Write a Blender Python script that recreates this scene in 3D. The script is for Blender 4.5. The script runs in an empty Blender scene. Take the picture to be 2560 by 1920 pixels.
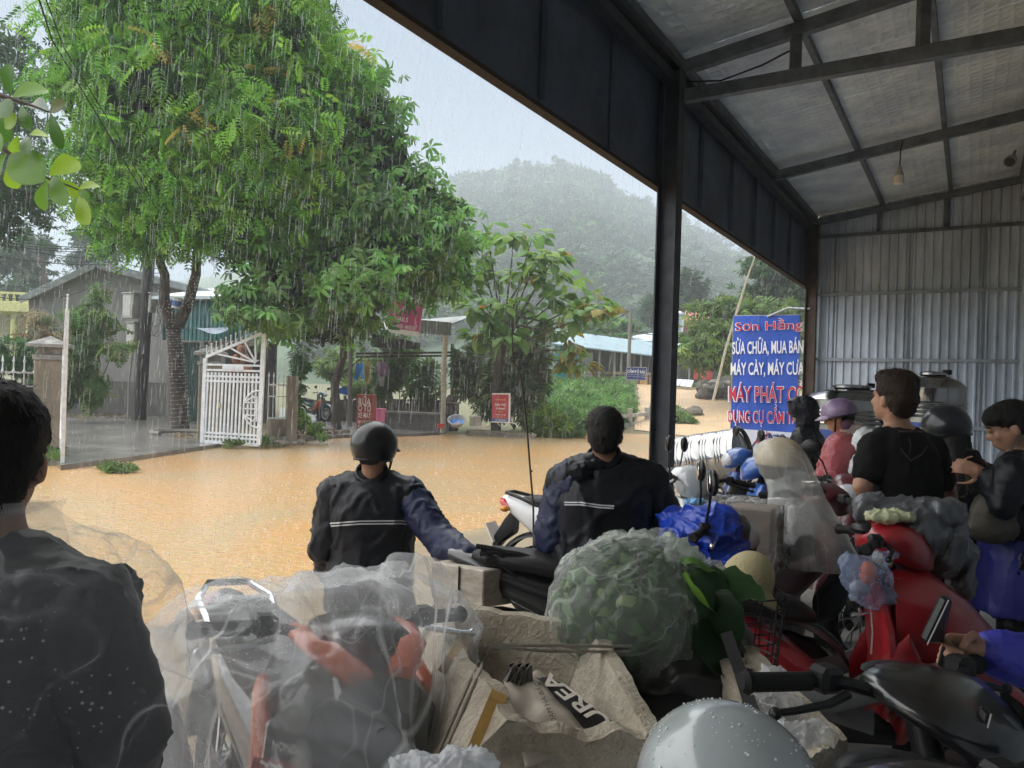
import bpy, bmesh, math, random
import numpy as np
from mathutils import Vector, Matrix, noise, Quaternion
R = math.radians
SC = bpy.context.scene
COL = SC.collection
random.seed(7)
RNG = np.random.default_rng(7)

# ------------------------------------------------------------------ camera
CAM_H, FPX, ROLL = 1.6, 1920.0, 0.031
CR, SR = math.cos(ROLL), math.sin(ROLL)
cam = bpy.data.cameras.new('camera')
cam.sensor_width = 36.0
cam.lens = 27.0
cam.clip_start = 0.05
cam.clip_end = 3000
camo = bpy.data.objects.new('camera', cam)
COL.objects.link(camo)
camo.matrix_world = Matrix(((CR, -SR, 0, 0), (0, 0, -1, 0), (SR, CR, 0, CAM_H), (0, 0, 0, 1)))
SC.camera = camo

# ------------------------------------------------------------------ sky, sun, exposure
SUN_EL, SUN_ROT = R(55), R(-75)
w = bpy.data.worlds.new('World')
SC.world = w
w.use_nodes = True
wn, wl = w.node_tree.nodes, w.node_tree.links
wn.clear()
sky = wn.new('ShaderNodeTexSky')
sky.sky_type = 'NISHITA'
sky.sun_disc = False
sky.sun_elevation = SUN_EL
sky.sun_rotation = SUN_ROT
sky.dust_density = 4.0
sky.air_density = 1.0
hs = wn.new('ShaderNodeHueSaturation')
hs.inputs['Saturation'].default_value = 0.30
mxw = wn.new('ShaderNodeMix')            # cloud layer: an even pale veil over the clear sky
mxw.data_type = 'RGBA'
mxw.inputs[0].default_value = 0.95
mxw.inputs[7].default_value = (.75, 1.0, 1.5, 1)
bg = wn.new('ShaderNodeBackground')
bg.inputs['Strength'].default_value = 0.05
ow = wn.new('ShaderNodeOutputWorld')
wl.new(sky.outputs[0], hs.inputs['Color'])
wl.new(hs.outputs[0], mxw.inputs[6])
wl.new(mxw.outputs[2], bg.inputs['Color'])
wl.new(bg.outputs[0], ow.inputs['Surface'])
sun = bpy.data.lights.new('sun', 'SUN')
sun.energy = 1.5
sun.angle = R(120)
sun.color = (1, .97, .92)
suno = bpy.data.objects.new('sun', sun)
COL.objects.link(suno)
sd = Vector((math.sin(SUN_ROT) * math.cos(SUN_EL), math.cos(SUN_ROT) * math.cos(SUN_EL), math.sin(SUN_EL)))
suno.rotation_euler = sd.to_track_quat('Z', 'Y').to_euler()
vs = SC.view_settings
vs.view_transform = 'Standard'
vs.look = 'None'
vs.exposure = 2.68
vs.gamma = 1.0
vs.use_curve_mapping = False
SC.render.engine = 'CYCLES'
cy = SC.cycles
cy.use_denoising = True
cy.denoiser = 'OPENIMAGEDENOISE'
cy.max_bounces = 8
cy.diffuse_bounces = 4
cy.glossy_bounces = 3
cy.transmission_bounces = 4
cy.transparent_max_bounces = 24
cy.volume_bounces = 2
cy.sample_clamp_indirect = 6.0
cy.caustics_reflective = False
cy.caustics_refractive = False
cy.use_adaptive_sampling = True
cy.adaptive_threshold = 0.02

# ------------------------------------------------------------------ placing helpers
def P(x, y, d):
	"""point seen at photo pixel x,y (2560x1920) standing d metres in front of the camera"""
	u, v = x - 1280.0, y - 960.0
	return Vector(((u * CR + v * SR) / FPX * d, d, CAM_H + (u * SR - v * CR) / FPX * d))
def G(x, y, z=0.0):
	"""point on the level z seen at photo pixel x,y"""
	u, v = x - 1280.0, y - 960.0
	d = (z - CAM_H) / ((u * SR - v * CR) / FPX)
	return P(x, y, d)
PHI = R(30.9)
def S(s, t, z=0.0):
	"""shed frame: s across (+ = into the shed), t along the front edge"""
	return Vector((math.cos(PHI) * s + math.sin(PHI) * t, -math.sin(PHI) * s + math.cos(PHI) * t, z))
def sm(a, b, x):
	t = min(1, max(0, (x - a) / (b - a)))
	return t * t * (3 - 2 * t)
def land(x, y):
	"""height of the land"""
	h = -.15 + 2.0 * sm(24.5, 47, y) * sm(-2.6, 2.5, x + (y - 24) * .03)
	h += .10 * sm(15, 17.5, y - .25 * (x + 8)) * sm(-4, -8, x)
	h += max(0, y - 60) * .03 * sm(60, 120, y)
	return h

# ------------------------------------------------------------------ materials
MATS = {}
def mat(name, col=(.5, .5, .5), rough=.6, metal=0.0, spec=.5, var=0.0, vscale=6.0, col2=None, bump=0.0, bscale=40.0,
		alpha=1.0, transl=0.0, tint=False, wave=None, emit=None, coat=0.0, stretch=None, detail=4.0, bdist=.02, mscale=None):
	if name in MATS:
		return MATS[name]
	m = bpy.data.materials.new(name)
	m.use_nodes = True
	nt = m.node_tree
	N, L = nt.nodes, nt.links
	b = N['Principled BSDF']
	b.inputs['Base Color'].default_value = (*col, 1)
	b.inputs['Roughness'].default_value = rough
	b.inputs['Metallic'].default_value = metal
	b.inputs['Specular IOR Level'].default_value = spec
	b.inputs['Alpha'].default_value = alpha
	if coat:
		b.inputs['Coat Weight'].default_value = coat
		b.inputs['Coat Roughness'].default_value = .08
	tc = N.new('ShaderNodeTexCoord')
	src = tc.outputs['Object']
	if stretch:
		mp = N.new('ShaderNodeMapping')
		mp.inputs['Scale'].default_value = stretch
		L.new(src, mp.inputs['Vector'])
		src = mp.outputs['Vector']
	csock = None
	if var or col2:
		nz = N.new('ShaderNodeTexNoise')
		nz.inputs['Scale'].default_value = vscale
		nz.inputs['Detail'].default_value = detail
		nz.inputs['Roughness'].default_value = .65
		L.new(src, nz.inputs['Vector'])
		rp = N.new('ShaderNodeValToRGB')
		c2 = col2 if col2 else tuple(max(0, c * (1 - var)) for c in col)
		c1 = col if col2 else tuple(min(1, c * (1 + var)) for c in col)
		rp.color_ramp.elements[0].position = .36
		rp.color_ramp.elements[1].position = .64
		rp.color_ramp.elements[0].color = (*c2, 1)
		rp.color_ramp.elements[1].color = (*c1, 1)
		L.new(nz.outputs['Fac'], rp.inputs['Fac'])
		csock = rp.outputs['Color']
	if tint:
		at = N.new('ShaderNodeAttribute')
		at.attribute_name = 'tint'
		if csock:
			mx = N.new('ShaderNodeMix')
			mx.data_type = 'RGBA'
			mx.blend_type = 'MULTIPLY'
			mx.inputs[0].default_value = 1
			L.new(csock, mx.inputs[6])
			L.new(at.outputs['Color'], mx.inputs[7])
			csock = mx.outputs[2]
		else:
			csock = at.outputs['Color']
	if csock:
		L.new(csock, b.inputs['Base Color'])
	if bump:
		bn = N.new('ShaderNodeTexNoise')
		bn.inputs['Scale'].default_value = bscale
		bn.inputs['Detail'].default_value = 5
		bn.inputs['Roughness'].default_value = .6
		L.new(src, bn.inputs['Vector'])
		bp = N.new('ShaderNodeBump')
		bp.inputs['Strength'].default_value = bump
		bp.inputs['Distance'].default_value = bdist
		L.new(bn.outputs['Fac'], bp.inputs['Height'])
		L.new(bp.outputs['Normal'], b.inputs['Normal'])
	if emit:
		b.inputs['Emission Color'].default_value = (*emit[0], 1)
		b.inputs['Emission Strength'].default_value = emit[1]
	if transl:
		tr = N.new('ShaderNodeBsdfTranslucent')
		ms = N.new('ShaderNodeMixShader')
		ms.inputs[0].default_value = transl
		if csock:
			L.new(csock, tr.inputs['Color'])
		else:
			tr.inputs['Color'].default_value = (*col, 1)
		out = N['Material Output']
		L.new(b.outputs[0], ms.inputs[1])
		L.new(tr.outputs[0], ms.inputs[2])
		L.new(ms.outputs[0], out.inputs['Surface'])
	MATS[name] = m
	return m

def plastic_film(name, col=(.85, .87, .9), lo=.10, hi=.75, rough=.22, scale=9.0, thick=.5, wet=True, stretch=(1, 1, 1), glow=.5):
	"""thin crumpled plastic film: clear where it lies smooth, milky along its creases"""
	m = bpy.data.materials.new(name)
	m.use_nodes = True
	N, L = m.node_tree.nodes, m.node_tree.links
	b = N['Principled BSDF']
	b.inputs['Base Color'].default_value = (*col, 1)
	b.inputs['Roughness'].default_value = rough
	b.inputs['Specular IOR Level'].default_value = .9
	tc = N.new('ShaderNodeTexCoord')
	mp = N.new('ShaderNodeMapping')
	mp.inputs['Scale'].default_value = stretch
	L.new(tc.outputs['Object'], mp.inputs['Vector'])
	def math_(op, x, y=None, clamp=False):
		q = N.new('ShaderNodeMath')
		q.operation = op
		q.use_clamp = clamp
		for i, v in enumerate((x, y)):
			if v is None: continue
			if isinstance(v, (int, float)): q.inputs[i].default_value = v
			else: L.new(v, q.inputs[i])
		return q.outputs[0]
	hs_, al, hgt = [], lo, 0.0
	for sc, wd, amt, hh in ((scale, .016, .9, 1.0), (scale * 2.1, .016, .5, .4), (scale * .5, .009, 1.0, 1.4)):
		n1 = N.new('ShaderNodeTexNoise')
		n1.inputs['Scale'].default_value = sc
		n1.inputs['Detail'].default_value = .6
		n1.inputs['Distortion'].default_value = .2
		L.new(mp.outputs[0], n1.inputs['Vector'])
		ab = math_('ABSOLUTE', math_('SUBTRACT', n1.outputs['Fac'], .5))
		mr = N.new('ShaderNodeMapRange')
		mr.inputs['From Min'].default_value = 0
		mr.inputs['From Max'].default_value = wd
		mr.inputs['To Min'].default_value = (hi - lo) * amt
		mr.inputs['To Max'].default_value = 0
		L.new(ab, mr.inputs['Value'])
		nm = N.new('ShaderNodeTexNoise')
		nm.inputs['Scale'].default_value = sc * .55
		nm.noise_dimensions = '4D'
		nm.inputs['W'].default_value = sc
		L.new(tc.outputs['Object'], nm.inputs['Vector'])
		mm_ = N.new('ShaderNodeMapRange')
		mm_.inputs['From Min'].default_value = .42
		mm_.inputs['From Max'].default_value = .62
		L.new(nm.outputs['Fac'], mm_.inputs['Value'])
		al = math_('ADD', al, math_('MULTIPLY', mr.outputs[0], mm_.outputs[0]), True)
		hgt = math_('ADD', hgt, math_('MULTIPLY', ab, -hh))
	mk_ = N.new('ShaderNodeTexNoise')
	mk_.inputs['Scale'].default_value = scale * .6
	L.new(mp.outputs[0], mk_.inputs['Vector'])
	m2_ = N.new('ShaderNodeMapRange')
	m2_.inputs['From Min'].default_value = .5
	m2_.inputs['From Max'].default_value = .72
	m2_.inputs['To Max'].default_value = .28
	L.new(mk_.outputs['Fac'], m2_.inputs['Value'])
	al = math_('ADD', al, m2_.outputs[0], True)
	bp = N.new('ShaderNodeBump')
	bp.inputs['Strength'].default_value = thick
	bp.inputs['Distance'].default_value = .05
	hsum = hgt
	if wet:
		vo = N.new('ShaderNodeTexVoronoi')
		vo.inputs['Scale'].default_value = 75
		vo.inputs['Randomness'].default_value = 1
		L.new(tc.outputs['Object'], vo.inputs['Vector'])
		dr = N.new('ShaderNodeMapRange')
		dr.inputs['From Min'].default_value = .26
		dr.inputs['From Max'].default_value = .12
		dr.inputs['To Min'].default_value = 0
		dr.inputs['To Max'].default_value = .4
		L.new(vo.outputs['Distance'], dr.inputs['Value'])
		n2 = N.new('ShaderNodeTexNoise')
		n2.inputs['Scale'].default_value = 3.0
		L.new(tc.outputs['Object'], n2.inputs['Vector'])
		r2 = N.new('ShaderNodeMapRange')
		r2.inputs['From Min'].default_value = .48
		r2.inputs['From Max'].default_value = .62
		L.new(n2.outputs['Fac'], r2.inputs['Value'])
		mu = N.new('ShaderNodeMath')
		mu.operation = 'MULTIPLY'
		L.new(dr.outputs[0], mu.inputs[0])
		L.new(r2.outputs[0], mu.inputs[1])
		ad = N.new('ShaderNodeMath')
		ad.operation = 'ADD'
		ad.use_clamp = True
		L.new(al, ad.inputs[0])
		L.new(mu.outputs[0], ad.inputs[1])
		al = ad.outputs[0]
	L.new(hsum, bp.inputs['Height'])
	L.new(bp.outputs[0], b.inputs['Normal'])
	tl = N.new('ShaderNodeBsdfTranslucent')
	tl.inputs['Color'].default_value = (*col, 1)
	m1_ = N.new('ShaderNodeMixShader')
	m1_.inputs[0].default_value = glow
	L.new(b.outputs[0], m1_.inputs[1])
	L.new(tl.outputs[0], m1_.inputs[2])
	tp_ = N.new('ShaderNodeBsdfTransparent')
	m2x = N.new('ShaderNodeMixShader')
	L.new(al, m2x.inputs[0])
	L.new(tp_.outputs[0], m2x.inputs[1])
	L.new(m1_.outputs[0], m2x.inputs[2])
	L.new(m2x.outputs[0], N['Material Output'].inputs['Surface'])
	MATS[name] = m
	return m

# ------------------------------------------------------------------ objects
def tag(o, label=None, cat=None, group=None, kind=None):
	if label: o['label'] = label
	if cat: o['category'] = cat
	if group: o['group'] = group
	if kind: o['kind'] = kind
	return o
def thing(name, label, cat, loc=(0, 0, 0), rz=0.0, group=None):
	o = bpy.data.objects.new(name, None)
	COL.objects.link(o)
	o.empty_display_size = .1
	o.location = loc
	o.rotation_euler = (0, 0, rz)
	o['M'] = 1
	del o['M']
	return tag(o, label, cat, group)
def world_of(o):
	m = Matrix.Identity(4)
	while o is not None:
		m = Matrix.LocRotScale(o.location, o.rotation_euler, o.scale) @ m
		o = o.parent
	return m
def link(name, me, m=None, parent=None):
	o = bpy.data.objects.new(name, me)
	COL.objects.link(o)
	if m is not None:
		me.materials.clear()
		for q in (m if isinstance(m, (list, tuple)) else [m]):
			me.materials.append(q)
	if parent is not None:
		o.parent = parent
	return o
def copy_tree(o, parent=None):
	c = o.copy()
	COL.objects.link(c)
	c.parent = parent
	for ch in list(o.children):
		copy_tree(ch, c)
	return c

class MB:
	"""collects simple shapes, then links them as ONE mesh object"""
	def __init__(s):
		s.v, s.f, s.mi = [], [], []
		s.cur = 0
	def add(s, vs, fs):
		b = len(s.v)
		s.v += [tuple(q) for q in vs]
		s.f += [tuple(i + b for i in q) for q in fs]
		s.mi += [s.cur] * len(fs)
		return s
	def box(s, c, size, rot=None):
		hx, hy, hz = size[0] / 2, size[1] / 2, size[2] / 2
		vs = [Vector((x * hx, y * hy, z * hz)) for x in (-1, 1) for y in (-1, 1) for z in (-1, 1)]
		if rot is not None:
			vs = [rot @ q for q in vs]
		c = Vector(c)
		return s.add([q + c for q in vs], [(0, 1, 3, 2), (4, 6, 7, 5), (0, 4, 5, 1), (2, 3, 7, 6), (0, 2, 6, 4), (1, 5, 7, 3)])
	def hexa(s, a):
		"""8 corners: bottom ring 0-3, top ring 4-7"""
		return s.add(a, [(3, 2, 1, 0), (4, 5, 6, 7), (0, 1, 5, 4), (1, 2, 6, 5), (2, 3, 7, 6), (3, 0, 4, 7)])
	def bar(s, p0, p1, w, h=None, up=(0, 0, 1)):
		h = w if h is None else h
		p0, p1 = Vector(p0), Vector(p1)
		d = (p1 - p0).normalized()
		u = Vector(up)
		x = d.cross(u)
		if x.length < 1e-4:
			x = d.cross(Vector((1, 0, 0)))
		x.normalize()
		u = x.cross(d)
		q = []
		for p in (p0, p1):
			q += [p - x * w / 2 - u * h / 2, p + x * w / 2 - u * h / 2, p + x * w / 2 + u * h / 2, p - x * w / 2 + u * h / 2]
		return s.hexa(q)
	def tube(s, pts, r, n=8, cap=True, flat=1.0):
		pts = [Vector(p) for p in pts]
		rs = r if isinstance(r, (list, tuple)) else [r] * len(pts)
		b = len(s.v)
		px = None
		for i, p in enumerate(pts):
			d = (pts[min(i + 1, len(pts) - 1)] - pts[max(i - 1, 0)]).normalized()
			if px is None:
				px = d.cross(Vector((0, 0, 1)))
				if px.length < .05:
					px = d.cross(Vector((0, 1, 0)))
			x = (px - d * px.dot(d)).normalized()
			px = x
			y = d.cross(x)
			for k in range(n):
				a = 2 * math.pi * k / n
				s.v.append(tuple(p + x * (math.cos(a) * rs[i]) + y * (math.sin(a) * rs[i] * flat)))
		for i in range(len(pts) - 1):
			for k in range(n):
				s.f.append((b + i * n + k, b + i * n + (k + 1) % n, b + (i + 1) * n + (k + 1) % n, b + (i + 1) * n + k))
				s.mi.append(s.cur)
		if cap:
			s.f.append(tuple(b + k for k in range(n))[::-1])
			s.f.append(tuple(b + (len(pts) - 1) * n + k for k in range(n)))
			s.mi += [s.cur] * 2
		return s
	def lathe(s, prof, c=(0, 0, 0), axis=(0, 0, 1), n=24, cap=True):
		"""prof: (radius, height) pairs along axis"""
		c = Vector(c)
		q = Vector((0, 0, 1)).rotation_difference(Vector(axis))
		b = len(s.v)
		for r, h in prof:
			for k in range(n):
				a = 2 * math.pi * k / n
				s.v.append(tuple(c + q @ Vector((r * math.cos(a), r * math.sin(a), h))))
		for i in range(len(prof) - 1):
			for k in range(n):
				s.f.append((b + i * n + k, b + i * n + (k + 1) % n, b + (i + 1) * n + (k + 1) % n, b + (i + 1) * n + k))
				s.mi.append(s.cur)
		if cap:
			s.f.append(tuple(b + k for k in range(n))[::-1])
			s.f.append(tuple(b + (len(prof) - 1) * n + k for k in range(n)))
			s.mi += [s.cur] * 2
		return s
	def ball(s, c, r, rot=None, n=14, m=9, zmin=-1.0):
		r = (r, r, r) if not isinstance(r, (tuple, list, Vector)) else r
		c = Vector(c)
		b = len(s.v)
		for i in range(m + 1):
			th = math.pi * i / m
			z = max(zmin, math.cos(th))
			q = math.sqrt(max(1e-6, 1 - z * z)) if z > zmin else math.sin(th)
			for k in range(n):
				a = 2 * math.pi * k / n
				p = Vector((r[0] * q * math.cos(a), r[1] * q * math.sin(a), r[2] * z))
				if rot is not None:
					p = rot @ p
				s.v.append(tuple(c + p))
		for i in range(m):
			for k in range(n):
				s.f.append((b + i * n + k, b + (i + 1) * n + k, b + (i + 1) * n + (k + 1) % n, b + i * n + (k + 1) % n))
				s.mi.append(s.cur)
		return s
	def cone(s, p0, p1, r0, r1, n=12):
		"""closed tapered capsule"""
		p0, p1 = Vector(p0), Vector(p1)
		d = (p1 - p0).normalized()
		pts, rs = [], []
		for a in (-90, -60, -30):
			pts.append(p0 + d * (r0 * math.sin(R(a))))
			rs.append(max(.0005, r0 * math.cos(R(a))))
		pts += [p0, p1]
		rs += [r0, r1]
		for a in (30, 60, 90):
			pts.append(p1 + d * (r1 * math.sin(R(a))))
			rs.append(max(.0005, r1 * math.cos(R(a))))
		return s.tube(pts, rs, n)
	def loft(s, secs, n=16, p=2.4, axis='x'):
		"""secs: (pos, offset_a, offset_b, half_a, half_b): superellipse rings along an axis; axis x: a=y, b=z; axis z: a=x, b=y"""
		b = len(s.v)
		for q in secs:
			for k in range(n):
				a = 2 * math.pi * k / n
				ca, sa = math.cos(a), math.sin(a)
				u = math.copysign(abs(ca) ** (2 / p), ca) * q[3] + q[1]
				v = math.copysign(abs(sa) ** (2 / p), sa) * q[4] + q[2]
				s.v.append((q[0], u, v) if axis == 'x' else (u, v, q[0]) if axis == 'z' else (u, q[0], v))
		for i in range(len(secs) - 1):
			for k in range(n):
				s.f.append((b + i * n + k, b + i * n + (k + 1) % n, b + (i + 1) * n + (k + 1) % n, b + (i + 1) * n + k))
				s.mi.append(s.cur)
		s.f.append(tuple(b + k for k in range(n))[::-1])
		s.f.append(tuple(b + (len(secs) - 1) * n + k for k in range(n)))
		s.mi += [s.cur] * 2
		return s
	def trunk(s, secs, o, sx, fy, up, n=24, p=2.3):
		"""secs: (height, half width, half depth, forward shift) rings about the axis up from o"""
		b = len(s.v)
		for h, a_, d_, f_ in secs:
			for k in range(n):
				a = 2 * math.pi * k / n
				ca, sa = math.cos(a), math.sin(a)
				u = math.copysign(abs(ca) ** (2 / p), ca) * a_
				v = math.copysign(abs(sa) ** (2 / p), sa) * d_ + f_
				s.v.append(tuple(o + up * h + sx * u + fy * v))
		for i in range(len(secs) - 1):
			for k in range(n):
				s.f.append((b + i * n + k, b + i * n + (k + 1) % n, b + (i + 1) * n + (k + 1) % n, b + (i + 1) * n + k))
				s.mi.append(s.cur)
		s.f.append(tuple(b + k for k in range(n))[::-1])
		s.f.append(tuple(b + (len(secs) - 1) * n + k for k in range(n)))
		s.mi += [s.cur] * 2
		return s
	def grid(s, f, nu, nv):
		b = len(s.v)
		for i in range(nu + 1):
			for j in range(nv + 1):
				s.v.append(tuple(f(i / nu, j / nv)))
		for i in range(nu):
			for j in range(nv):
				q = b + i * (nv + 1) + j
				s.f.append((q, q + nv + 1, q + nv + 2, q + 1))
				s.mi.append(s.cur)
		return s
	def mesh(s, name, inv=None):
		me = bpy.data.meshes.new(name)
		vs = s.v if inv is None else [tuple(inv @ Vector(q)) for q in s.v]
		me.from_pydata(vs, [], s.f)
		if any(s.mi):
			me.polygons.foreach_set('material_index', s.mi)
		return me
	def build(s, name, m, parent=None, smooth=False, world=False, bevel=0.0, fix=True, sub=0):
		inv = world_of(parent).inverted() if (world and parent is not None) else None
		me = s.mesh(name, inv)
		if fix or bevel or sub:
			bm = bmesh.new()
			bm.from_mesh(me)
			if sub:
				bmesh.ops.subdivide_edges(bm, edges=bm.edges[:], cuts=sub, use_grid_fill=True)
			if bevel:
				bmesh.ops.bevel(bm, geom=[e for e in bm.edges if e.is_manifold], offset=bevel, segments=1, affect='EDGES', clamp_overlap=True)
			bmesh.ops.recalc_face_normals(bm, faces=bm.faces[:])
			bm.to_mesh(me)
			bm.free()
		o = link(name, me, m, parent)
		if smooth:
			shade(me, 38 if smooth is True else smooth)
		return o
def shade(me, ang=38):
	me.polygons.foreach_set('use_smooth', [True] * len(me.polygons))
	if ang < 180:
		me.set_sharp_from_angle(angle=R(ang))

def evaluated(o):
	dg = bpy.context.evaluated_depsgraph_get()
	dg.update()
	return bpy.data.meshes.new_from_object(o.evaluated_get(dg))
def fuse(mb, voxel, smooth=4, rough=None):
	"""weld overlapping closed shapes into one continuous skin"""
	me = mb.mesh('fuse')
	o = bpy.data.objects.new('fuse', me)
	COL.objects.link(o)
	r = o.modifiers.new('r', 'REMESH')
	r.mode = 'VOXEL'
	r.voxel_size = voxel
	if smooth:
		q = o.modifiers.new('s', 'SMOOTH')
		q.iterations = smooth
		q.factor = .6
	out = evaluated(o)
	bpy.data.objects.remove(o)
	bpy.data.meshes.remove(me)
	if rough:
		crumple(out, *rough)
	out.polygons.foreach_set('use_smooth', [True] * len(out.polygons))
	return out
def crumple(me, amp, scale, stretch=(1, 1, 1), ridge=True, seed=0.0):
	me.update()
	n = len(me.vertices)
	no = np.empty(n * 3)
	me.vertices.foreach_get('normal', no)
	co = np.empty(n * 3)
	me.vertices.foreach_get('co', co)
	no, co = no.reshape(-1, 3), co.reshape(-1, 3)
	o = Vector((seed, seed * 1.7, -seed))
	for i in range(n):
		p = Vector((co[i, 0] * stretch[0], co[i, 1] * stretch[1], co[i, 2] * stretch[2])) * scale + o
		h = noise.noise(p + noise.noise_vector(p * .7) * .8)
		if ridge:           # mostly flat cloth crossed by narrow folds
			h2 = noise.noise(p * 1.9 + Vector((7, 3, 1)))
			h = max(0, 1 - abs(h) * 4.5) ** 1.5 + .5 * max(0, 1 - abs(h2) * 5) ** 1.5 + .35 * noise.noise(p * .6)
		co[i] += no[i] * h * amp
	me.vertices.foreach_set('co', co.ravel())
	me.update()

def scatter(name, tv, tf, pos, rot, scl, tint, m, parent=None, world=True):
	"""many copies of a small template (tv verts, tf quads) as one mesh; tint = one colour per copy"""
	tv = np.asarray(tv, float)
	tf = np.asarray(tf, int)
	n, k = len(pos), len(tv)
	v = np.einsum('nij,kj->nki', rot, tv) * scl[:, None, None] + pos[:, None, :]
	if parent is not None and world:
		inv = np.array(world_of(parent).inverted())
		v = v @ inv[:3, :3].T + inv[:3, 3]
	f = (tf[None] + (np.arange(n) * k)[:, None, None]).reshape(-1, tf.shape[1])
	me = bpy.data.meshes.new(name)
	me.vertices.add(n * k)
	me.vertices.foreach_set('co', v.reshape(-1))
	me.loops.add(f.size)
	me.loops.foreach_set('vertex_index', f.reshape(-1))
	me.polygons.add(len(f))
	me.polygons.foreach_set('loop_start', np.arange(len(f)) * tf.shape[1])
	me.polygons.foreach_set('loop_total', np.full(len(f), tf.shape[1]))
	a = me.attributes.new('tint', 'FLOAT_COLOR', 'POINT')
	c = np.ones((n, k, 4))
	c[:, :, :3] = tint[:, None, :]
	a.data.foreach_set('color', c.reshape(-1))
	me.update()
	me.validate()
	return link(name, me, m, parent)
def basis(fwd, up=None, roll=None):
	"""rotation matrices whose x axis is fwd"""
	f = fwd / np.linalg.norm(fwd, axis=1, keepdims=True)
	u = np.tile(np.array([0, 0, 1.0]), (len(f), 1)) if up is None else up
	y = np.cross(u, f)
	ln = np.linalg.norm(y, axis=1, keepdims=True)
	y = np.where(ln < 1e-3, np.array([0, 1.0, 0]), y / np.maximum(ln, 1e-3))
	z = np.cross(f, y)
	if roll is not None:
		c, s_ = np.cos(roll)[:, None], np.sin(roll)[:, None]
		y, z = y * c + z * s_, z * c - y * s_
	return np.stack([f, y, z], axis=2)

def lettering(body, m, parent, M, w, h, name='lettering', bold=0.0, extrude=.002, world=True, shear=0.0, font=None):
	"""one line of raised print, w x h metres, centred on M (M: x right, y up, z out of the face)"""
	cu = bpy.data.curves.new('t', 'FONT')
	cu.body = body
	cu.align_x = 'CENTER'
	cu.offset = bold
	cu.extrude = 0
	cu.shear = shear
	cu.resolution_u = 3
	o = bpy.data.objects.new('t', cu)
	COL.objects.link(o)
	me = evaluated(o)
	bpy.data.objects.remove(o)
	bm = bmesh.new()
	bm.from_mesh(me)
	bmesh.ops.split_edges(bm, edges=bm.edges[:])
	for i, f in enumerate(bm.faces):            # strokes that cross each other never share one plane
		for q in f.verts:
			q.co.z = (i % 7) * .0001
	bm.to_mesh(me)
	bm.free()
	n = len(me.vertices)
	co = np.empty(n * 3)
	me.vertices.foreach_get('co', co)
	co = co.reshape(-1, 3)
	lo, hi = co.min(0), co.max(0)
	sp = np.maximum(hi - lo, 1e-6)
	co[:, 0] = (co[:, 0] - (lo[0] + hi[0]) / 2) / sp[0] * w
	co[:, 1] = (co[:, 1] - (lo[1] + hi[1]) / 2) / sp[1] * h
	co[:, 2] += extrude
	A = np.array(M)
	if world and parent is not None:
		A = np.array(world_of(parent).inverted() @ M)
	co = co @ A[:3, :3].T + A[:3, 3]
	me.vertices.foreach_set('co', co.reshape(-1))
	me.update()
	o = link(name, me, m, parent)
	o['kind'] = 'stuff'
	return o
def face_matrix(origin, right, up):
	x = Vector(right).normalized()
	z = x.cross(Vector(up)).normalized()
	y = z.cross(x)
	return Matrix(((x.x, y.x, z.x, origin[0]), (x.y, y.y, z.y, origin[1]), (x.z, y.z, z.z, origin[2]), (0, 0, 0, 1)))

# ================================================================== MATERIALS OF THE PLACE
M_steel = mat('dark_steel', (.04, .045, .055), .55, .3, var=.35, vscale=5, bump=.12, bscale=30)
M_fascia = mat('fascia_sheet', (.065, .088, .135), .5, .2, var=.3, vscale=2.5, bump=.1, bscale=8)
M_beam = mat('grey_beam', (.14, .16, .185), .55, .3, var=.3, vscale=6)
M_rust = mat('rusty_edge', (.03, .02, .015), .8, var=.4, vscale=12)
M_wall = mat('zinc_sheet', (.58, .65, .74), .42, .3, var=.2, vscale=2.2, stretch=(1, 1, .35))
M_panel = mat('side_panel', (.38, .43, .49), .7, var=.15, vscale=2)
M_conc = mat('wet_concrete', (.20, .19, .175), .34, var=.3, vscale=1.4, bump=.2, bscale=25)
M_white = mat('white_paint', (.74, .77, .80), .45, var=.12, vscale=8)
M_black = mat('black_plastic', (.007, .007, .008), .42, spec=.35)
M_rubber = mat('rubber', (.009, .009, .009), .75, spec=.3)
M_chrome = mat('chrome', (.75, .76, .78), .12, 1.0)

def foil():
	"""silver insulation film with stamped crosses on the underside of the roof sheets"""
	m = mat('foil_underside', (.76, .84, .96), .42, .15, var=.18, vscale=2.0)
	N, L = m.node_tree.nodes, m.node_tree.links
	b = N['Principled BSDF']
	tc = N.new('ShaderNodeTexCoord')
	mp = N.new('ShaderNodeMapping')
	mp.inputs['Rotation'].default_value = (0, 0, PHI)
	L.new(tc.outputs['Object'], mp.inputs['Vector'])
	vo = N.new('ShaderNodeTexVoronoi')
	vo.inputs['Scale'].default_value = 9
	vo.inputs['Randomness'].default_value = .25
	vo.distance = 'CHEBYCHEV'
	nz = N.new('ShaderNodeTexNoise')
	nz.inputs['Scale'].default_value = 5
	nz.inputs['Detail'].default_value = 5
	L.new(mp.outputs[0], vo.inputs['Vector'])
	L.new(mp.outputs[0], nz.inputs['Vector'])
	ad = N.new('ShaderNodeMath')
	ad.operation = 'ADD'
	L.new(vo.outputs['Distance'], ad.inputs[0])
	L.new(nz.outputs['Fac'], ad.inputs[1])
	bp = N.new('ShaderNodeBump')
	bp.inputs['Strength'].default_value = .5
	bp.inputs['Distance'].default_value = .05
	L.new(ad.outputs[0], bp.inputs['Height'])
	L.new(bp.outputs[0], b.inputs['Normal'])
	return m
M_foil = foil()

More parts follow.
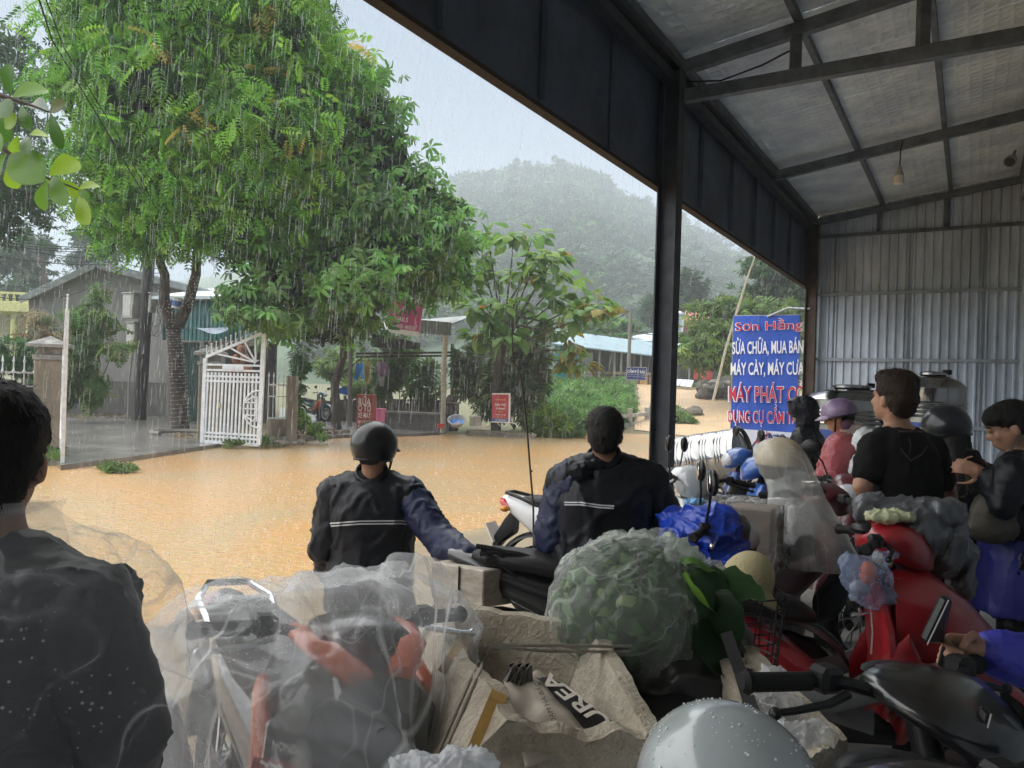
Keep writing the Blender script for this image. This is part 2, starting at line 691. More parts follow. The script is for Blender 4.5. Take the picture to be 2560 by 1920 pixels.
# ================================================================== GROUND
def flood_mat():
	m = bpy.data.materials.new('flood')
	m.use_nodes = True
	N, L = m.node_tree.nodes, m.node_tree.links
	b = N['Principled BSDF']
	b.inputs['Roughness'].default_value = .26
	b.inputs['Specular IOR Level'].default_value = .32
	tc = N.new('ShaderNodeTexCoord')
	n1 = N.new('ShaderNodeTexNoise')
	n1.inputs['Scale'].default_value = .24
	n1.inputs['Detail'].default_value = 3
	n1.inputs['Distortion'].default_value = .8
	L.new(tc.outputs['Object'], n1.inputs['Vector'])
	rp = N.new('ShaderNodeValToRGB')
	e = rp.color_ramp.elements
	e[0].position, e[0].color = .36, (.42, .295, .14, 1)
	e[1].position, e[1].color = .62, (.50, .275, .088, 1)
	L.new(n1.outputs['Fac'], rp.inputs['Fac'])
	n3 = N.new('ShaderNodeTexNoise')
	n3.inputs['Scale'].default_value = 9
	n3.inputs['Detail'].default_value = 6
	n3.inputs['Roughness'].default_value = .75
	L.new(tc.outputs['Object'], n3.inputs['Vector'])
	mx = N.new('ShaderNodeMix')
	mx.data_type = 'RGBA'
	mx.blend_type = 'OVERLAY'
	mx.inputs[0].default_value = .35
	L.new(rp.outputs[0], mx.inputs[6])
	L.new(n3.outputs['Color'], mx.inputs[7])
	ds = N.new('ShaderNodeHueSaturation')
	ds.inputs['Saturation'].default_value = .92
	L.new(mx.outputs[2], ds.inputs['Color'])
	L.new(ds.outputs[0], b.inputs['Base Color'])
	# rain-pocked surface
	vo = N.new('ShaderNodeTexVoronoi')
	vo.feature = 'SMOOTH_F1'
	vo.inputs['Scale'].default_value = 17
	L.new(tc.outputs['Object'], vo.inputs['Vector'])
	n2 = N.new('ShaderNodeTexNoise')
	n2.inputs['Scale'].default_value = 14
	n2.inputs['Detail'].default_value = 4
	L.new(tc.outputs['Object'], n2.inputs['Vector'])
	ad = N.new('ShaderNodeMath')
	ad.operation = 'ADD'
	L.new(vo.outputs['Distance'], ad.inputs[0])
	L.new(n2.outputs['Fac'], ad.inputs[1])
	bp = N.new('ShaderNodeBump')
	bp.inputs['Strength'].default_value = .32
	bp.inputs['Distance'].default_value = .03
	L.new(ad.outputs[0], bp.inputs['Height'])
	L.new(bp.outputs[0], b.inputs['Normal'])
	return m
M_flood = flood_mat()
M_soil = mat('soil', (.12, .15, .05), .9, var=.4, vscale=.6, col2=(.15, .12, .07), bump=.5, bscale=6)
M_mud = mat('mud', (.56, .37, .19), .55, vscale=.9, col2=(.42, .31, .19), bump=.7, bscale=5, bdist=.06)

def grid_axis(a, b, brk):
	out = [a]
	while out[-1] < b:
		q = abs(out[-1])
		out.append(out[-1] + (1.0 if q < brk else 3 if q < 120 else 40))
	return out
xs = [-560, -400, -260, -140, -90] + [x for x in range(-60, 61, 2)] + [90, 140, 260, 400, 560]
ys = [-60, -20, -8, -2, 4, 8, 12] + [y for y in range(14, 64, 1)] + [70, 80, 95, 120, 160, 220, 320, 400, 470, 540]
gm = MB()
for x in xs:
	for y in ys:
		gm.v.append((x, y, land(x, y)))
for i in range(len(xs) - 1):
	for j in range(len(ys) - 1):
		q = i * len(ys) + j
		gm.f.append((q, q + len(ys), q + len(ys) + 1, q + 1))
		gm.mi.append(0)
tag(gm.build('ground', M_soil, smooth=180), kind='structure')

def sheet(name, pts, z, m, kind='structure', follow=0.0, fine=0, thick=0.0):
	"""flat polygon laid on the ground from a list of xy points"""
	bm = bmesh.new()
	vs = [bm.verts.new((p[0], p[1], z)) for p in pts]
	f = bm.faces.new(vs)
	if thick:
		r = bmesh.ops.extrude_face_region(bm, geom=[f])
		for q in r['geom']:
			if isinstance(q, bmesh.types.BMVert):
				q.co.z -= thick
	bmesh.ops.triangulate(bm, faces=[q for q in bm.faces if len(q.verts) > 4])
	for _ in range(fine):
		bmesh.ops.subdivide_edges(bm, edges=[e for e in bm.edges if e.calc_length() > .8], cuts=1, use_grid_fill=True)
	if follow:
		for q in bm.verts:
			q.co.z = land(q.co.x, q.co.y) + follow
	bmesh.ops.recalc_face_normals(bm, faces=bm.faces[:])
	me = bpy.data.meshes.new(name)
	bm.to_mesh(me)
	bm.free()
	return tag(link(name, me, m), kind=kind)
def wob(pts, amp=.15, n=6):
	"""a polyline with a ragged course"""
	out = []
	for a, b in zip(pts, pts[1:]):
		a, b = Vector(a), Vector(b)
		for k in range(n):
			q = a.lerp(b, k / n)
			out.append(q + noise.noise_vector(q * .9) * amp)
	return out + [Vector(pts[-1])]

# street under water: far rim read off the photograph, near rim along the shed apron
far_rim = [G(-700, 1230, -.05), G(60, 1170, -.05), G(250, 1150, -.05), G(420, 1132, -.05), G(560, 1114, -.05), G(680, 1108, -.05), G(880, 1088, -.05),
           G(1060, 1084, -.05), G(1200, 1087, -.05), G(1340, 1085, -.05), G(1440, 1086, -.05), G(1530, 1074, -.05), G(1590, 1064, -.05),
           G(1700, 1058, -.05), G(1760, 1050, -.05), G(1850, 1046, -.05), G(2100, 1050, -.05)]
near_rim = [S(-3.0, 34), S(-3.0, -9), S(-9, -12)]
sheet('flood_water', [Vector((p.x, p.y)) for p in wob(far_rim, .25)] + [Vector((p.x, p.y)) for p in wob(near_rim, .25)], -.05, M_flood, fine=2)
# apron and floor of the shed
am = MB()
def apron_f(u, v):
	tt, ss = -9 + 40 * u, -2.7 - 4.6 * v
	p = S(ss, tt)
	q = (ss + 2.7) / -4.6
	p.z = -.004 - .02 * q - .105 * sm(.30, .60, q + .06 * math.sin(tt * .8) - .06 * sm(2.5, -2, tt)) + .012 * noise.noise(Vector((p.x, p.y, 0)) * 1.3)
	return p
am.grid(apron_f, 90, 26)
tag(am.build('apron', mat('wet_apron', (.36, .275, .17), .33, col2=(.25, .20, .135), vscale=1.1, bump=.25, bscale=14), smooth=180), kind='structure')
sheet('floor', [S(-2.75, -6).xy, S(-2.75, 13.9).xy, S(.64, 13.9).xy, S(.64, -6).xy], 0.0, mat('shed_floor', (.40, .38, .35), .45, col2=(.27, .26, .24), vscale=1.6, bump=.2, bscale=18), thick=.12)
# yard behind the gate, wash pad, mud road
sheet('yard', [G(152, 1168, .0).xy, G(330, 1146).xy, G(555, 1112).xy, G(575, 1085).xy, G(580, 1040).xy, G(300, 1012).xy, G(100, 1012).xy, G(60, 1080).xy], .035,
      mat('yard_concrete', (.27, .26, .24), .22, col2=(.15, .145, .135), vscale=1.1, bump=.25, bscale=10, spec=.6), thick=.2)
sheet('wash_pad', [G(690, 1103).xy, G(860, 1090).xy, G(1050, 1086).xy, G(1100, 1083).xy, G(1100, 1040).xy, G(700, 1020).xy], .03,
      mat('wash_concrete', (.17, .165, .155), .25, col2=(.11, .105, .1), vscale=1.3, bump=.2, bscale=12), thick=.2)
sheet('mud_road', [(4.6, 28.5), (5.0, 31), (5.6, 34), (6.2, 38), (6.8, 43), (8.0, 50), (24, 56), (34, 46), (34, 30), (20, 22), (11, 23.5)], 0, M_mud, follow=.03, fine=3)

# ================================================================== SHED
SA, T0, T1 = -2.4, -4.0, 13.7
def roofz(s): return 4.5 + .14 * (s - SA)
shed = thing('metal_shed', 'dark open-fronted steel shed with silver-lined sloping roof and corrugated end wall', 'shed', S(SA, 6.7, 0))
t = T0
k = 0
while t < T1 - .01:
	e = min(t + 1.06, T1 + .12)
	b = MB()
	q = [S(s, tt, roofz(s) + .065 + dz) for dz in (0, .03) for (s, tt) in ((-2.85, t + .004), (.8, t + .004), (.8, e - .004), (-2.85, e - .004))]
	b.hexa(q)
	b.build('roof_sheet', M_foil, shed, world=True)
	t = e
	k += 1
for s in (-2.32, -1.31, -.36, .55):
	MB().bar(S(s, T0, roofz(s) + .03), S(s, T1, roofz(s) + .03), .05, .07).build('purlin', M_beam, shed, world=True)
for tt in (-.6, 3.05, 10.4):
	MB().bar(S(SA + .06, tt, roofz(SA) - .065), S(.72, tt, roofz(.72) - .065), .07, .12).build('rafter', M_beam, shed, world=True)
# truss at the middle post
MB().bar(S(SA + .06, 6.58, roofz(SA) - .065), S(.72, 6.58, roofz(.72) - .065), .08, .11).build('truss_chord', M_beam, shed, world=True)
MB().bar(S(SA + .06, 6.58, 4.19), S(.72, 6.58, 4.22), .08, .11).build('truss_chord', M_beam, shed, world=True)
for s in (-1.316, -.39, .45):
	MB().bar(S(s, 6.58, 4.25), S(s, 6.58, roofz(s) - .12), .075, .075, up=(1, 0, 0)).build('truss_strut', M_beam, shed, world=True)
MB().tube([S(-2.3, 6.66, 4.36), S(-1.95, 6.64, 4.30), S(-1.6, 6.64, 4.37), S(-1.36, 6.65, 4.46)], .008, 6).build('cable', M_black, shed, world=True, smooth=True)
# fascia: flat dark panels between standing ribs
ribs = [-4, -2.3, -1.2, -.1, 1.0, 2.1, 3.2, 4.3, 5.4, 6.5, 7.64, 8.8, 9.9, 10.96, 12.05, 13.0, 13.75]
for a, b_ in zip(ribs, ribs[1:]):
	MB().hexa([S(s, tt, z) for z in (3.40, 4.42) for (s, tt) in ((-2.47, a + .003), (-2.43, a + .003), (-2.43, b_ - .003), (-2.47, b_ - .003))]).build('fascia_panel', M_fascia, shed, world=True)
for a in ribs[1:]:
	MB().bar(S(-2.415, a, 3.44), S(-2.415, a, 4.36), .03, .035, up=(1, 0, 0)).build('fascia_rib', M_fascia, shed, world=True)
MB().bar(S(-2.45, T0, 3.385), S(-2.45, T1 + .05, 3.385), .075, .03).build('fascia_edge', M_rust, shed, world=True)
MB().bar(S(-2.36, T0, 4.34), S(-2.36, T1, 4.34), .10, .09).build('eave_beam', M_steel, shed, world=True)
MB().bar(S(-2.34, T0, 4.44), S(-2.34, T1, 4.44), .14, .05).build('eave_plate', M_steel, shed, world=True)
# posts: rolled H section
def hpost(s, tt, wd, m, z1):
	b = MB()
	for q in (-1, 1):
		b.hexa([S(s + x, tt + y, z) for z in (0, z1) for (x, y) in ((q * wd / 2 - .006, -wd / 2), (q * wd / 2 + .006, -wd / 2), (q * wd / 2 + .006, wd / 2), (q * wd / 2 - .006, wd / 2))])
	b.hexa([S(s + x, tt + y, z) for z in (0, z1) for (x, y) in ((-wd / 2 + .006, -.005), (wd / 2 - .006, -.005), (wd / 2 - .006, .005), (-wd / 2 + .006, .005))])
	b.hexa([S(s + x, tt + y, z) for z in (0, .015) for (x, y) in ((-wd * .8, -wd * .8), (wd * .8, -wd * .8), (wd * .8, wd * .8), (-wd * .8, wd * .8))])
	o = b.build('post', m, shed, world=True)
	return o
p1 = hpost(-2.33, 6.5, .165, M_steel, 4.4)
rg = MB()
c = S(-2.22, 6.47, 1.34)
rg.tube([c + Vector((math.cos(a) * .022 + .02, 0, math.sin(a) * .022)) for a in [i * math.pi / 6 for i in range(13)]], .006, 6)
rg.build('eye_hook', M_steel, p1, world=True, smooth=True)
hpost(-2.33, 13.5, .16, mat('brown_post', (.075, .05, .035), .6, .2, var=.3), 4.4)
# end wall: ribbed sheet with girts
def ribbed(p0, p1, z0, z1f, pitch, amp, m, name, parent, seg=None):
	p0, p1 = Vector(p0), Vector(p1)
	ln = (p1 - p0).length
	d = (p1 - p0) / ln
	nr = Vector((d.y, -d.x, 0))
	prof, x = [], 0
	while x < ln:
		for f, h in ((0, 0), (.30, 0), (.42, 1), (.58, 1), (.70, 0)):
			q = x + f * pitch
			if q <= ln:
				prof.append((q, h * amp))
		x += pitch
	prof.append((ln, 0))
	b = MB()
	for q, h in prof:
		pt = p0 + d * q + nr * h
		b.v.append((pt.x, pt.y, z0))
		b.v.append((pt.x, pt.y, z1f(q / ln)))
	for i in range(len(prof) - 1):
		b.f.append((2 * i, 2 * i + 2, 2 * i + 3, 2 * i + 1))
		b.mi.append(0)
	return b.build(name, m, parent, world=True, fix=False)
for a, e in ((SA + .12, -1.4), (-1.4, -.4), (-.4, .66)):
	ribbed(S(a, T1), S(e, T1), -.01, lambda f, a=a, e=e: roofz(a + (e - a) * f) + .062, .125, .034, M_wall, 'wall_sheet', shed)
for z in (1.14, 2.17, 3.25, 4.22):
	MB().bar(S(SA + .1, T1 - .055, z), S(.62, T1 - .055, z), .04, .05).build('girt', M_beam if z > 4 else mat('zinc_girt', (.34, .37, .41), .5, .4, var=.2), shed, world=True)
MB().bar(S(SA + .05, T1 - .07, roofz(SA) - .04), S(.72, T1 - .07, roofz(.72) - .04), .07, .1).build('rafter', M_beam, shed, world=True)
for s in (-1.35, -.4):
	MB().bar(S(s, T1 - .07, 4.25), S(s, T1 - .07, roofz(s) - .09), .06, .05, up=(1, 0, 0)).build('truss_strut', M_beam, shed, world=True)
for s in (-2.0, -.9, .1):
	MB().bar(S(s, T1 - .035, .02), S(s, T1 - .035, 4.2), .03, .012, up=(1, 0, 0)).build('wall_batten', mat('zinc_girt'), shed, world=True)
# long side wall and closed rear end
MB().hexa([S(s, tt, z) for z in (0, 4.95) for (s, tt) in ((.66, T0 - 1), (.76, T0 - 1), (.76, T1), (.66, T1))]).build('side_wall', M_panel, shed, world=True)
for tt in (13.2, 9.5, 6.0, 2.4):
	MB().bar(S(.63, tt, 0.01), S(.63, tt, 4.7), .09, .06, up=(1, 0, 0)).build('wall_stud', M_panel, shed, world=True)
MB().hexa([S(s, tt, z) for z in (0, 4.95) for (s, tt) in ((-2.4, T0 - .1), (.66, T0 - .1), (.66, T0), (-2.4, T0))]).build('rear_wall', M_panel, shed, world=True)
MB().bar(S(.58, 6.2, 4.62), S(.58, T1, 4.62), .07, .09).build('wall_plate', mat('zinc_girt'), shed, world=True)

# bulb hanging from the second rafter
bp_ = P(2247, 358, 8.85)
bulb = thing('hanging_bulb', 'white bulb hanging on a short black cord below the roof', 'light bulb', P(2247, 470, 8.85))
top = P(2257, 352, 8.85)
MB().tube([top, top.lerp(P(2250, 400, 8.85), .5) + Vector((-.01, 0, 0)), P(2250, 405, 8.85), P(2249, 418, 8.85)], .007, 6).build('cord', M_black, bulb, world=True, smooth=True)
b = MB()
c = P(2247, 458, 8.85)
b.lathe([(.012, .20), (.028, .19), (.03, .15), (.05, .10), (.053, .085)], c, n=16)
b.build('socket', mat('bulb_base', (.45, .44, .42), .5), bulb, world=True, smooth=True)
MB().lathe([(.0535, .085), (.056, .06), (.056, .0), (.05, -.012), (.02, -.018)], c, n=16).build('diffuser', mat('bulb_white', (.82, .78, .70), .4), bulb, world=True, smooth=True)
# spotlight on the wall plate
sp = thing('spotlight', 'small grey spotlight fixed high up at the right wall', 'spotlight', P(2520, 412, 9.1))
c = P(2528, 400, 9.1)
ax = (P(2508, 425, 8.9) - c).normalized()
MB().lathe([(.03, -.10), (.045, -.05), (.062, .0), (.07, .06), (.066, .065)], c, axis=ax, n=16).build('housing', mat('lamp_grey', (.3, .3, .3), .5), sp, world=True, smooth=True)
MB().lathe([(.058, .068), (.02, .07)], c, axis=ax, n=16).build('lens', M_black, sp, world=True, smooth=True)
MB().bar(c, c + Vector((.06, .02, .12)), .02).build('bracket', M_beam, sp, world=True)

# ================================================================== FOLIAGE
M_leaf = mat('leaf', tint=True, rough=.45, spec=.28, transl=.42)
M_leaf_near = mat('leaf_near', tint=True, rough=.35, spec=.4, transl=.5, bump=.15, bscale=60)
M_bark = mat('bark', (.07, .055, .045), .75, var=.4, vscale=14, bump=.6, bscale=30)
M_bark_pale = mat('bark_pale', (.22, .19, .16), .8, var=.4, vscale=10, bump=.5, bscale=25)

def frond(pairs=6, ln=1.0, wl=.36, droop=.30):
	"""pinnate leaf along +x, unit length; every leaflet is one folded quad"""
	v, f = [], []
	for i in range(pairs):
		t = .16 + .80 * i / (pairs - 1)
		x, z = t * ln, -droop * t * t * ln
		L_ = wl * (1 - .45 * abs(t - .5) * 1.4)
		for s in (-1, 1):
			b = len(v)
			v += [(x, 0, z), (x + .5 * L_ * .25 + .085, s * .5 * L_, z - .10 * L_), (x + .42 * L_, s * L_ * .96, z - .42 * L_), (x - .015, s * .52 * L_, z - .16 * L_)]
			f.append((b, b + 1, b + 2, b + 3))
	b = len(v)
	z = -droop * ln
	v += [(.97 * ln, 0, z), (1.05 * ln, .05, z - .06), (1.2 * ln, 0, z - .16), (1.05 * ln, -.05, z - .06)]
	f.append((b, b + 1, b + 2, b + 3))
	return v, f
def rosette(n=7, wd=.40, droop=.75, rise=.22, fold=.06):
	"""whorl of obovate leaves round +x axis tip, unit leaf length; two quads a leaf"""
	v, f = [], []
	for i in range(n):
		a = 2 * math.pi * i / n + .3 * math.sin(i * 5.1)
		c, s = math.cos(a), math.sin(a)
		b = len(v)
		def pt(r, w_, h):
			# leaf runs sideways from the x axis and hangs back
			return (h, r * c - w_ * s, r * s + w_ * c)
		v += [pt(.04, 0, rise * .2), pt(.5, -wd * .42, rise - fold), pt(.55, 0, rise), pt(.5, wd * .42, rise - fold),
              pt(.98, -wd * .30, rise - droop * .6), pt(1.06, 0, rise - droop * .72), pt(.98, wd * .30, rise - droop * .6)]
		f += [(b, b + 1, b + 4, b + 2), (b, b + 2, b + 6, b + 3), (b + 2, b + 4, b + 5, b + 6)]
	return v, f
def heart(wd=.8):
	"""one broad drooping leaf along +x"""
	pr = [(0, .02, 0), (.12, .34, .02), (.38, .47, .0), (.66, .36, -.10), (.9, .14, -.26), (1.02, 0, -.38)]
	v, f = [], []
	for x, w_, z in pr:
		v += [(x, -w_ * wd, z - .09 * w_), (x, 0, z + .03), (x, w_ * wd, z - .09 * w_)]
	for i in range(len(pr) - 1):
		f += [(3 * i, 3 * i + 3, 3 * i + 4, 3 * i + 1), (3 * i + 1, 3 * i + 4, 3 * i + 5, 3 * i + 2)]
	return v, f
def sprig(n=5):
	"""little tuft of narrow leaves fanning along +x"""
	v, f = [], []
	for i in range(n):
		a = (i - (n - 1) / 2) * .55
		c, s = math.cos(a), math.sin(a)
		zz = .15 * ((i * 7) % 3 - 1)
		b = len(v)
		v += [(0, 0, 0), (.5 * c + .14 * s, .5 * s - .14 * c, zz), (c, s, zz * 1.5 - .15), (.5 * c - .14 * s, .5 * s + .14 * c, zz)]
		f.append((b, b + 1, b + 2, b + 3))
	return v, f
FROND, ROSE, HEART, SPRIG = frond(), rosette(), heart(), sprig()

def cluster_points(cl, dens, shell=.55, seed=1, flat_d=None, clump=0.0, crad=.35):
	"""cl: (px, py, depth, rx_px, ry_px[, depth radius m]); returns positions and outward directions, with gaps between clumps"""
	rg = np.random.default_rng(seed)
	pos, out = [], []
	for c in cl:
		ctr = np.array(P(c[0], c[1], c[2]))
		rx, rz = c[3] / FPX * c[2], c[4] / FPX * c[2]
		ry = c[5] if len(c) > 5 else (rx + rz) / 2
		area = (rx * rz + rx * ry + ry * rz) * 4.2
		n = int(area * dens)
		d = rg.normal(size=(n, 3))
		d /= np.linalg.norm(d, axis=1, keepdims=True)
		r = shell + (1 - shell) * rg.random(n) ** .6
		p = ctr + d * r[:, None] * np.array([rx, ry, rz])
		if clump:
			nc = max(3, int(n * clump))
			cen = p[:nc]
			k = rg.integers(0, nc, n)
			q = cen[k] + rg.normal(size=(n, 3)) * crad * np.array([1, 1, .6])
			mask = rg.random(n) < .8
			p = np.where(mask[:, None], q, p)
		pos.append(p)
		out.append(d)
	return np.concatenate(pos), np.concatenate(out)
def colours(n, base, rg, spread=.25, alts=()):
	c = np.tile(np.array(base), (n, 1)) * (1 + rg.normal(size=(n, 1)) * spread).clip(.45, 1.7)
	c *= 1 + rg.normal(size=(n, 3)) * .06
	for frac, col in alts:
		k = rg.random(n) < frac
		c[k] = np.array(col) * (1 + rg.normal(size=(k.sum(), 1)) * .2)
	return c.clip(.005, .9)
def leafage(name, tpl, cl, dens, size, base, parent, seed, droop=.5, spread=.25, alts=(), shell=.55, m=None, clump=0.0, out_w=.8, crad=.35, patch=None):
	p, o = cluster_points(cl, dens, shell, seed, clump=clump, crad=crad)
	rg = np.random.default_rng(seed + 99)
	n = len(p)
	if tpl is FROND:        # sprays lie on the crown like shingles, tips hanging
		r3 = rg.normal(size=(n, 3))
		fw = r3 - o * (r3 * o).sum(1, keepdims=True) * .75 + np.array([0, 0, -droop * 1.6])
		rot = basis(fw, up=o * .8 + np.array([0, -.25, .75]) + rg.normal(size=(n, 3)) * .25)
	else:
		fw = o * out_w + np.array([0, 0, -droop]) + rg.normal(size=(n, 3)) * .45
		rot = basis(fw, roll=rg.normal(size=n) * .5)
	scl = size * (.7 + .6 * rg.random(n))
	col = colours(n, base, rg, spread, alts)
	if patch:   # clumps of young foliage: (px, py, radius px, colour)
		for (x, y, r, cc) in patch:
			for i in range(n):
				if p[i, 1] < 1: continue
				X, Y, Z = p[i]
				u_, v_ = X / Y * FPX, -(Z - CAM_H) / Y * FPX
				px_, py_ = u_ * CR - v_ * SR + 1280, u_ * SR + v_ * CR + 960
				if (px_ - x) ** 2 + (py_ - y) ** 2 < r * r and rg.random() < .75 and o[i, 1] < .35:
					col[i] = np.array(cc) * (.75 + .5 * rg.random())
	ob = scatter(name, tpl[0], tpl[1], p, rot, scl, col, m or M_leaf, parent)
	ob['kind'] = 'stuff'
	return ob
def limb(pts, r0, r1, n=8, k=4):
	"""tapered wandering limb through the given points"""
	q = []
	for a, b in zip(pts, pts[1:]):
		a, b = Vector(a), Vector(b)
		for i in range(k):
			f = a.lerp(b, i / k)
			q.append(f + noise.noise_vector(f * 2.3) * r0 * .55)
	q.append(Vector(pts[-1]))
	return q, [r0 + (r1 - r0) * i / (len(q) - 1) for i in range(len(q))], n

# ---- big pinnate tree with the light string round its trunk
tb = P(455, 1082, 20.9)
t1 = thing('tree', 'tall dense tree with feathery leaves and yellow young shoots behind the white gate', 'tree', (tb.x, tb.y, land(tb.x, tb.y)))
b = MB()
b.tube([P(455, 1105, 20.9), P(452, 1086, 20.9), P(450, 1060, 20.9), P(444, 960, 20.8), P(436, 860, 20.7), P(434, 800, 20.6)], [.36, .28, .22, .195, .18, .19], 14)
b.tube(*limb([P(428, 815, 20.6), P(412, 760, 20.4), P(408, 690, 20.2), P(400, 560, 20), P(380, 380, 19.8), P(370, 120, 19.6)], .17, .05, 10))
b.tube(*limb([P(442, 815, 20.6), P(468, 760, 20.6), P(486, 690, 20.4), P(510, 560, 20.2), P(560, 380, 20), P(600, 100, 19.8)], .17, .05, 10))
for e in ((330, 470), (250, 330), (620, 520), (700, 330), (520, 250), (300, 180)):
	b.tube(*limb([P(410 + (e[0] > 450) * 90, 600, 20), P((410 + e[0]) / 2, (590 + e[1]) / 2, 19.3), P(*e, 18.8)], .07, .02, 6))
b.build('trunk', M_bark, t1, smooth=180, world=True, fix=False)
CL1 = [(480, -110, 19, 330, 150), (470, 60, 19, 300, 170), (300, 60, 19.5, 190, 150), (245, 220, 19.2, 130, 150), (420, 250, 18.2, 220, 170), (640, 120, 19, 210, 190),
       (750, 200, 20, 130, 180), (650, 330, 17.6, 190, 120), (290, 410, 18.8, 130, 130), (450, 440, 18.2, 180, 120), (620, 480, 18.2, 160, 110), (330, 520, 18.8, 105, 75),
       (450, 545, 18.4, 150, 80), (600, 570, 18.4, 130, 75), (760, 60, 20.4, 90, 110), (720, 420, 18.5, 110, 110), (250, 560, 19.5, 40, 40), (345, 590, 19.4, 80, 26)]
YEL = (.62, .46, .10)
leafage('inner_foliage', ROSE, [(c[0], c[1], c[2] + .5, c[3] * .66, c[4] * .66) for c in CL1], 5, .5, (.022, .05, .02), t1, 12, shell=.0)  # inner leaves, their dark colour painting in the shade inside the crown
leafage('crown', FROND, CL1, 23, .43, (.18, .41, .05), t1, 11, droop=.38, out_w=1.0, alts=((.22, (.30, .54, .06)), (.14, (.06, .17, .04)), (.004, YEL)), shell=.62, clump=.10, crad=.30,
		patch=[(390, 110, 24, YEL), (470, 300, 22, YEL), (650, 170, 18, YEL), (740, 340, 26, YEL), (800, 370, 28, (.30, .36, .05)), (760, 450, 22, YEL), (745, 545, 20, YEL),
               (660, 20, 22, YEL), (560, 30, 16, YEL), (870, 110, 22, YEL), (700, 330, 60, (.16, .30, .05)), (300, 195, 30, (.11, .24, .05)), (520, 250, 45, (.10, .22, .05)), (330, 360, 35, (.11, .24, .05)), (440, 190, 40, (.06, .17, .05))])

# ---- second tree: whorled glossy leaves
tb = P(846, 1040, 24.0)
t2 = thing('tree', 'broad dark-hearted tree with whorled glossy leaves leaning over the red wash sign', 'tree', (tb.x, tb.y, land(tb.x, tb.y)))
b = MB()
b.tube(*limb([(tb.x, tb.y, -.2), P(838, 960, 24), P(858, 890, 23.5), P(880, 780, 22.5), P(900, 560, 21.5), P(900, 300, 21.5)], .15, .05, 10))
for e in ((1050, 560), (760, 640), (1080, 700), (650, 780), (960, 430), (800, 380), (980, 770)):
	b.tube(*limb([P(890, 740, 22.3), P((890 + e[0]) / 2, (700 + e[1]) / 2, 21), P(*e, 20)], .08, .02, 6))
b.build('trunk', M_bark, t2, smooth=180, world=True, fix=False)
CL2 = [(880, 210, 21.5, 65, 90), (900, 330, 21, 105, 120), (965, 430, 21, 105, 110), (1030, 520, 21, 100, 100), (1065, 620, 20.5, 105, 110), (980, 640, 20, 130, 110), (880, 560, 20, 130, 130),
       (800, 620, 19.6, 130, 100), (820, 420, 21, 120, 140), (1095, 700, 21, 60, 55), (720, 730, 18.2, 120, 60), (870, 735, 18.4, 130, 60), (925, 735, 19, 70, 40),
       (1095, 560, 21.4, 55, 70), (780, 300, 21.5, 90, 130), (690, 650, 18.8, 100, 70), (800, 820, 20, 120, 34), (1140, 640, 21, 45, 60), (690, 820, 19, 50, 26)]
leafage('inner_foliage', ROSE, [(c[0], c[1], c[2] + .5, c[3] * .66, c[4] * .66) for c in CL2], 6, .42, (.022, .05, .02), t2, 23, shell=.0)  # dark leaf core: shade between the clumps is put into its colour
leafage('crown', ROSE, CL2, 12, .25, (.16, .35, .075), t2, 21, droop=-.75, out_w=.6, alts=((.16, (.23, .38, .12)), (.05, (.27, .38, .08)), (.2, (.08, .17, .06))), shell=.62, clump=.11, crad=.3, spread=.32,
		patch=[(730, 770, 90, (.14, .28, .07)), (900, 780, 60, (.13, .26, .07)), (870, 380, 40, (.17, .25, .05)), (900, 440, 30, (.17, .25, .05))])
t2b = [(560, 775, 17.0, 22, 22, .3), (620, 790, 16.8, 55, 26, .6), (690, 800, 17, 70, 22, .6), (600, 740, 17.4, 60, 30, .7)]
leafage('crown', ROSE, t2b, 14, .24, (.13, .27, .07), t2, 22, droop=-.75, out_w=.6, shell=.3, alts=((.2, (.09, .2, .05)),))

# ---- broad-leaved tree in front of the hill
tb = P(1242, 1062, 25.0)
t3 = thing('tree', 'open tree with very large drooping leaves in front of the misty hill', 'tree', (tb.x, tb.y, land(tb.x, tb.y)))
b = MB()
b.tube(*limb([(tb.x, tb.y, -.2), P(1240, 960, 25), P(1252, 870, 24.8), P(1258, 780, 24.6)], .17, .12, 10))
tips = [(1285, 590), (1205, 645), (1345, 640), (1405, 690), (1470, 745), (1385, 750), (1245, 690), (1185, 770), (1305, 770), (1405, 830), (1265, 840), (1335, 880), (1430, 870),
		(1440, 905), (1150, 735), (1505, 775), (1220, 590), (1350, 700), (1310, 680), (1370, 800), (1225, 800), (1295, 850), (1180, 690), (1440, 780), (1330, 590), (1385, 640), (1200, 840), (1340, 820), (1255, 760)]
for i, e in enumerate(tips):
	dd = 24.6 + 1.3 * math.sin(i * 2.4)
	m_ = P((1258 * .5 + e[0] * .5), (830 * .45 + e[1] * .55) + 22, (24.7 + dd) / 2)
	b.tube(*limb([P(1256 + (i % 3) * 3, 880 - (i % 5) * 24, 24.7), m_, P(e[0], e[1] + 6, dd)], .045, .014, 6))
b.build('trunk', M_bark, t3, smooth=180, world=True, fix=False)
rg = np.random.default_rng(5)
pp, ff, cc = [], [], []
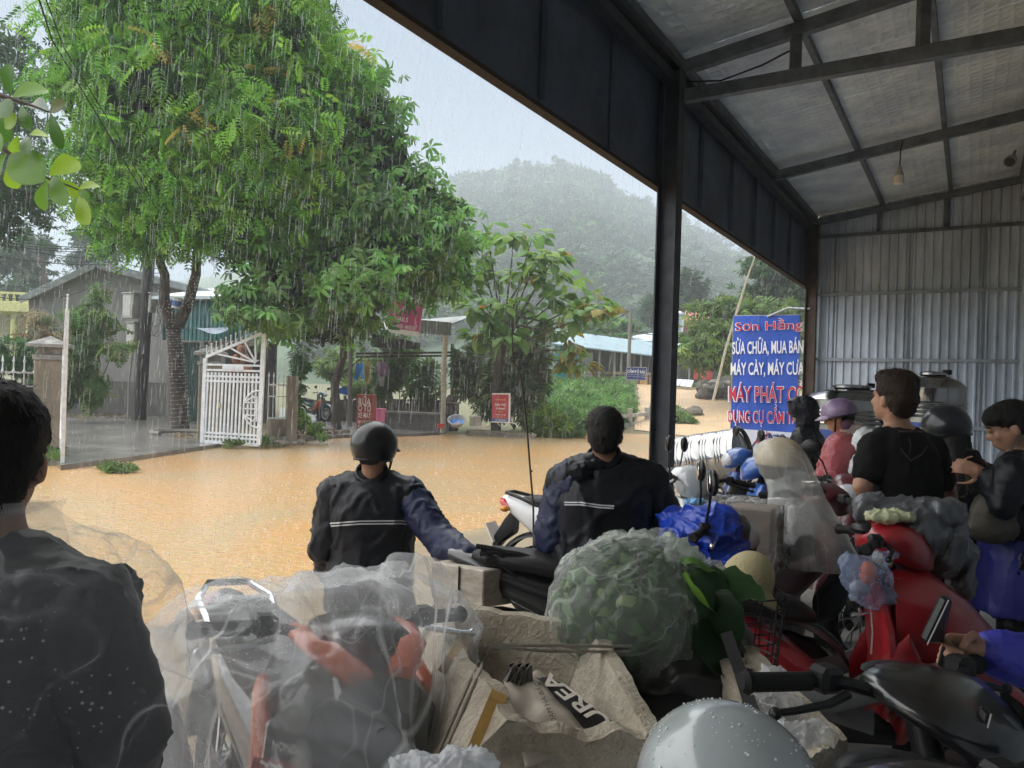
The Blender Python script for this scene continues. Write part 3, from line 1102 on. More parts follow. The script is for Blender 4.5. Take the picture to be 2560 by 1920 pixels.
for i, e in enumerate(tips):
	dd = 24.6 + 1.3 * math.sin(i * 2.4)
	c0 = np.array(P(e[0], e[1], dd))
	yel = e in ((1430, 870), (1440, 905), (1405, 830), (1505, 775))
	for k in range(int(rg.integers(21, 30))):
		o = rg.normal(size=3)
		o /= np.linalg.norm(o)
		pp.append(c0 + o * np.array([.62, .55, .30]) * rg.random())
		ff.append(o * np.array([1, 1, .35]) + np.array([0, 0, -.15]))
		base = (.15, .29, .08) if rg.random() < .7 else (.24, .40, .08)
		if e[1] < 700 and rg.random() < .35: base = (.20, .33, .05)
		if yel and rg.random() < .5: base = (.27, .24, .05)
		if rg.random() < .012: base = (.55, .20, .02)
		cc.append(np.array(base) * (.75 + .5 * rg.random()))
pp, ff, cc = np.array(pp), np.array(ff), np.array(cc)
o = scatter('crown', *HEART, pp, basis(ff, roll=rg.normal(size=len(pp)) * .4), .44 * (.65 + .6 * rg.random(len(pp))), cc, M_leaf, t3)
o['kind'] = 'stuff'

# ---- tree cut by the left edge, hazy trees far behind
def simple_tree(label, base, trunk, cl, tpl, dens, size, col, seed, bark=M_bark, r=.2, name='tree', group=None, **kw):
	g_ = Vector(base)
	t = thing(name, label, 'tree', (g_.x, g_.y, land(g_.x, g_.y)), group=group)
	b = MB()
	pts = [Vector((g_.x, g_.y, land(g_.x, g_.y) - .2))] + [P(*q) for q in trunk]
	b.tube(*limb(pts, r, r * .3, 8))
	for c in cl:
		b.tube(*limb([pts[-1].lerp(pts[-2], .5), P(*c[:3])], r * .3, r * .08, 5))
	b.build('trunk', bark, t, smooth=180, world=True, fix=False)
	leafage('crown', tpl, cl, dens, size, col, t, seed, **kw)
	return t
simple_tree('loose whorled-leaf tree cut off by the left edge above the house', (P(-60, 1000, 27)).xyz, [(-40, 800, 27), (0, 500, 27), (40, 250, 27)],
			[(0, 120, 26, 75, 75), (70, 210, 26, 60, 60), (20, 300, 26.5, 90, 60), (120, 390, 26, 55, 40), (60, 470, 25.5, 100, 50), (15, 560, 25.5, 70, 50), (110, 540, 26, 40, 40), (-40, 420, 25, 90, 180)],
			ROSE, 10, .22, (.06, .135, .045), 31, droop=-.7, out_w=.6, shell=.3, clump=.25, crad=.3)
simple_tree('pale misty tree rising behind the yellow house balcony', P(60, 950, 60).xyz, [(62, 780, 60), (60, 660, 60)],
			[(30, 650, 58, 60, 50), (75, 620, 60, 60, 40), (20, 730, 55, 60, 40), (100, 700, 60, 45, 30)], SPRIG, 9, .5, (.05, .10, .05), 32, shell=.2, clump=.2, crad=.6)
simple_tree('thin misty tree standing behind the grey house ridge', P(232, 950, 66).xyz, [(232, 700, 66), (230, 620, 66)],
			[(200, 585, 64, 26, 16), (250, 610, 66, 55, 22), (215, 650, 66, 60, 22), (270, 640, 66, 40, 20)], SPRIG, 8, .5, (.05, .09, .05), 33, shell=.1, clump=.25, crad=.5)

# ---- trees on the right, beyond the mud road
simple_tree('tall layered tree reaching up beside the blue banner', P(1965, 985, 44).xyz, [(1965, 850, 44), (1970, 700, 44), (1985, 600, 44)],
			[(1960, 600, 44, 75, 20), (1930, 680, 43, 85, 13), (1990, 690, 43, 60, 16), (1955, 730, 43, 95, 15), (1960, 775, 42, 110, 22), (1900, 660, 44, 40, 12)], SPRIG, 24, .42, (.06, .125, .045), 41, shell=.1, clump=.15, crad=.35)
simple_tree('spreading yellow-green tree shading the road stall', P(1840, 985, 37).xyz, [(1845, 930, 37), (1850, 860, 37), (1850, 800, 37)],
			[(1850, 775, 37, 130, 26), (1780, 830, 36, 90, 26), (1880, 830, 36, 110, 34), (1760, 875, 35, 85, 26), (1850, 885, 35, 110, 34), (1940, 840, 36, 70, 40), (1800, 905, 35, 60, 16)], SPRIG, 24, .36, (.12, .20, .05), 42, shell=.15, clump=.15, crad=.35, alts=((.25, (.19, .28, .06)),))
simple_tree('dark conical tree at the foot of the hill beside the steel post', P(1700, 940, 75).xyz, [(1710, 800, 75), (1710, 720, 75)],
			[(1715, 715, 75, 55, 40), (1700, 760, 75, 80, 40), (1660, 780, 75, 60, 40)], SPRIG, 9, .7, (.045, .10, .05), 43, shell=.2)
simple_tree('flat-topped bright green tree behind the teal stall', P(1500, 940, 58).xyz, [(1500, 870, 58), (1500, 830, 58)],
			[(1480, 820, 56, 50, 18), (1540, 812, 57, 60, 12), (1500, 838, 56, 80, 22)], SPRIG, 16, .5, (.10, .21, .05), 44, shell=.2)

# ---- shrubs in the yard
def shrub(label, base, cl, tpl, dens, size, col, seed, name='shrub', cat='shrub', **kw):
	g_ = Vector(base)
	t = thing(name, label, cat, g_)
	b = MB()
	for c in cl:
		b.tube(*limb([g_ + Vector((0, 0, -.05)), g_.lerp(P(*c[:3]), .5) + Vector((.05, 0, .1)), P(*c[:3])], .03, .01, 5))
	b.build('stem', M_bark, t, smooth=180, world=True, fix=False)
	leafage('foliage', tpl, cl, dens, size, col, t, seed, **kw)
	return t
shrub('leafy shrub with long toothed leaves in front of the grey house wall', G(222, 1020), [(245, 720, 23, 16, 26, .3), (232, 780, 23, 45, 38, .6), (190, 790, 23, 34, 30, .4), (262, 800, 23, 32, 34, .5), (215, 850, 23, 55, 34, .6), (290, 865, 22.5, 45, 16, .4), (200, 920, 23, 50, 40, .6), (230, 970, 23, 50, 34, .5)],
      FROND, 24, .42, (.10, .20, .05), 51, droop=.35, alts=((.2, (.2, .3, .07)), (.1, (.26, .27, .12))), shell=.2)
shrub('straw-coloured dying bush with a few brown leaves beside the gate pillar', G(100, 1010), [(95, 790, 23.5, 50, 20, .5), (130, 830, 23.5, 50, 22, .5), (70, 840, 23.5, 45, 26, .5)],
      FROND, 22, .38, (.34, .29, .17), 52, droop=.5, alts=((.3, (.14, .2, .07)), (.08, (.25, .07, .03))), shell=.15)
shrub('dense green hedge plant behind the white railing', G(45, 1020), [(30, 890, 20, 60, 50, .7), (100, 930, 21, 40, 40, .5), (170, 960, 23, 40, 60, .6)], SPRIG, 60, .17, (.06, .15, .05), 53, shell=.2)
# spiky clump
g_ = G(255, 1030)
t = thing('spiky_plant', 'clump of spiky sword-shaped leaves at the house wall', 'plant', g_)
b = MB()
for i in range(26):
	a = random.uniform(0, 6.28)
	ln = random.uniform(.6, 1.25)
	ti = random.uniform(.1, .6)
	d0 = Vector((math.cos(a), math.sin(a), 0))
	p0 = g_ + d0 * .12 + Vector((random.uniform(-.3, .3), random.uniform(-.2, .2), 0))
	p1_ = p0 + d0 * ln * ti * .45 + Vector((0, 0, ln * .6))
	p2_ = p0 + d0 * ln * ti + Vector((0, 0, ln * (1 - ti * .35)))
	x = d0.cross(Vector((0, 0, 1))) * .035
	b.add([p0 - x, p0 + x, p1_ - x * .9, p1_ + x * .9, p2_], [(0, 1, 3, 2), (2, 3, 4)])
o = b.build('foliage', mat('sword_leaf', (.19, .22, .11), .5, transl=.2, var=.3, vscale=5), t, world=True, fix=False)
o['kind'] = 'stuff'
shrub('low creeping plant with round leaves on the brick pile', G(765, 1085), [(760, 1058, 19.8, 26, 20, .35), (790, 1072, 19.6, 28, 14, .3), (745, 1040, 20, 14, 16, .25), (805, 1090, 19.3, 16, 12, .2)],
      ROSE, 42, .13, (.17, .31, .06), 54, droop=.0, out_w=1.0, shell=.2)
shrub('creeper hanging beside the fence post', G(740, 1075), [(745, 960, 20, 18, 60, .3), (755, 900, 20.4, 26, 40, .4), (740, 1010, 20, 12, 30, .2)], SPRIG, 60, .16, (.07, .17, .05), 55, shell=.2)
# thicket under the broad-leaved tree
shrub('tangled thicket of narrow leaves behind the red folding sign', G(1285, 1068), [(1280, 950, 26, 80, 70, 1.2), (1330, 930, 26, 50, 80, 1.0), (1240, 1000, 25.5, 60, 50, .8), (1330, 1020, 25, 40, 50, .6), (1180, 930, 27, 60, 70, .8), (1290, 890, 26.5, 80, 40, 1)],
      SPRIG, 42, .26, (.12, .19, .07), 56, shell=.15, alts=((.25, (.22, .28, .12)), (.15, (.09, .08, .05))))
shrub('bright arching grass clump at the flood edge', G(1390, 1086), [(1375, 1060, 24.4, 30, 22, .4), (1350, 1045, 24.6, 20, 26, .4), (1405, 1068, 24.3, 22, 16, .3)], SPRIG, 80, .3, (.24, .36, .06), 57, droop=-.2, shell=.1)
shrub('pale bush growing behind the wash shelter', G(1000, 1030), [(990, 900, 30, 60, 60, 1), (850, 910, 33, 60, 40, 1), (1060, 960, 29, 50, 60, .8), (920, 960, 31, 60, 40, .8)], SPRIG, 22, .34, (.17, .27, .08), 58, shell=.15)
shrub('slim leafy sapling behind the wash counter', G(960, 1050), [(955, 960, 27, 26, 40, .4), (985, 930, 27, 30, 40, .4)], SPRIG, 50, .26, (.10, .18, .05), 59, shell=.15)
# weeds covering the bank
rg = np.random.default_rng(61)
n = 9500
X, Y = rg.uniform(.2, 9.4, n * 3), rg.uniform(24.2, 45, n * 3)
k = (X > .5 + (Y - 24) * .03) & (X < np.interp(Y, [24, 26, 29, 31, 33, 36, 40, 46], [2.1, 3.0, 4.2, 4.9, 5.3, 5.8, 6.3, 7]))
X, Y = X[k][:n], Y[k][:n]
Z = np.array([land(a, b_) for a, b_ in zip(X, Y)])
hh = rg.random(len(X)) * np.interp(Y, [24, 26, 34, 46], [.75, .95, .55, .25])
pos = np.stack([X, Y, Z + hh], 1)
fw = rg.normal(size=(len(X), 3)) * .8 + np.array([0, -.3, .35])
col = colours(len(X), (.13, .26, .07), rg, .3, ((.2, (.2, .34, .1)), (.1, (.07, .15, .05))))
o = scatter('weed_bank', *SPRIG, pos, basis(fw), .26 * (.6 + .8 * rg.random(len(X))), col, M_leaf)
tag(o, 'lush green weeds covering the bank above the flooded street', 'weeds', kind='stuff')
# grass fringe along the mud road
X = np.concatenate([rg.uniform(6.2, 7.4, 900), rg.uniform(8, 22, 900)])
Y = np.concatenate([rg.uniform(30.5, 34, 900), rg.uniform(42, 47, 900)])
Z = np.array([land(a, b_) for a, b_ in zip(X, Y)])
pos = np.stack([X, Y, Z + .08], 1)
o = scatter('grass_fringe', *SPRIG, pos, basis(rg.normal(size=(len(X), 3)) * .5 + np.array([0, 0, .8])), .22 * (.6 + .8 * rg.random(len(X))), colours(len(X), (.15, .25, .07), rg, .3), M_leaf)
tag(o, 'short grass fringe along the muddy road', 'grass', kind='stuff')
# moss and tufts below the pillars
o = scatter('grass_tuft', *SPRIG, np.array([list(G(random.uniform(255, 330), random.uniform(1166, 1180), -.02)) for _ in range(60)] + [list(G(random.uniform(560, 700), random.uniform(1096, 1114), .03)) for _ in range(160)] + [list(G(random.uniform(110, 150), random.uniform(1120, 1150), .05)) for _ in range(80)]),
			basis(rg.normal(size=(300, 3)) * .5 + np.array([0, 0, .9])), .14 * (.6 + .8 * rg.random(300)), colours(300, (.12, .2, .06), rg, .3), M_leaf)
tag(o, 'scattered grass tufts along the far edge of the flood', 'grass', kind='stuff')

# ---- branch with large leaves hanging in at the top left, close to the shed
BD = 3.7
br = thing('leafy_branch', 'hanging branch with big bright oval leaves at the upper left', 'branch', P(-30, 420, BD))
def Z(x, y, d=BD): return P(x / 2.458, y / 2.458, d)
b = MB()
b.tube(*limb([Z(-260, 500), Z(-60, 560), Z(70, 605), Z(200, 650), Z(305, 690)], .016, .004, 6))
b.tube(*limb([Z(-260, 760), Z(-20, 880), Z(60, 950), Z(170, 1030), Z(290, 1100), Z(480, 1165)], .014, .004, 6))
b.build('twig', M_bark, br, world=True, smooth=180, fix=False)
LV = [((65, 590), (60, 400), 80, 0), ((75, 600), (290, 560), 130, 1), ((130, 650), (200, 815), 66, 0), ((305, 690), (412, 635), 70, 2), ((185, 830), (306, 850), 92, 3), ((310, 690), (388, 925), 66, 0),
      ((60, 950), (285, 1130), 190, 1), ((300, 1080), (486, 1000), 130, 3), ((290, 1110), (272, 1290), 95, 1), ((320, 1090), (425, 1275), 100, 1), ((320, 1090), (520, 1215), 66, 3), ((480, 1165), (604, 1145), 66, 3),
      ((492, 1200), (560, 1388), 94, 3), ((480, 1170), (560, 1218), 46, 1), ((40, 940), (-20, 1140), 110, 1), ((30, 790), (110, 720), 110, 3), ((-20, 650), (80, 720), 130, 0), ((110, 830), (120, 990), 95, 3), ((60, 1000), (110, 1160), 100, 3), ((165, 840), (190, 960), 70, 0), ((-10, 700), (40, 880), 140, 0), ((305, 690), (215, 640), 90, 4), ((-60, 820), (20, 940), 120, 1)]
LC = [(.06, .15, .022), (.12, .26, .03), (.10, .12, .04), (.25, .42, .035), (.30, .38, .35)]
for i, (a, e, wd, ci) in enumerate(LV):
	dz = .18 * math.sin(i * 1.9)
	p0, p1_ = Z(*a, BD + dz * .3), Z(*e, BD + dz)
	ax = p1_ - p0
	ln = ax.length
	ax /= ln
	side = ax.cross(Vector((.2 * math.sin(i * 3), -1, .15 + .25 * math.sin(i * 1.3)))).normalized()
	nr = side.cross(ax)
	hw = wd / 2.458 / FPX * BD * .58
	mbl = MB()
	pr = [(0, .04), (.12, .28), (.3, .62), (.5, .9), (.68, 1.0), (.84, .86), (.95, .5), (1.0, .06)]
	for f_, ww in pr:
		c = p0 + ax * ln * f_ + nr * (.10 * ln * math.sin(f_ * 2.6))
		for q in (-1, -.5, 0, .5, 1):
			mbl.v.append(tuple(c + side * hw * ww * q + nr * (.22 * hw * ww * abs(q))))
	for r_ in range(len(pr) - 1):
		for q in range(4):
			mbl.f.append((r_ * 5 + q, r_ * 5 + q + 1, r_ * 5 + q + 6, r_ * 5 + q + 5))
			mbl.mi.append(0)
	lo = mbl.build('leaf', M_leaf_near, br, world=True, smooth=180, fix=False)
	at = lo.data.attributes.new('tint', 'FLOAT_COLOR', 'POINT')
	rr = random.uniform(.85, 1.15)
	at.data.foreach_set('color', [x for _ in lo.data.vertices for x in (LC[ci][0] * rr, LC[ci][1] * rr, LC[ci][2] * rr, 1)])

# ================================================================== HILL
ridge = [(-200, 700), (60, 690), (500, 640), (900, 560), (1100, 465), (1140, 448), (1190, 440), (1260, 428), (1330, 425), (1390, 420), (1440, 425), (1490, 445), (1540, 480), (1600, 505), (1650, 525), (1720, 565), (1790, 610), (1850, 640), (1960, 660), (2100, 690), (2500, 760), (3000, 820)]
HD = 400.0
def ridge_y(x):
	for (a, b_), (c, d) in zip(ridge, ridge[1:]):
		if a <= x <= c:
			return b_ + (d - b_) * (x - a) / (c - a)
	return 820
hm = MB()
def hill_f(u, v):
	x = -200 + 3200 * u
	top_ = P(x, ridge_y(x) + 56, HD)
	X = top_.x
	y = 100 + (HD - 100) * v
	f = v ** 1.25
	zb = land(X * y / HD, y)
	z = zb + (top_.z - zb) * f + 5 * noise.noise(Vector((X * .02, y * .03, 0))) * math.sin(math.pi * min(v, 1)) 
	return (X * (.45 + .55 * v), y, z)
def hill_g(u, v):
	return hill_f(u, v) if v <= 1 else None
hm.grid(hill_f, 80, 30)
hm.grid(lambda u, v: Vector(hill_f(u, 1)) + Vector((0, 90 * v, -90 * v)), 80, 2)
M_hill = mat('hill_ground', (.045, .085, .035), .9, var=.3, vscale=.05)
tag(hm.build('hill', M_hill, smooth=180, fix=False), kind='structure')
rg = np.random.default_rng(71)
pos, nn = [], 2300
u_ = rg.uniform(.36, .72, nn)
v_ = np.concatenate([rg.random(nn - 500) ** .7, np.ones(500) * .995])
leafp, leafs = [], []
for a, c in zip(u_, v_):
	q = np.array(hill_f(a, c))
	r_ = rg.uniform(3.0, 7.0) * (.5 + .5 * c) * (1.25 if c > .98 else 1)
	d = rg.normal(size=(26, 3))
	d /= np.linalg.norm(d, axis=1, keepdims=True)
	leafp.append(q + np.array([0, 0, r_ * .75]) + d * r_ * np.array([1, 1, .9]) * (.55 + .45 * rg.random((26, 1))))
	leafs.append(np.full(26, r_ * .55))
leafp, leafs = np.concatenate(leafp), np.concatenate(leafs)
cen = np.repeat(colours(nn, (.045, .10, .035), rg, .35), 26, axis=0)
o = scatter('hillside_wood', *SPRIG, leafp, basis(rg.normal(size=leafp.shape)), leafs * (.7 + .6 * rg.random(len(leafs))), cen, mat('far_leaf', tint=True, rough=.8, spec=.1))
tag(o, 'dense wood covering the misty hillside', 'wood', kind='stuff')
# pines standing out on the ridge
for i, (x, h_, wd) in enumerate(((1163, 30, 24), (1224, 26, 26), (1283, 44, 30), (1315, 40, 28), (1352, 34, 22), (1398, 46, 32), (1425, 30, 24), (1478, 22, 24), (1610, 30, 26), (1700, 38, 26), (1745, 26, 24))):
	c = P(x, ridge_y(x) + 16, HD - 2)
	t = thing('pine_tree', 'pine standing out on the misty ridge, tree %s counted from the left' % ('one two three four five six seven eight nine ten eleven'.split()[i]), 'tree', c, group='pines along the ridge')
	m1 = h_ / FPX * HD
	MB().tube([c - Vector((0, 0, 3)), c + Vector((.1, 0, m1 * .5)), c + Vector((0, 0, m1 * .95))], [.4, .3, .1], 6).build('trunk', M_bark, t, world=True)
	leafage('crown', SPRIG, [(x + wd * .35 * math.sin(j * 2.1 + i), ridge_y(x) + 16 - h_ * (.35 + .17 * j), HD - 2, wd * (.42 - .06 * j), 5) for j in range(4)], 1.2, 1.8, (.035, .075, .03), t, 200 + i, shell=.1, m=mat('far_leaf'))

# ================================================================== LEFT: GATE, PILLARS, HOUSE
M_plaster = mat('old_plaster', (.36, .30, .22), .85, col2=(.20, .17, .13), vscale=2.2, bump=.4, bscale=18, stretch=(1, 1, .45))
M_capst = mat('cap_stone', (.30, .29, .27), .8, var=.3, vscale=6, bump=.3)
M_house = mat('house_render', (.36, .35, .335), .85, col2=(.24, .235, .225), vscale=.9, bump=.15, bscale=20, stretch=(1, 1, .18), detail=6)
M_house_low = mat('house_base', (.17, .165, .155), .85, col2=(.10, .10, .095), vscale=1.2, stretch=(1, 1, .3))
M_roofblue = mat('pale_roof', (.50, .58, .62), .45, .2, var=.15, vscale=3)
M_teal = mat('teal_sheet', (.055, .20, .21), .5, var=.2, vscale=3)
M_wood = mat('dark_wood', (.07, .055, .045), .8, var=.4, vscale=8)

def pillar(label, c, wd, h, name='gate_pillar', cap=True, rz=.4):
	t = thing(name, label, 'pillar', c, rz)
	b = MB()
	b.loft([(-.25, 0, 0, wd / 2, wd / 2), (h * .5, 0, 0, wd / 2 * .99, wd / 2), (h, 0, 0, wd / 2, wd / 2)], 16, 30, 'z')
	o = b.build('shaft', M_plaster, t)
	if cap:
		MB().box((0, 0, h + .05), (wd * 1.12, wd * 1.12, .10)).build('collar', M_capst, t, bevel=.01)
		MB().box((0, 0, h + .17), (wd * .85, wd * .85, .14)).build('neck', M_capst, t, bevel=.01)
		q = wd * .75
		MB().add([(-q, -q, h + .24), (q, -q, h + .24), (q, q, h + .24), (-q, q, h + .24), (-q, -q, h + .30), (q, -q, h + .30), (q, q, h + .30), (-q, q, h + .30), (0, 0, h + .46)],
                 [(3, 2, 1, 0), (0, 1, 5, 4), (1, 2, 6, 5), (2, 3, 7, 6), (3, 0, 4, 7), (4, 5, 8), (5, 6, 8), (6, 7, 8), (7, 4, 8)]).build('cap', M_capst, t)
	return t
PL = P(118, 1140, 14.6)
PR = P(520, 1100, 18.3)
pillar('weathered tan gate pillar with pyramid cap at the left of the driveway', (PL.x, PL.y, 0), .46, 1.78)
pillar('grey gate pillar with pale pyramid cap half hidden by the open white gate', (PR.x, PR.y, 0), .5, 1.82)
FP = P(727, 1085, 19.2)
pillar('short flaking square fence post beside the creeper', (FP.x, FP.y, .0), .27, 1.63, name='fence_post', cap=False)

def spear(b, p, h, up=Vector((0, 0, 1)), curl=True, side=Vector((1, 0, 0)), r=.011):
	"""upright rod with a leaf point and two curls"""
	p = Vector(p)
	b.tube([p, p + up * (h - .14)], r, 6)
	b.lathe([(r, 0), (.026, .03), (.012, .09), (.002, .14)], p + up * (h - .14), axis=up, n=6)

def gate_leaf(label, O, U, mirror=False):
	"""white wrought gate leaf; O bottom hinge corner, U unit vector along the leaf"""
	t = thing('gate_leaf', label, 'gate', O, math.atan2(U.y, U.x))
	k = 17.5 / FPX
	def q(zx, zy):       # coordinates of the enlarged photo detail -> leaf plane
		return Vector((((zx / 4.1475 + 450) - 498) * k, 0, (1114 - (zy / 4.1475 + 750)) * k))
	def bar(name, a, c, wd, dp=.035):
		return MB().bar(q(*a), q(*c), dp, wd, up=(0, 0, 1) if abs(a[0] - c[0]) > abs(a[1] - c[1]) else (1, 0, 0)).build(name, M_white, t)
	MB().bar(q(232, 1500), q(240, 620), .06, .085, up=(1, 0, 0)).build('stile', M_white, t)
	MB().bar(q(862, 1500), q(885, 330), .06, .10, up=(1, 0, 0)).build('stile', M_white, t)
	MB().bar(q(245, 610), q(880, 340), .05, .06).build('rail', M_white, t)
	for y in (680, 735, 800, 850, 1400, 1440, 1495):
		MB().bar(q(245, y - (8 if y > 1300 else -6)), q(862, y + 4), .04, .07 if y == 1495 else .045).build('rail', M_white, t)
	for i in range(15):
		x0 = 268 + i * 41.5
		if x0 > 840: break
		yb = 1395
		MB().bar(q(x0 - 6 + i * .4, 1395), q(x0 + 8, 765), .028, .042, up=(1, 0, 0)).build('picket', M_white, t)
		MB().bar(q(x0 - 8 + i * .4, 1490), q(x0 - 6 + i * .4, 1404), .026, .036, up=(1, 0, 0)).build('picket_foot', M_white, t)
	for e in ((375, 575), (520, 510), (670, 440), (785, 395)):
		MB().bar(q(800, 650), q(*e), .025, .035).build('ray', M_white, t)
	b = MB()
	c = q(835, 678)
	b.tube([c + Vector((math.cos(a), 0, math.sin(a))) * .11 for a in [math.pi * (.5 + i / 16) for i in range(9)]], .014, 6)
	b.build('hub_arc', M_white, t, smooth=True)
	c = q(856, 1130)
	b = MB()
	b.tube([c + Vector((math.cos(a) * .37, -.03, math.sin(a) * .42)) for a in [math.pi * (.5 + i / 16) for i in range(17)]], .02, 6)
	b.build('hoop', M_white, t, smooth=True)
	for a, e in (((700, 1060), (800, 1000)), ((800, 1000), (806, 1026)), ((700, 1065), (845, 1065)), ((700, 1130), (870, 1130)), ((700, 1195), (845, 1195)), ((712, 1205), (800, 1260)), ((800, 1260), (803, 1235)), ((770, 1060), (770, 1200)), ((835, 1000), (835, 1260))):
		MB().bar(q(*a) + Vector((0, -.03, 0)), q(*e) + Vector((0, -.03, 0)), .02, .028).build('emblem_bar', M_white, t)
	MB().bar(q(440, 708) + Vector((0, -.02, 0)), q(672, 712) + Vector((0, -.02, 0)), .03, .10).build('name_plate', M_white, t)
	for i in range(13):
		f = i / 12
		p = q(250 + 640 * f, 600 - 275 * f)
		b = MB()
		b.tube([p, p + Vector((0, 0, .23))], .012, 6)
		b.ball(p + Vector((0, 0, .235)), .02, n=8, m=6)
		if i < 12:
			cc = p + Vector((.07, 0, .07))
			b.tube([cc + Vector((math.cos(a) * .05, 0, math.sin(a) * .05)) for a in [R(d) for d in (110, 160, 210, 260, 310, 350)]], .011, 6)
		b.build('spike', M_white, t, smooth=True)
	MB().box(q(420, 1108) + Vector((0, -.03, 0)), (.05, .03, .10)).build('latch', mat('latch_tan', (.5, .4, .25), .6), t)
	return t
gl0 = P(498, 1114, 17.6)
gl1 = P(662, 1116, 17.35)
U = Vector((gl1.x - gl0.x, gl1.y - gl0.y, 0)).normalized()
gate_leaf('white iron gate leaf swung open, with sunburst rays and half-circle emblem', Vector((gl0.x, gl0.y, .02)), U)
h0 = P(152, 1150, 14.2)
h1 = P(157, 1160, 12.7)
U2 = Vector((h1.x - h0.x, h1.y - h0.y, 0)).normalized()
gate_leaf('white iron gate leaf seen edge-on beside the tan pillar', Vector((h0.x, h0.y, .02)), U2)

def railing(label, p0, p1, z0, z1, n, wall=True, wall_h=.6):
	"""low wall with a white spear railing"""
	p0, p1 = Vector(p0), Vector(p1)
	t = thing('fence', label, 'fence', p0)
	if wall:
		MB().bar(p0 + Vector((0, 0, wall_h / 2 - .1)), p1 + Vector((0, 0, wall_h / 2 - .1)), .16, wall_h + .2).build('low_wall', M_plaster, t, world=True)
	for z in (z0 + .03, z0 + (z1 - z0) * .48, z1 - .32):
		MB().bar(p0 + Vector((0, 0, z)), p1 + Vector((0, 0, z)), .025, .03).build('rail', M_white, t, world=True)
	d = (p1 - p0) / n
	for i in range(n + 1):
		b = MB()
		p = p0 + d * i + Vector((0, 0, z0))
		spear(b, p, z1 - z0)
		if i < n:
			c = p + d * .5 + Vector((0, 0, z1 - z0 - .24))
			e = d.normalized()
			b.tube([c + e * (math.cos(a) * d.length * .5) + Vector((0, 0, math.sin(a) * .10)) for a in [math.pi + math.pi * j / 8 for j in range(9)]], .011, 6, cap=False)
		b.build('spear', M_white, t, world=True, smooth=True)
	return t
a_ = P(80, 1130, 15.0)
c_ = P(-90, 1130, 13.4)
railing('white spear railing on a low wall at the far left', (a_.x, a_.y, 0), (c_.x, c_.y, 0), .72, 1.85, 6)
a_ = P(668, 1080, 18.9)
railing('white spear railing between the open gate and the short post', (a_.x, a_.y, 0), (FP.x - .1, FP.y, 0), .55, 1.72, 4, wall_h=.55)

# grey gabled house
def HP(x, y, d=28.0): return P(x, y, d)
house = thing('house', 'grey rendered house with streaked gable and pale metal roof behind the driveway', 'house', G(300, 1035))
gx = [(72, 745), (250, 662), (560, 742)]
base_z = -.05
b = MB()
pts = [HP(*q) for q in gx]
A, Bk = pts, [p + Vector((-1.2, 8, 0)) for p in pts]
f0, f1 = Vector((A[0].x, A[0].y, base_z + 1.3)), Vector((A[2].x, A[2].y, base_z + 1.3))
bk0, bk1 = f0 + Vector((-1.2, 8, 0)), f1 + Vector((-1.2, 8, 0))
b.add([f0, f1, A[2], A[1], A[0], bk0, bk1, Bk[2], Bk[1], Bk[0]], [(0, 1, 2, 3, 4), (5, 0, 4, 9), (1, 6, 7, 2), (6, 5, 9, 8, 7)])
b.build('wall', M_house, house, world=True, fix=False)
MB().hexa([Vector((p.x, p.y + dy, z)) for z in (-.2, base_z + 1.3) for p, dy in ((f0, -.04), (f1, -.04), (bk1, 0), (bk0, 0))]).build('plinth', M_house_low, house, world=True)
MB().bar(f0 + Vector((5.2, -.06, -.0)), f1 + Vector((0, -.06, 0)), .05, .06).build('string_course', M_white, house, world=True)
rf = None
for i in (0, 1):
	e0, e1 = A[i] + Vector((0, -.25, .02)), A[i + 1] + Vector((0, -.25, .02))
	d = (e1 - e0)
	if i == 0: e0 = e0 - d * .06
	else: e1 = e1 + d * .05
	g0, g1 = e0 + Vector((-1.25, 8.6, 0)), e1 + Vector((-1.25, 8.6, 0))
	o = MB().hexa([e0, e1, g1, g0] + [q + Vector((0, 0, .1)) for q in (e0, e1, g1, g0)]).build('roof', M_roofblue, house, world=True)
	MB().bar(e0 + Vector((0, -.03, -.06)), e1 + Vector((0, -.03, -.06)), .04, .22).build('barge_board', mat('barge_grey', (.36, .39, .39), .6, var=.2), o, world=True)
for x in (145, 176, 195, 121):
	p = HP(x, 760 - (x - 72) * .46 + 14, 27.95)
# shop shed with teal sheets right of it
sh = thing('roadside_shop', 'small shop with teal corrugated upper front and dark opening behind the fairy-light tree', 'shop', G(560, 1050))
a0, a1 = P(408, 760, 25.6), P(660, 780, 24.4)
ribbed(Vector((a0.x, a0.y, 0)), Vector((a1.x, a1.y, 0)), a0.z - 1.2, lambda f: a0.z + .1, .16, .03, M_teal, 'front_sheet', sh)
MB().hexa([Vector((a0.x - .2, a0.y - .5, a0.z + .1)), Vector((a1.x, a1.y - .5, a0.z + .1)), Vector((a1.x, a1.y + 4, a0.z + .9)), Vector((a0.x - .2, a0.y + 4, a0.z + .9))] + [Vector((a0.x - .2, a0.y - .5, a0.z + .2)), Vector((a1.x, a1.y - .5, a0.z + .2)), Vector((a1.x, a1.y + 4, a0.z + 1)), Vector((a0.x - .2, a0.y + 4, a0.z + 1))]).build('roof', M_roofblue, sh, world=True)
ribbed(Vector((a0.x + .6, a0.y + .15, 0)), Vector((a0.x + 1.35, a0.y - .2, 0)), .0, lambda f: a0.z - 1.25, .1, .02, mat('teal_dark', (.05, .10, .09), .6, var=.3), 'door', sh)
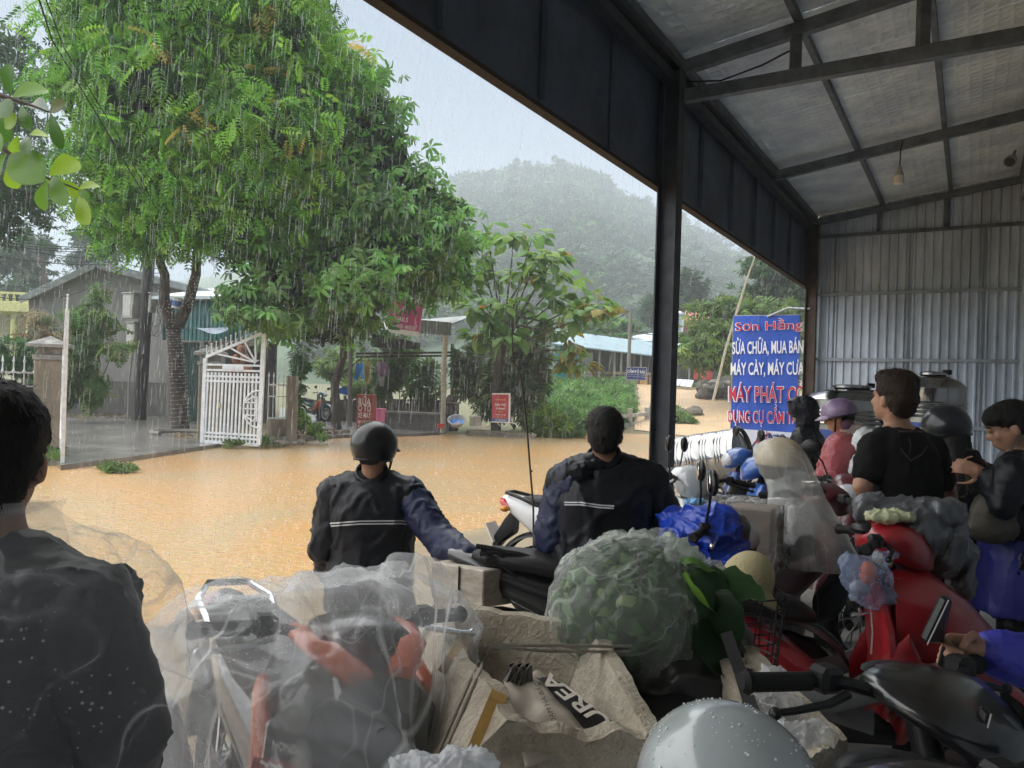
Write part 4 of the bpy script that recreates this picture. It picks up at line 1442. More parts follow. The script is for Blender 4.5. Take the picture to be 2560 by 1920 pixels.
MB().hexa([Vector((a0.x + 1.6, a0.y + 1.4, 0)), Vector((a1.x, a1.y + 1.4, 0)), Vector((a1.x, a1.y + 1.5, 0)), Vector((a0.x + 1.6, a0.y + 1.5, 0))] + [Vector((a0.x + 1.6, a0.y + 1.4, 2.7)), Vector((a1.x, a1.y + 1.4, 2.7)), Vector((a1.x, a1.y + 1.5, 2.7)), Vector((a0.x + 1.6, a0.y + 1.5, 2.7))]).build('back_wall', mat('shop_dark', (.05, .045, .045), .8, var=.4, vscale=3), sh, world=True)
MB().bar(Vector((a0.x + 1.5, a0.y - .1, 2.62)), Vector((a1.x, a1.y - .1, 2.62)), .08, .12).build('beam', mat('old_beam', (.22, .17, .13), .8), sh, world=True)
for x in (0.3, 1.5):
	MB().bar(Vector((a0.x + x, a0.y - .05, 0)), Vector((a0.x + x, a0.y - .05, 2.65)), .12, .12, up=(1, 0, 0)).build('post', M_house, sh, world=True)
aw = MB()
p0 = P(462, 822, 24.6)
aw.grid(lambda u, v: p0 + Vector((u * 1.5, -v * .5, .12 * math.sin(u * 6) * v - .12 * v + u * .1)), 10, 4)
aw.build('awning_edge', mat('blue_white_tarp', (.55, .62, .75), .5, var=.2), sh, world=True, smooth=True)
# terracotta jars stacked in the shop
for i, (x, y) in enumerate(((580, 925), (600, 922), (620, 926), (592, 898), (612, 896), (604, 874))):
	c = P(x, y, 23.6)
	o = MB().lathe([(.06, -.16), (.13, -.1), (.15, 0), (.12, .1), (.07, .14), (.08, .17)], c, n=12).build('clay_jar', mat('terracotta', (.33, .15, .10), .7, var=.25), smooth=True)
	tag(o, 'terracotta jar behind the gate, %s of the stack' % ('bottom left', 'bottom middle', 'bottom right', 'middle row left', 'middle row right', 'top')[i], 'jar', 'terracotta jars behind the gate')
MB_ = MB().box(P(602, 948, 23.6), (1.0, .35, .05))
MB_.box(P(602, 1015, 23.6), (.95, .3, 1.15))
tag(MB_.build('jar_shelf', M_wood), 'dark shelf carrying terracotta jars behind the gate', 'shelf')

# house with yellow balcony at the far left
yh = thing('house', 'pale yellow house with a balustrade at the far left edge', 'house', P(10, 960, 36))
M_yel = mat('yellow_paint', (.62, .62, .28), .7, var=.15)
c = P(-20, 760, 36)
MB().box((c.x - .6, c.y + 2, c.z), (3.6, 2, .5)).build('balcony_slab', M_yel, yh, bevel=.02, world=True)
for x in (-2.0, .15, .9):
	MB().lathe([(.16, -3.3), (.14, -.3), (.2, -.25)], (c.x + x, c.y + 1.4, c.z), n=14).build('column', M_yel, yh, smooth=True, world=True)
for i in range(10):
	MB().lathe([(.05, 0), (.08, .12), (.04, .3), (.06, .4)], (c.x - 2 + i * .33, c.y + 1.1, c.z + .25), n=8).build('baluster', M_yel, yh, smooth=True, world=True)
MB().bar((c.x - 2.2, c.y + 1.1, c.z + .68), (c.x + 3.0, c.y + 1.1, c.z + .62), .15, .1).build('handrail', M_yel, yh, world=True)
MB().box((c.x - .6, c.y + 3.6, c.z - 1.6), (4.2, 1.2, 3.4)).build('wall', mat('pale_wall', (.45, .45, .34), .8, var=.15), yh, world=True)

# electricity pole with meter boxes
pb = G(346, 1050, .03)
M_pole = mat('wet_pole', (.04, .038, .038), .5, var=.3, vscale=6, stretch=(1, 1, .2))
ep = thing('power_pole', 'dark wet power pole leaning slightly in front of the grey house', 'power pole', pb)
ptop = P(388, 420, pb.y - .3)
MB().tube([pb - Vector((0, 0, .3)), pb.lerp(ptop, .5), ptop], [.23, .19, .15], 10).build('shaft', M_pole, ep, world=True, smooth=True)
c = P(352, 873, pb.y - .26)
MB().box(c, (.2, .02, .30)).build('number_plate', mat('plate_grey', (.5, .5, .48), .6), ep, world=True)
lettering('2.B', M_black, ep, face_matrix(c + Vector((0, -.012, .03)), (1, 0, 0), (0, 0, 1)), .13, .09)
M_box = mat('meter_grey', (.46, .45, .43), .6, var=.15, vscale=4)
for (x0, y0, x1, y1, nm, lab) in ((312, 735, 346, 796, 'meter_box', 'large grey metal meter box on the left of the power pole'), (322, 808, 350, 866, 'meter_box', 'smaller meter box with two dials below the large one'), (371, 735, 389, 782, 'meter_box', 'weathered box on the right side of the power pole')):
	c = P((x0 + x1) / 2, (y0 + y1) / 2, pb.y - .1)
	k = pb.y / FPX
	t = thing(nm, lab, 'meter box', c)
	sz = ((x1 - x0) * k, .32, (y1 - y0) * k)
	rot = Matrix.Rotation(R(-25), 3, 'Z')
	MB().box((0, 0, 0), sz, rot).build('case', M_box, t, bevel=.012)
	MB().box(rot @ Vector((0, -.005, sz[2] / 2 + .02)), (sz[0] * 1.12, .40, .035), rot).build('hood', M_box, t)
	MB().box(rot @ Vector((-.02, -.166, 0)), (sz[0] * .8, .012, sz[2] * .82), rot).build('door', mat('meter_door', (.55, .54, .52), .6, var=.1), t)
	if 'dials' in lab:
		for s_ in (-1, 1):
			MB().box(rot @ Vector((s_ * .08, -.176, .05)), (.09, .01, .1), rot).build('dial', M_black, t)
b = MB()
for (x, rr, zz) in ((388, .35, 790), (392, .28, 820), (380, .45, 805)):
	c = P(x, zz, pb.y - .25)
	b.tube([c + Vector((math.cos(a) * rr * .6, 0, math.sin(a) * rr)) for a in [i * math.pi / 10 for i in range(21)]], .008, 5)
tag(b.build('cable_coil', M_black, smooth=True), 'tangled black cable loops hanging from the power pole', 'cable', kind='stuff')
b = MB()
b.tube([P(320, 1045, pb.y - .1), P(322, 960, pb.y - .1), P(332, 870, pb.y - .1)], .03, 8)
tag(b.build('conduit', mat('conduit_grey', (.4, .39, .37), .6), smooth=True), 'pale conduit pipe running up beside the power pole', 'pipe')

# fairy lights wound round the forked trunk
M_bulbs = mat('fairy_white', (.75, .74, .70), .5)
fl = thing('fairy_lights', 'string of small white bulbs wound round the forked trunk', 'string lights', P(452, 1070, 20.4))
b = MB()
pts = []
axis = [P(452, 1070, 20.85), P(446, 960, 20.8), P(438, 870, 20.7), P(436, 800, 20.6)]
for i in range(32 * 14):
	f = i / (32 * 14 - 1) * 2.999
	j = int(f)
	c = axis[j].lerp(axis[j + 1], f - j)
	r_ = [.24, .21, .198, .21][j] + ([.21, .198, .21][j] - [.24, .21, .198, .21][j]) * (f - j)
	a = i / 14 * 2 * math.pi
	pts.append(c + Vector((math.cos(a) * (r_ + .012), math.sin(a) * (r_ + .012), .035 * noise.noise(Vector((i * .21, 0, 0))))))
b.tube(pts, .003, 4)
b.build('wire', mat('fairy_wire', (.4, .39, .36), .6), fl, world=True)
b = MB()
rq = random.Random(3)
for p in pts[::3]:
	b.ball(p + Vector((0, -.01, rq.uniform(-.012, .012))), .013, n=6, m=4)
for lim in (((414, 780), (408, 690)), ((468, 770), (486, 690))):
	for i in range(60):
		f = i / 59
		p = P(lim[0][0] + (lim[1][0] - lim[0][0]) * f, lim[0][1] + (lim[1][1] - lim[0][1]) * f, 20.35)
		b.ball(p + Vector((math.cos(i) * .15, -abs(math.sin(i)) * .1, 0)), .013, n=6, m=4)
o = b.build('bulb', M_bulbs, fl, world=True)
o['kind'] = 'stuff'
# paint tub in the fork
c = P(441, 757, 20.25)
t = thing('paint_tub', 'white and blue plastic tub wedged in the tree fork', 'tub', c)
MB().lathe([(.10, -.15), (.12, .12), (.135, .13), (.135, .15)], (0, 0, 0), n=16).build('body', M_white, t, smooth=True)
MB().lathe([(.109, -.09), (.118, .05)], (0, 0, 0), n=16, cap=False).build('label_band', mat('tub_blue', (.06, .14, .5), .5), t, smooth=True)
t.rotation_euler = (0, .15, 0)

# overhead lines
def wire(label, pts, r=.012, group=None, sag=.0, name='power_line'):
	q = []
	for a, b_ in zip(pts, pts[1:]):
		a, b_ = Vector(a), Vector(b_)
		for i in range(10):
			f = i / 10
			q.append(a.lerp(b_, f) - Vector((0, 0, sag * 4 * f * (1 - f))))
	q.append(Vector(pts[-1]))
	return tag(MB().tube(q, r, 5).build(name, M_black, smooth=True), label, 'power line', group)
wire('thick black power line slanting down across the tree, left of the pair', [P(92, -20, 9), P(130, 100, 10), P(250, 300, 13), P(350, 470, 16)], .011)
wire('thick black power line slanting down across the tree, right of the pair', [P(108, -20, 9.3), P(160, 120, 10.4), P(290, 330, 13.4), P(390, 520, 17)], .008)
for i, (y0, y1) in enumerate(((585, 618), (592, 624), (600, 628), (598, 648), (630, 660))):
	wire('thin power line above the grey house, %s of the bundle' % ('topmost', 'second from top', 'third from top', 'fourth from top', 'lowest')[i], [P(-60, y0, 24), P(290, y1, 26), P(420, y1 + 20, 27)], .012, 'thin lines above the grey house', .15)
wire('sagging service cable hanging across the grey house gable', [P(-30, 738, 24), P(130, 742, 24.5), P(230, 715, 25), P(330, 650, 25.4)], .014, None, .1)
wire('taut thin cable across the grey house wall', [P(-30, 712, 24), P(330, 730, 25.3)], .006)
t = thing('leaning_pole', 'far wooden pole leaning behind the grey house roof', 'pole', P(122, 705, 45))
MB().tube([P(128, 800, 45), P(104, 640, 45)], [.16, .12], 8).build('shaft', M_wood, t, world=True, smooth=True)

# rubble and bricks along the flood edge
M_brick = mat('old_brick', (.28, .20, .15), .85, col2=(.20, .17, .14), vscale=7, bump=.4)
rq = random.Random(9)
bw = thing('brick_kerb', 'low broken brick kerb beside the wash pad', 'kerb', G(760, 1105))
for i in range(34):
	r_ = i // 12
	k = i % 12
	p = G(690 + k * 15.5 + (r_ % 2) * 7, 1112 - k * 1.9, -.08)
	MB().box((p.x, p.y, .0 + r_ * .085), (.13, .1 + rq.random() * .03, .075), Matrix.Rotation(rq.uniform(-.12, .12) - .45, 3, 'Z')).build('brick', M_brick, bw, world=True, bevel=.006)
for i in range(26):
	p = G(675 + rq.random() * 100, 1085 + rq.random() * 24, .03)
	sz = rq.uniform(.06, .17)
	me = MB().ball((0, 0, 0), (sz, sz * .8, sz * .55), n=7, m=5).mesh('stone')
	crumple(me, sz * .3, 6, ridge=False, seed=i)
	o = link('rubble_stone', me, mat('rubble', (.25, .22, .18), .9, var=.35, vscale=6))
	o.location = (p.x, p.y, sz * .3)
	tag(o, 'broken stone in the rubble heap right of the white gate', 'stone', 'rubble stones by the gate')
for i, (x, y, s_) in enumerate(((1733, 1042, .42), (1688, 1050, .2), (1752, 1050, .16), (1700, 1000, .3))):
	dd = 33
	p = P(x, y, dd)
	z = land(p.x, p.y)
	me = MB().ball((0, 0, 0), (s_, s_ * .8, s_ * .6), n=8, m=6).mesh('stone')
	crumple(me, s_ * .3, 3, ridge=False, seed=i + 40)
	o = link('roadside_stone', me, mat('dark_stone', (.16, .14, .11), .9, var=.3))
	o.location = (p.x, p.y, z + s_ * .3)
	tag(o, ['dark boulder beside the mud road', 'pale small stone at the mud road edge', 'small stone right of the dark boulder', 'flat stone up the mud road'][i], 'stone')
# leaf litter on the yard
rg = np.random.default_rng(81)
q = np.array([list(G(rg.uniform(170, 330), rg.uniform(1012, 1046), .045)) for _ in range(260)] + [list(G(rg.uniform(440, 490), rg.uniform(1080, 1096), .045)) for _ in range(40)])
o = scatter('leaf_litter', *SPRIG, q, basis(rg.normal(size=(300, 3)) * np.array([1, 1, .15])), .10 + .1 * rg.random(300), colours(300, (.26, .21, .13), rg, .3), M_leaf)
tag(o, 'dead leaves scattered on the wet yard', 'leaves', kind='stuff')
# tree pit ring
b = MB()
c = G(455, 1085, .04)
b.tube([c + Vector((math.cos(a) * .75, math.sin(a) * .6, .04)) for a in [i * math.pi / 14 for i in range(20)]], .06, 6)
tag(b.build('tree_pit_rim', mat('pit_rim', (.24, .22, .19), .8), smooth=True), 'low broken ring around the foot of the fairy-light tree', 'kerb')

# ================================================================== MIDDLE: WASH SHELTER
ws = thing('wash_shelter', 'open lean-to wash shelter on bamboo posts with corrugated eaves', 'shelter', G(1000, 1062))
pA = P(1108, 1062, 24.2)
M_bamb = mat('bamboo', (.42, .39, .31), .6, var=.2, vscale=5, stretch=(1, 1, 3))
MB().tube([Vector((pA.x, pA.y, 0)), P(1110, 900, 24.2), P(1115, 838, 24.2)], [.09, .085, .08], 10).build('post', M_bamb, ws, world=True, smooth=True)
pB = P(875, 1045, 26)
MB().tube([Vector((pB.x, pB.y, 0)), P(876, 860, 26)], [.08, .075], 8).build('post', mat('grey_post', (.2, .19, .17), .8), ws, world=True, smooth=True)
pC = P(1130, 1045, 27)
MB().tube([Vector((pC.x, pC.y, 0)), P(1131, 860, 27)], .06, 8).build('post', mat('grey_post'), ws, world=True, smooth=True)
pD = P(960, 1030, 29)
MB().tube([Vector((pD.x, pD.y, 0)), P(960, 870, 29)], .06, 8).build('post', mat('grey_post'), ws, world=True, smooth=True)
e0, e1 = P(1030, 800, 23.6), P(1128, 806, 24.4)
ribbed(Vector((e0.x, e0.y, 0)), Vector((e1.x, e1.y, 0)), e1.z - .42, lambda f: e1.z, .11, .02, mat('eave_sheet', (.20, .23, .22), .5, .3, var=.2), 'eave_sheet', ws)
e2, e3 = P(930, 840, 26), P(1050, 870, 26.6)
ribbed(Vector((e2.x, e2.y, 0)), Vector((e3.x, e3.y, 0)), e3.z - .05, lambda f: e2.z + (e3.z - e2.z) * f * .8 + .1, .11, .02, mat('eave_dark', (.07, .085, .085), .5, .3, var=.2), 'eave_sheet', ws)
q0, q1 = P(860, 838, 25.5), P(1135, 812, 24.6)
MB().hexa([q0, q1, q1 + Vector((.3, 5, .7)), q0 + Vector((-.3, 5, .7))] + [p + Vector((0, 0, .06)) for p in (q0, q1, q1 + Vector((.3, 5, .7)), q0 + Vector((-.3, 5, .7)))]).build('roof', mat('shelter_roof', (.2, .22, .22), .6, var=.3), ws, world=True)
for y in (884, 892):
	MB().bar(P(890, y, 26), P(1130, y - 3, 26.4), .09, .07).build('tie_beam', M_wood, ws, world=True)
MB().bar(P(840, 945, 26), P(905, 895, 26), .05, .05).build('brace', M_wood, ws, world=True)
for i in range(40):
	x = 795 + i * 8.3
	h = rq.uniform(.75, 1.05)
	p = P(x, 1035, 28.5)
	MB().box((p.x, p.y, h / 2), (.112, .03, h)).build('back_board', mat('board_brown' if i % 3 else 'board_grey', (.10, .065, .05) if i % 3 else (.13, .12, .11), .85, var=.35, vscale=6), ws, world=True)
# counter / trough under the shelter
ct = thing('wash_trough', 'long dark concrete trough under the wash shelter', 'trough', G(1040, 1068))
a0, a1 = P(955, 1060, 25.4), P(1108, 1066, 24.8)
MB().bar(Vector((a0.x, a0.y, .28)), Vector((a1.x, a1.y, .28)), .6, .5).build('base', mat('trough_dark', (.10, .09, .085), .7, var=.3), ct, world=True)
MB().bar(Vector((a0.x - .1, a0.y, .56)), Vector((a1.x + .1, a1.y, .56)), .7, .06).build('slab', mat('trough_slab', (.2, .19, .18), .35, var=.25), ct, world=True)
st = thing('pressure_pump', 'old dark pump machine standing beside the bamboo post', 'pump', G(1127, 1060))
c = P(1127, 1035, 25.2)
MB().box((c.x, c.y, .45), (.5, .5, .9)).build('body', M_wood, st, world=True, bevel=.02)
MB().lathe([(.16, .9), (.2, 1.0), (.12, 1.15), (.04, 1.2)], (c.x, c.y, 0), n=12).build('head', M_wood, st, world=True, smooth=True)
MB().box((c.x, c.y, .93), (.62, .6, .05)).build('cap', mat('trough_slab'), st, world=True)

# clothes on the line
def cloth(name, label, outline, d, col, seed):
	"""hanging garment: flat pattern with thickness and folds"""
	t = thing(name, label, 'garment', P(*outline[0], d))
	bm = bmesh.new()
	vs = [bm.verts.new(P(x, y, d)) for x, y in outline]
	f = bm.faces.new(vs)
	r_ = bmesh.ops.extrude_face_region(bm, geom=[f])
	for q in r_['geom']:
		if isinstance(q, bmesh.types.BMVert): q.co.y += .07
	bmesh.ops.triangulate(bm, faces=bm.faces[:])
	for _ in range(2):
		bmesh.ops.subdivide_edges(bm, edges=[e for e in bm.edges if e.calc_length() > .08], cuts=1)
	bmesh.ops.recalc_face_normals(bm, faces=bm.faces[:])
	for q in bm.verts:
		q.co.y += .05 * math.sin(q.co.x * 22 + seed) + .02 * noise.noise(q.co * 6)
	inv = world_of(t).inverted()
	bmesh.ops.transform(bm, matrix=inv, verts=bm.verts)
	me = bpy.data.meshes.new(name)
	bm.to_mesh(me)
	bm.free()
	shade(me, 60)
	link('fabric', me, mat('cloth_%d' % seed, col, .8, var=.25, vscale=7), t)
	MB().tube([P(outline[0][0] + 6, outline[0][1] + 2, d + .03), P(outline[0][0] + 8, outline[0][1] - 8, d + .03)], .008, 5).build('hanger', M_black, t, world=True)
cloth('hanging_trousers', 'blue trousers hanging from the line in the wash shelter', [(891, 909), (909, 909), (911, 946), (903, 948), (900, 925), (893, 950), (886, 948)], 25.6, (.03, .20, .55), 1)
cloth('hanging_garment', 'mustard yellow garment hanging beside the blue trousers', [(914, 903), (924, 903), (926, 930), (922, 960), (914, 962), (911, 930)], 25.7, (.45, .32, .07), 2)
cloth('hanging_shirt', 'purple shirt hanging in the wash shelter', [(944, 906), (968, 906), (973, 930), (966, 932), (966, 940), (942, 940), (942, 930), (936, 932)], 25.8, (.20, .12, .19), 3)
cloth('hanging_garment', 'pale grey garment hanging below the purple shirt', [(947, 941), (960, 941), (958, 966), (949, 966)], 25.9, (.4, .4, .4), 4)
cloth('folded_tarp', 'blue tarp bundle lying behind the silver motorbike', [(848, 970), (872, 968), (874, 984), (866, 988), (842, 982)], 26.2, (.03, .15, .55), 5)
cloth('hanging_garment', 'grey shirt hanging at the right end of the wash shelter', [(1166, 905), (1186, 905), (1188, 940), (1168, 940)], 27, (.34, .3, .32), 6)
t = thing('clothes_line', 'thin line carrying clothes in the wash shelter', 'clothes line', P(880, 900, 25.7))
MB().tube([P(876, 903, 25.72), P(930, 900, 25.72), P(1000, 903, 25.75)], .006, 5).build('cord', M_black, t, world=True)

# red wash sign
M_red = mat('sign_red', (.30, .045, .03), .5, var=.15, vscale=4)
M_sw = mat('sign_white', (.78, .77, .72), .5)
sg = thing('wash_sign', 'dark red upright sign with white car-wash lettering', 'sign', G(915, 1096))
d = 21.0
cA, cB = P(890, 1090, d), P(929, 1090, d - .15)
top = P(890, 985, d).z
rx = (cB - cA)
rx.z = 0
W_ = rx.length
rx.normalize()
nrm = Vector((rx.y, -rx.x, 0))
ctr = (cA + cB) / 2
MB().hexa([Vector((p.x, p.y, z)) for z in (.05, top) for p in (cA, cB, cB - nrm * .22, cA - nrm * .22)]).build('box', M_red, sg, world=True, bevel=.008)
fy = lambda y: P(910, y, d).z
for s_, y, h, w_ in (('RỬA', 1001, .24, .37), ('Ô TÔ', 1018, .22, .39), ('XE MÁY', 1036, .19, .40), ('THAY DẦU NHỚT', 1052, .115, .42), ('SỬA CHỮA', 1066, .10, .38)):
	c = Vector((ctr.x, ctr.y, fy(y))) + nrm * .004
	lettering(s_, M_sw, sg, face_matrix(c, rx, (0, 0, 1)), w_, h, bold=.006)
# pink salon banner on the shelter
pb_ = thing('salon_banner', 'pink nail salon banner hanging under the tree', 'banner', P(1015, 838, 22.6))
M_pink = mat('banner_pink', (.58, .07, .20), .5, col2=(.45, .06, .22), vscale=1.2)
q = [P(968, 830, 22.9), P(1046, 842, 22.4), P(1060, 752, 22.4), P(975, 742, 22.9)]
MB().hexa([q[0], q[1], q[1] + Vector((0, .03, 0)), q[0] + Vector((0, .03, 0)), q[3], q[2], q[2] + Vector((0, .03, 0)), q[3] + Vector((0, .03, 0))]).build('sheet', M_pink, pb_, world=True)
rx = (q[1] - q[0]).normalized()
up = (q[3] - q[0]).normalized()
def onb(x, y, off=.01): return P(x, y, 22.62) + Vector((0, -.03 - off, 0))
MB().hexa([q[0] + Vector((0, -.006, 0)), q[1] + Vector((0, -.006, 0)), q[1], q[0]] + [q[0] + up * .14 + Vector((0, -.006, 0)), q[1] + up * .14 + Vector((0, -.006, 0)), q[1] + up * .14, q[0] + up * .14]).build('white_strip', M_sw, pb_, world=True)
lettering('NAILS', M_sw, pb_, face_matrix(onb(1004, 798), rx, up), .48, .13, bold=.015)
lettering('MASSAGER - MAKEUP', M_sw, pb_, face_matrix(onb(1008, 817), rx, up), .82, .12, bold=.015)
lettering('Mr. Kiều Trung Nguyễn', M_black, pb_, face_matrix(onb(1020, 833), rx, up), .46, .05)
b = MB()
for i in range(5):
	a = i * 1.256
	c = onb(1040, 795) + Vector((math.cos(a) * .1, 0, math.sin(a) * .1))
	b.ball(c, (.075, .006, .075), n=10, m=6)
b.build('flower_print', mat('flower_pink', (.75, .30, .42), .5), pb_, world=True, smooth=True)
# red folding sign
fs = thing('folding_sign', 'red folding beauty-salon sign with white frame on the brick edge', 'sign', P(1253, 1062, 23.4))
q = [P(1230, 1056, 23.5), P(1274, 1058, 23.2), P(1275, 983, 23.3), P(1230, 983, 23.6)]
MB().hexa([q[0], q[1], q[1] + Vector((.02, .06, 0)), q[0] + Vector((.02, .06, 0)), q[3], q[2], q[2] + Vector((.02, .06, 0)), q[3] + Vector((.02, .06, 0))]).build('board', M_sw, fs, world=True)
rx, up = (q[1] - q[0]).normalized(), (q[3] - q[0]).normalized()
nr = rx.cross(up)
wd, hh_ = (q[1] - q[0]).length, (q[3] - q[0]).length
ins = [q[0] + rx * .0 + up * .04, q[1] - rx * .04 + up * .04, q[2] - rx * .04 - up * .04, q[3] - up * .04]
MB().hexa([ins[0] + nr * .001, ins[1] + nr * .001, ins[1] + nr * .006, ins[0] + nr * .006, ins[3] + nr * .001, ins[2] + nr * .001, ins[2] + nr * .006, ins[3] + nr * .006]).build('print_panel', mat('sign_red2', (.42, .03, .035), .45), fs, world=True)
MB().hexa([ins[0] + nr * .007, ins[1] + nr * .007, ins[1] + nr * .01, ins[0] + nr * .01] + [p + up * .09 for p in (ins[0] + nr * .007, ins[1] + nr * .007, ins[1] + nr * .01, ins[0] + nr * .01)]).build('phone_strip', mat('sign_blue2', (.07, .10, .30), .45), fs, world=True)
M_gold = mat('sign_gold', (.75, .5, .15), .5)
for s_, f, w_, h_, mm in (('Kiều Trung Nguyễn', .79, .36, .075, M_gold), ('PHUN THÊU', .62, .38, .085, M_sw), ('THẨM MỸ', .495, .32, .085, M_sw), ('MỘNG', .375, .13, .05, M_gold), ('MÔI MÀY - MẮT MÍ', .28, .34, .05, M_sw), ('GỘI ĐẦU DƯỠNG SINH', .195, .36, .045, M_gold), ('ĐT: 0358 802 898', .09, .34, .045, M_sw)):
	lettering(s_, mm, fs, face_matrix((q[0] + q[1]) / 2 + up * hh_ * f + nr * .012, rx, up), w_, h_, bold=.012)
for p in (q[0], q[1]):
	MB().tube([p + Vector((-.15, -.12, -.1)), p + Vector((-.02, -.02, .02)), p + Vector((.16, .05, .0)), p + Vector((.24, -.05, -.1))], .016, 6).build('foot', M_sw, fs, world=True, smooth=True)
# planter of bricks under it
pk = thing('brick_planter', 'low brick edging under the red folding sign', 'kerb', G(1240, 1082))
for i in range(22):
	r_, k = divmod(i, 11)
	p = P(1172 + k * 15.5 + r_ * 7, 1081, 23.9 - (.4 if k > 5 else 0))
	MB().box((p.x, p.y, -.04 + r_ * .1), (.175, .1, .09), Matrix.Rotation(rq.uniform(-.05, .05), 3, 'Z')).build('brick', mat('planter_brick', (.33, .29, .24), .85, var=.3, vscale=5), pk, world=True, bevel=.006)
MB().box((P(1245, 1070, 24.4).x, 24.4, .03), (2.0, .8, .12)).build('soil', M_soil, pk, world=True)
# basins and block stack
def basin(label, c, r_, h, col, inner, tilt=0.0):
	t = thing('basin', label, 'basin', c)
	MB().lathe([(r_ * .7, 0), (r_ * .95, h), (r_ * 1.05, h + .01), (r_ * 1.05, h + .03), (r_ * .93, h + .03), (r_ * .68, .03)], (0, 0, 0), n=28).build('bowl', mat('basin_' + label[:5], col, .4), t, smooth=True)
	MB().lathe([(.001, .08 * h), (r_ * .8, h * .45)], (0, 0, 0), n=28, cap=False).build('liner', mat('liner_' + label[:5], inner, .3), t, smooth=True)
	t.rotation_euler = (tilt, 0, 0)
	return t
basin('grey round basin with bright blue inside propped at the flood edge', P(1142, 1060, 23.4), .27, .14, (.40, .41, .40), (.02, .24, .75), .55)
basin('small red basin standing in the flood beside the post', P(1102, 1068, 23.6) + Vector((0, 0, -.03)), .12, .1, (.6, .06, .05), (.5, .05, .04))
t = thing('bucket', 'pink plastic bucket behind the red wash sign', 'bucket', P(950, 1052, 22.6) - Vector((0, 0, .1)))
MB().lathe([(.13, 0), (.16, .42), (.175, .43), (.175, .46), (.15, .46)], (0, 0, 0), n=20).build('body', mat('bucket_pink', (.62, .16, .32), .5), t, smooth=True)
MB().lathe([(.155, .40), (.001, .41)], (0, 0, 0), n=20, cap=False).build('water', mat('liner_grey '), t)
t = thing('block_stack', 'stack of pale concrete blocks beside the grey basin', 'block stack', P(1188, 1064, 23.8))
for i in range(6):
	c = P(1178 + (i % 3) * 10, 1058 - (i // 3) * 12, 23.8)
	MB().box(c, (.11, .22, .15), Matrix.Rotation(rq.uniform(-.1, .1), 3, 'Z')).build('block', mat('pale_block', (.45, .43, .38), .85, var=.3), t, world=True, bevel=.008)

# ================================================================== RIGHT: BANK, STALLS, HOUSES
mk = thing('market_stall', 'teal corrugated market stall with pale blue roof on the bank', 'stall', P(1450, 955, 44))
M_tealb = mat('stall_teal', (.045, .30, .30), .5, var=.2, vscale=2)
g0, g1 = P(1385, 950, 42), P(1443, 950, 43)
ribbed(Vector((g0.x, g0.y, 0)), Vector((g1.x, g1.y, 0)), 1.0, lambda f: P(1385, 858, 42).z, .2, .04, M_tealb, 'side_sheet', mk)
r0, r1 = P(1380, 858, 41.5), P(1690, 895, 47)
MB().hexa([r0 + Vector((0, 0, -.08)), r1 + Vector((0, 0, -.08)), r1 + Vector((.5, 5, 1.0)), r0 + Vector((.5, 5, 1.0)), r0, r1, r1 + Vector((.5, 5, 1.1)), r0 + Vector((.5, 5, 1.1))]).build('roof', mat('stall_roof', (.27, .38, .42), .45, var=.15, vscale=2), mk, world=True)
for x in (1443, 1497, 1535, 1552, 1601, 1640, 1682):
	dd = 43 + (x - 1443) * .017
	p = P(x, 950, dd)
	z = P(x, 862 + (x - 1380) * .12, dd).z
	MB().bar(Vector((p.x, p.y, land(p.x, p.y) - .2)), Vector((p.x, p.y, z + .1)), .1, .1, up=(1, 0, 0)).build('post', mat('stall_post', (.4, .40, .36), .7), mk, world=True)
for i in range(15):
	x = 1446 + i * 2.4
	p = P(x, 940, 43.3)
	MB().bar(Vector((p.x, p.y, 1.6)), Vector((p.x, p.y, 3.5)), .025, .025, up=(1, 0, 0)).build('grille_bar', mat('stall_post'), mk, world=True)
w0, w1 = P(1440, 950, 46.5), P(1690, 955, 50)
ribbed(Vector((w0.x, w0.y, 0)), Vector((w1.x, w1.y, 0)), .5, lambda f: w0.z + 2.3, .35, .05, mat('stall_back', (.15, .14, .13), .8, var=.4, vscale=1), 'back_wall', mk)
for i in range(9):
	x = 1470 + i * 23
	p = P(x, 942, 45)
	c = (rq.uniform(.25, .5), rq.uniform(.2, .35), rq.uniform(.12, .2))
	t = thing('goods_crate', 'crate of goods in the open stall, crate %s counted from the left' % 'one two three four five six seven eight nine'.split()[i], 'crate', (p.x, p.y, land(p.x, p.y)), group='crates in the open stall')
	MB().box((0, 0, .35), (.45, .5, .7)).build('box', mat('crate_%d' % (i % 3), c, .8, var=.3), t, bevel=.02)
	MB().box((0, -.26, .5), (.5, .04, .08)).build('slat', M_wood, t)
# lone pole with lines
lp = thing('power_pole', 'slim power pole standing in front of the market stall', 'power pole', P(1575, 955, 40))
p = P(1570, 955, 40)
MB().tube([Vector((p.x, p.y, land(p.x, p.y) - .2)), P(1574, 850, 40), P(1577, 772, 40)], [.11, .09, .07], 8).build('shaft', mat('grey_post'), lp, world=True, smooth=True)
MB().bar(P(1565, 776, 40), P(1588, 774, 40), .06, .06).build('cross_arm', mat('grey_post'), lp, world=True)
for i, e in enumerate((((1576, 774, 40), (1420, 840, 48)), ((1577, 774, 40), (1720, 785, 60)), ((1577, 800, 40), (1720, 850, 60)), ((1575, 825, 40), (1400, 828, 60)), ((1576, 826, 40), (1760, 826, 44)))):
	wire('power line strung from the slim pole, line %s from the top' % ('one', 'two', 'three', 'four', 'five')[i], [P(*e[0]), P(*e[1])], .022, None, .3)
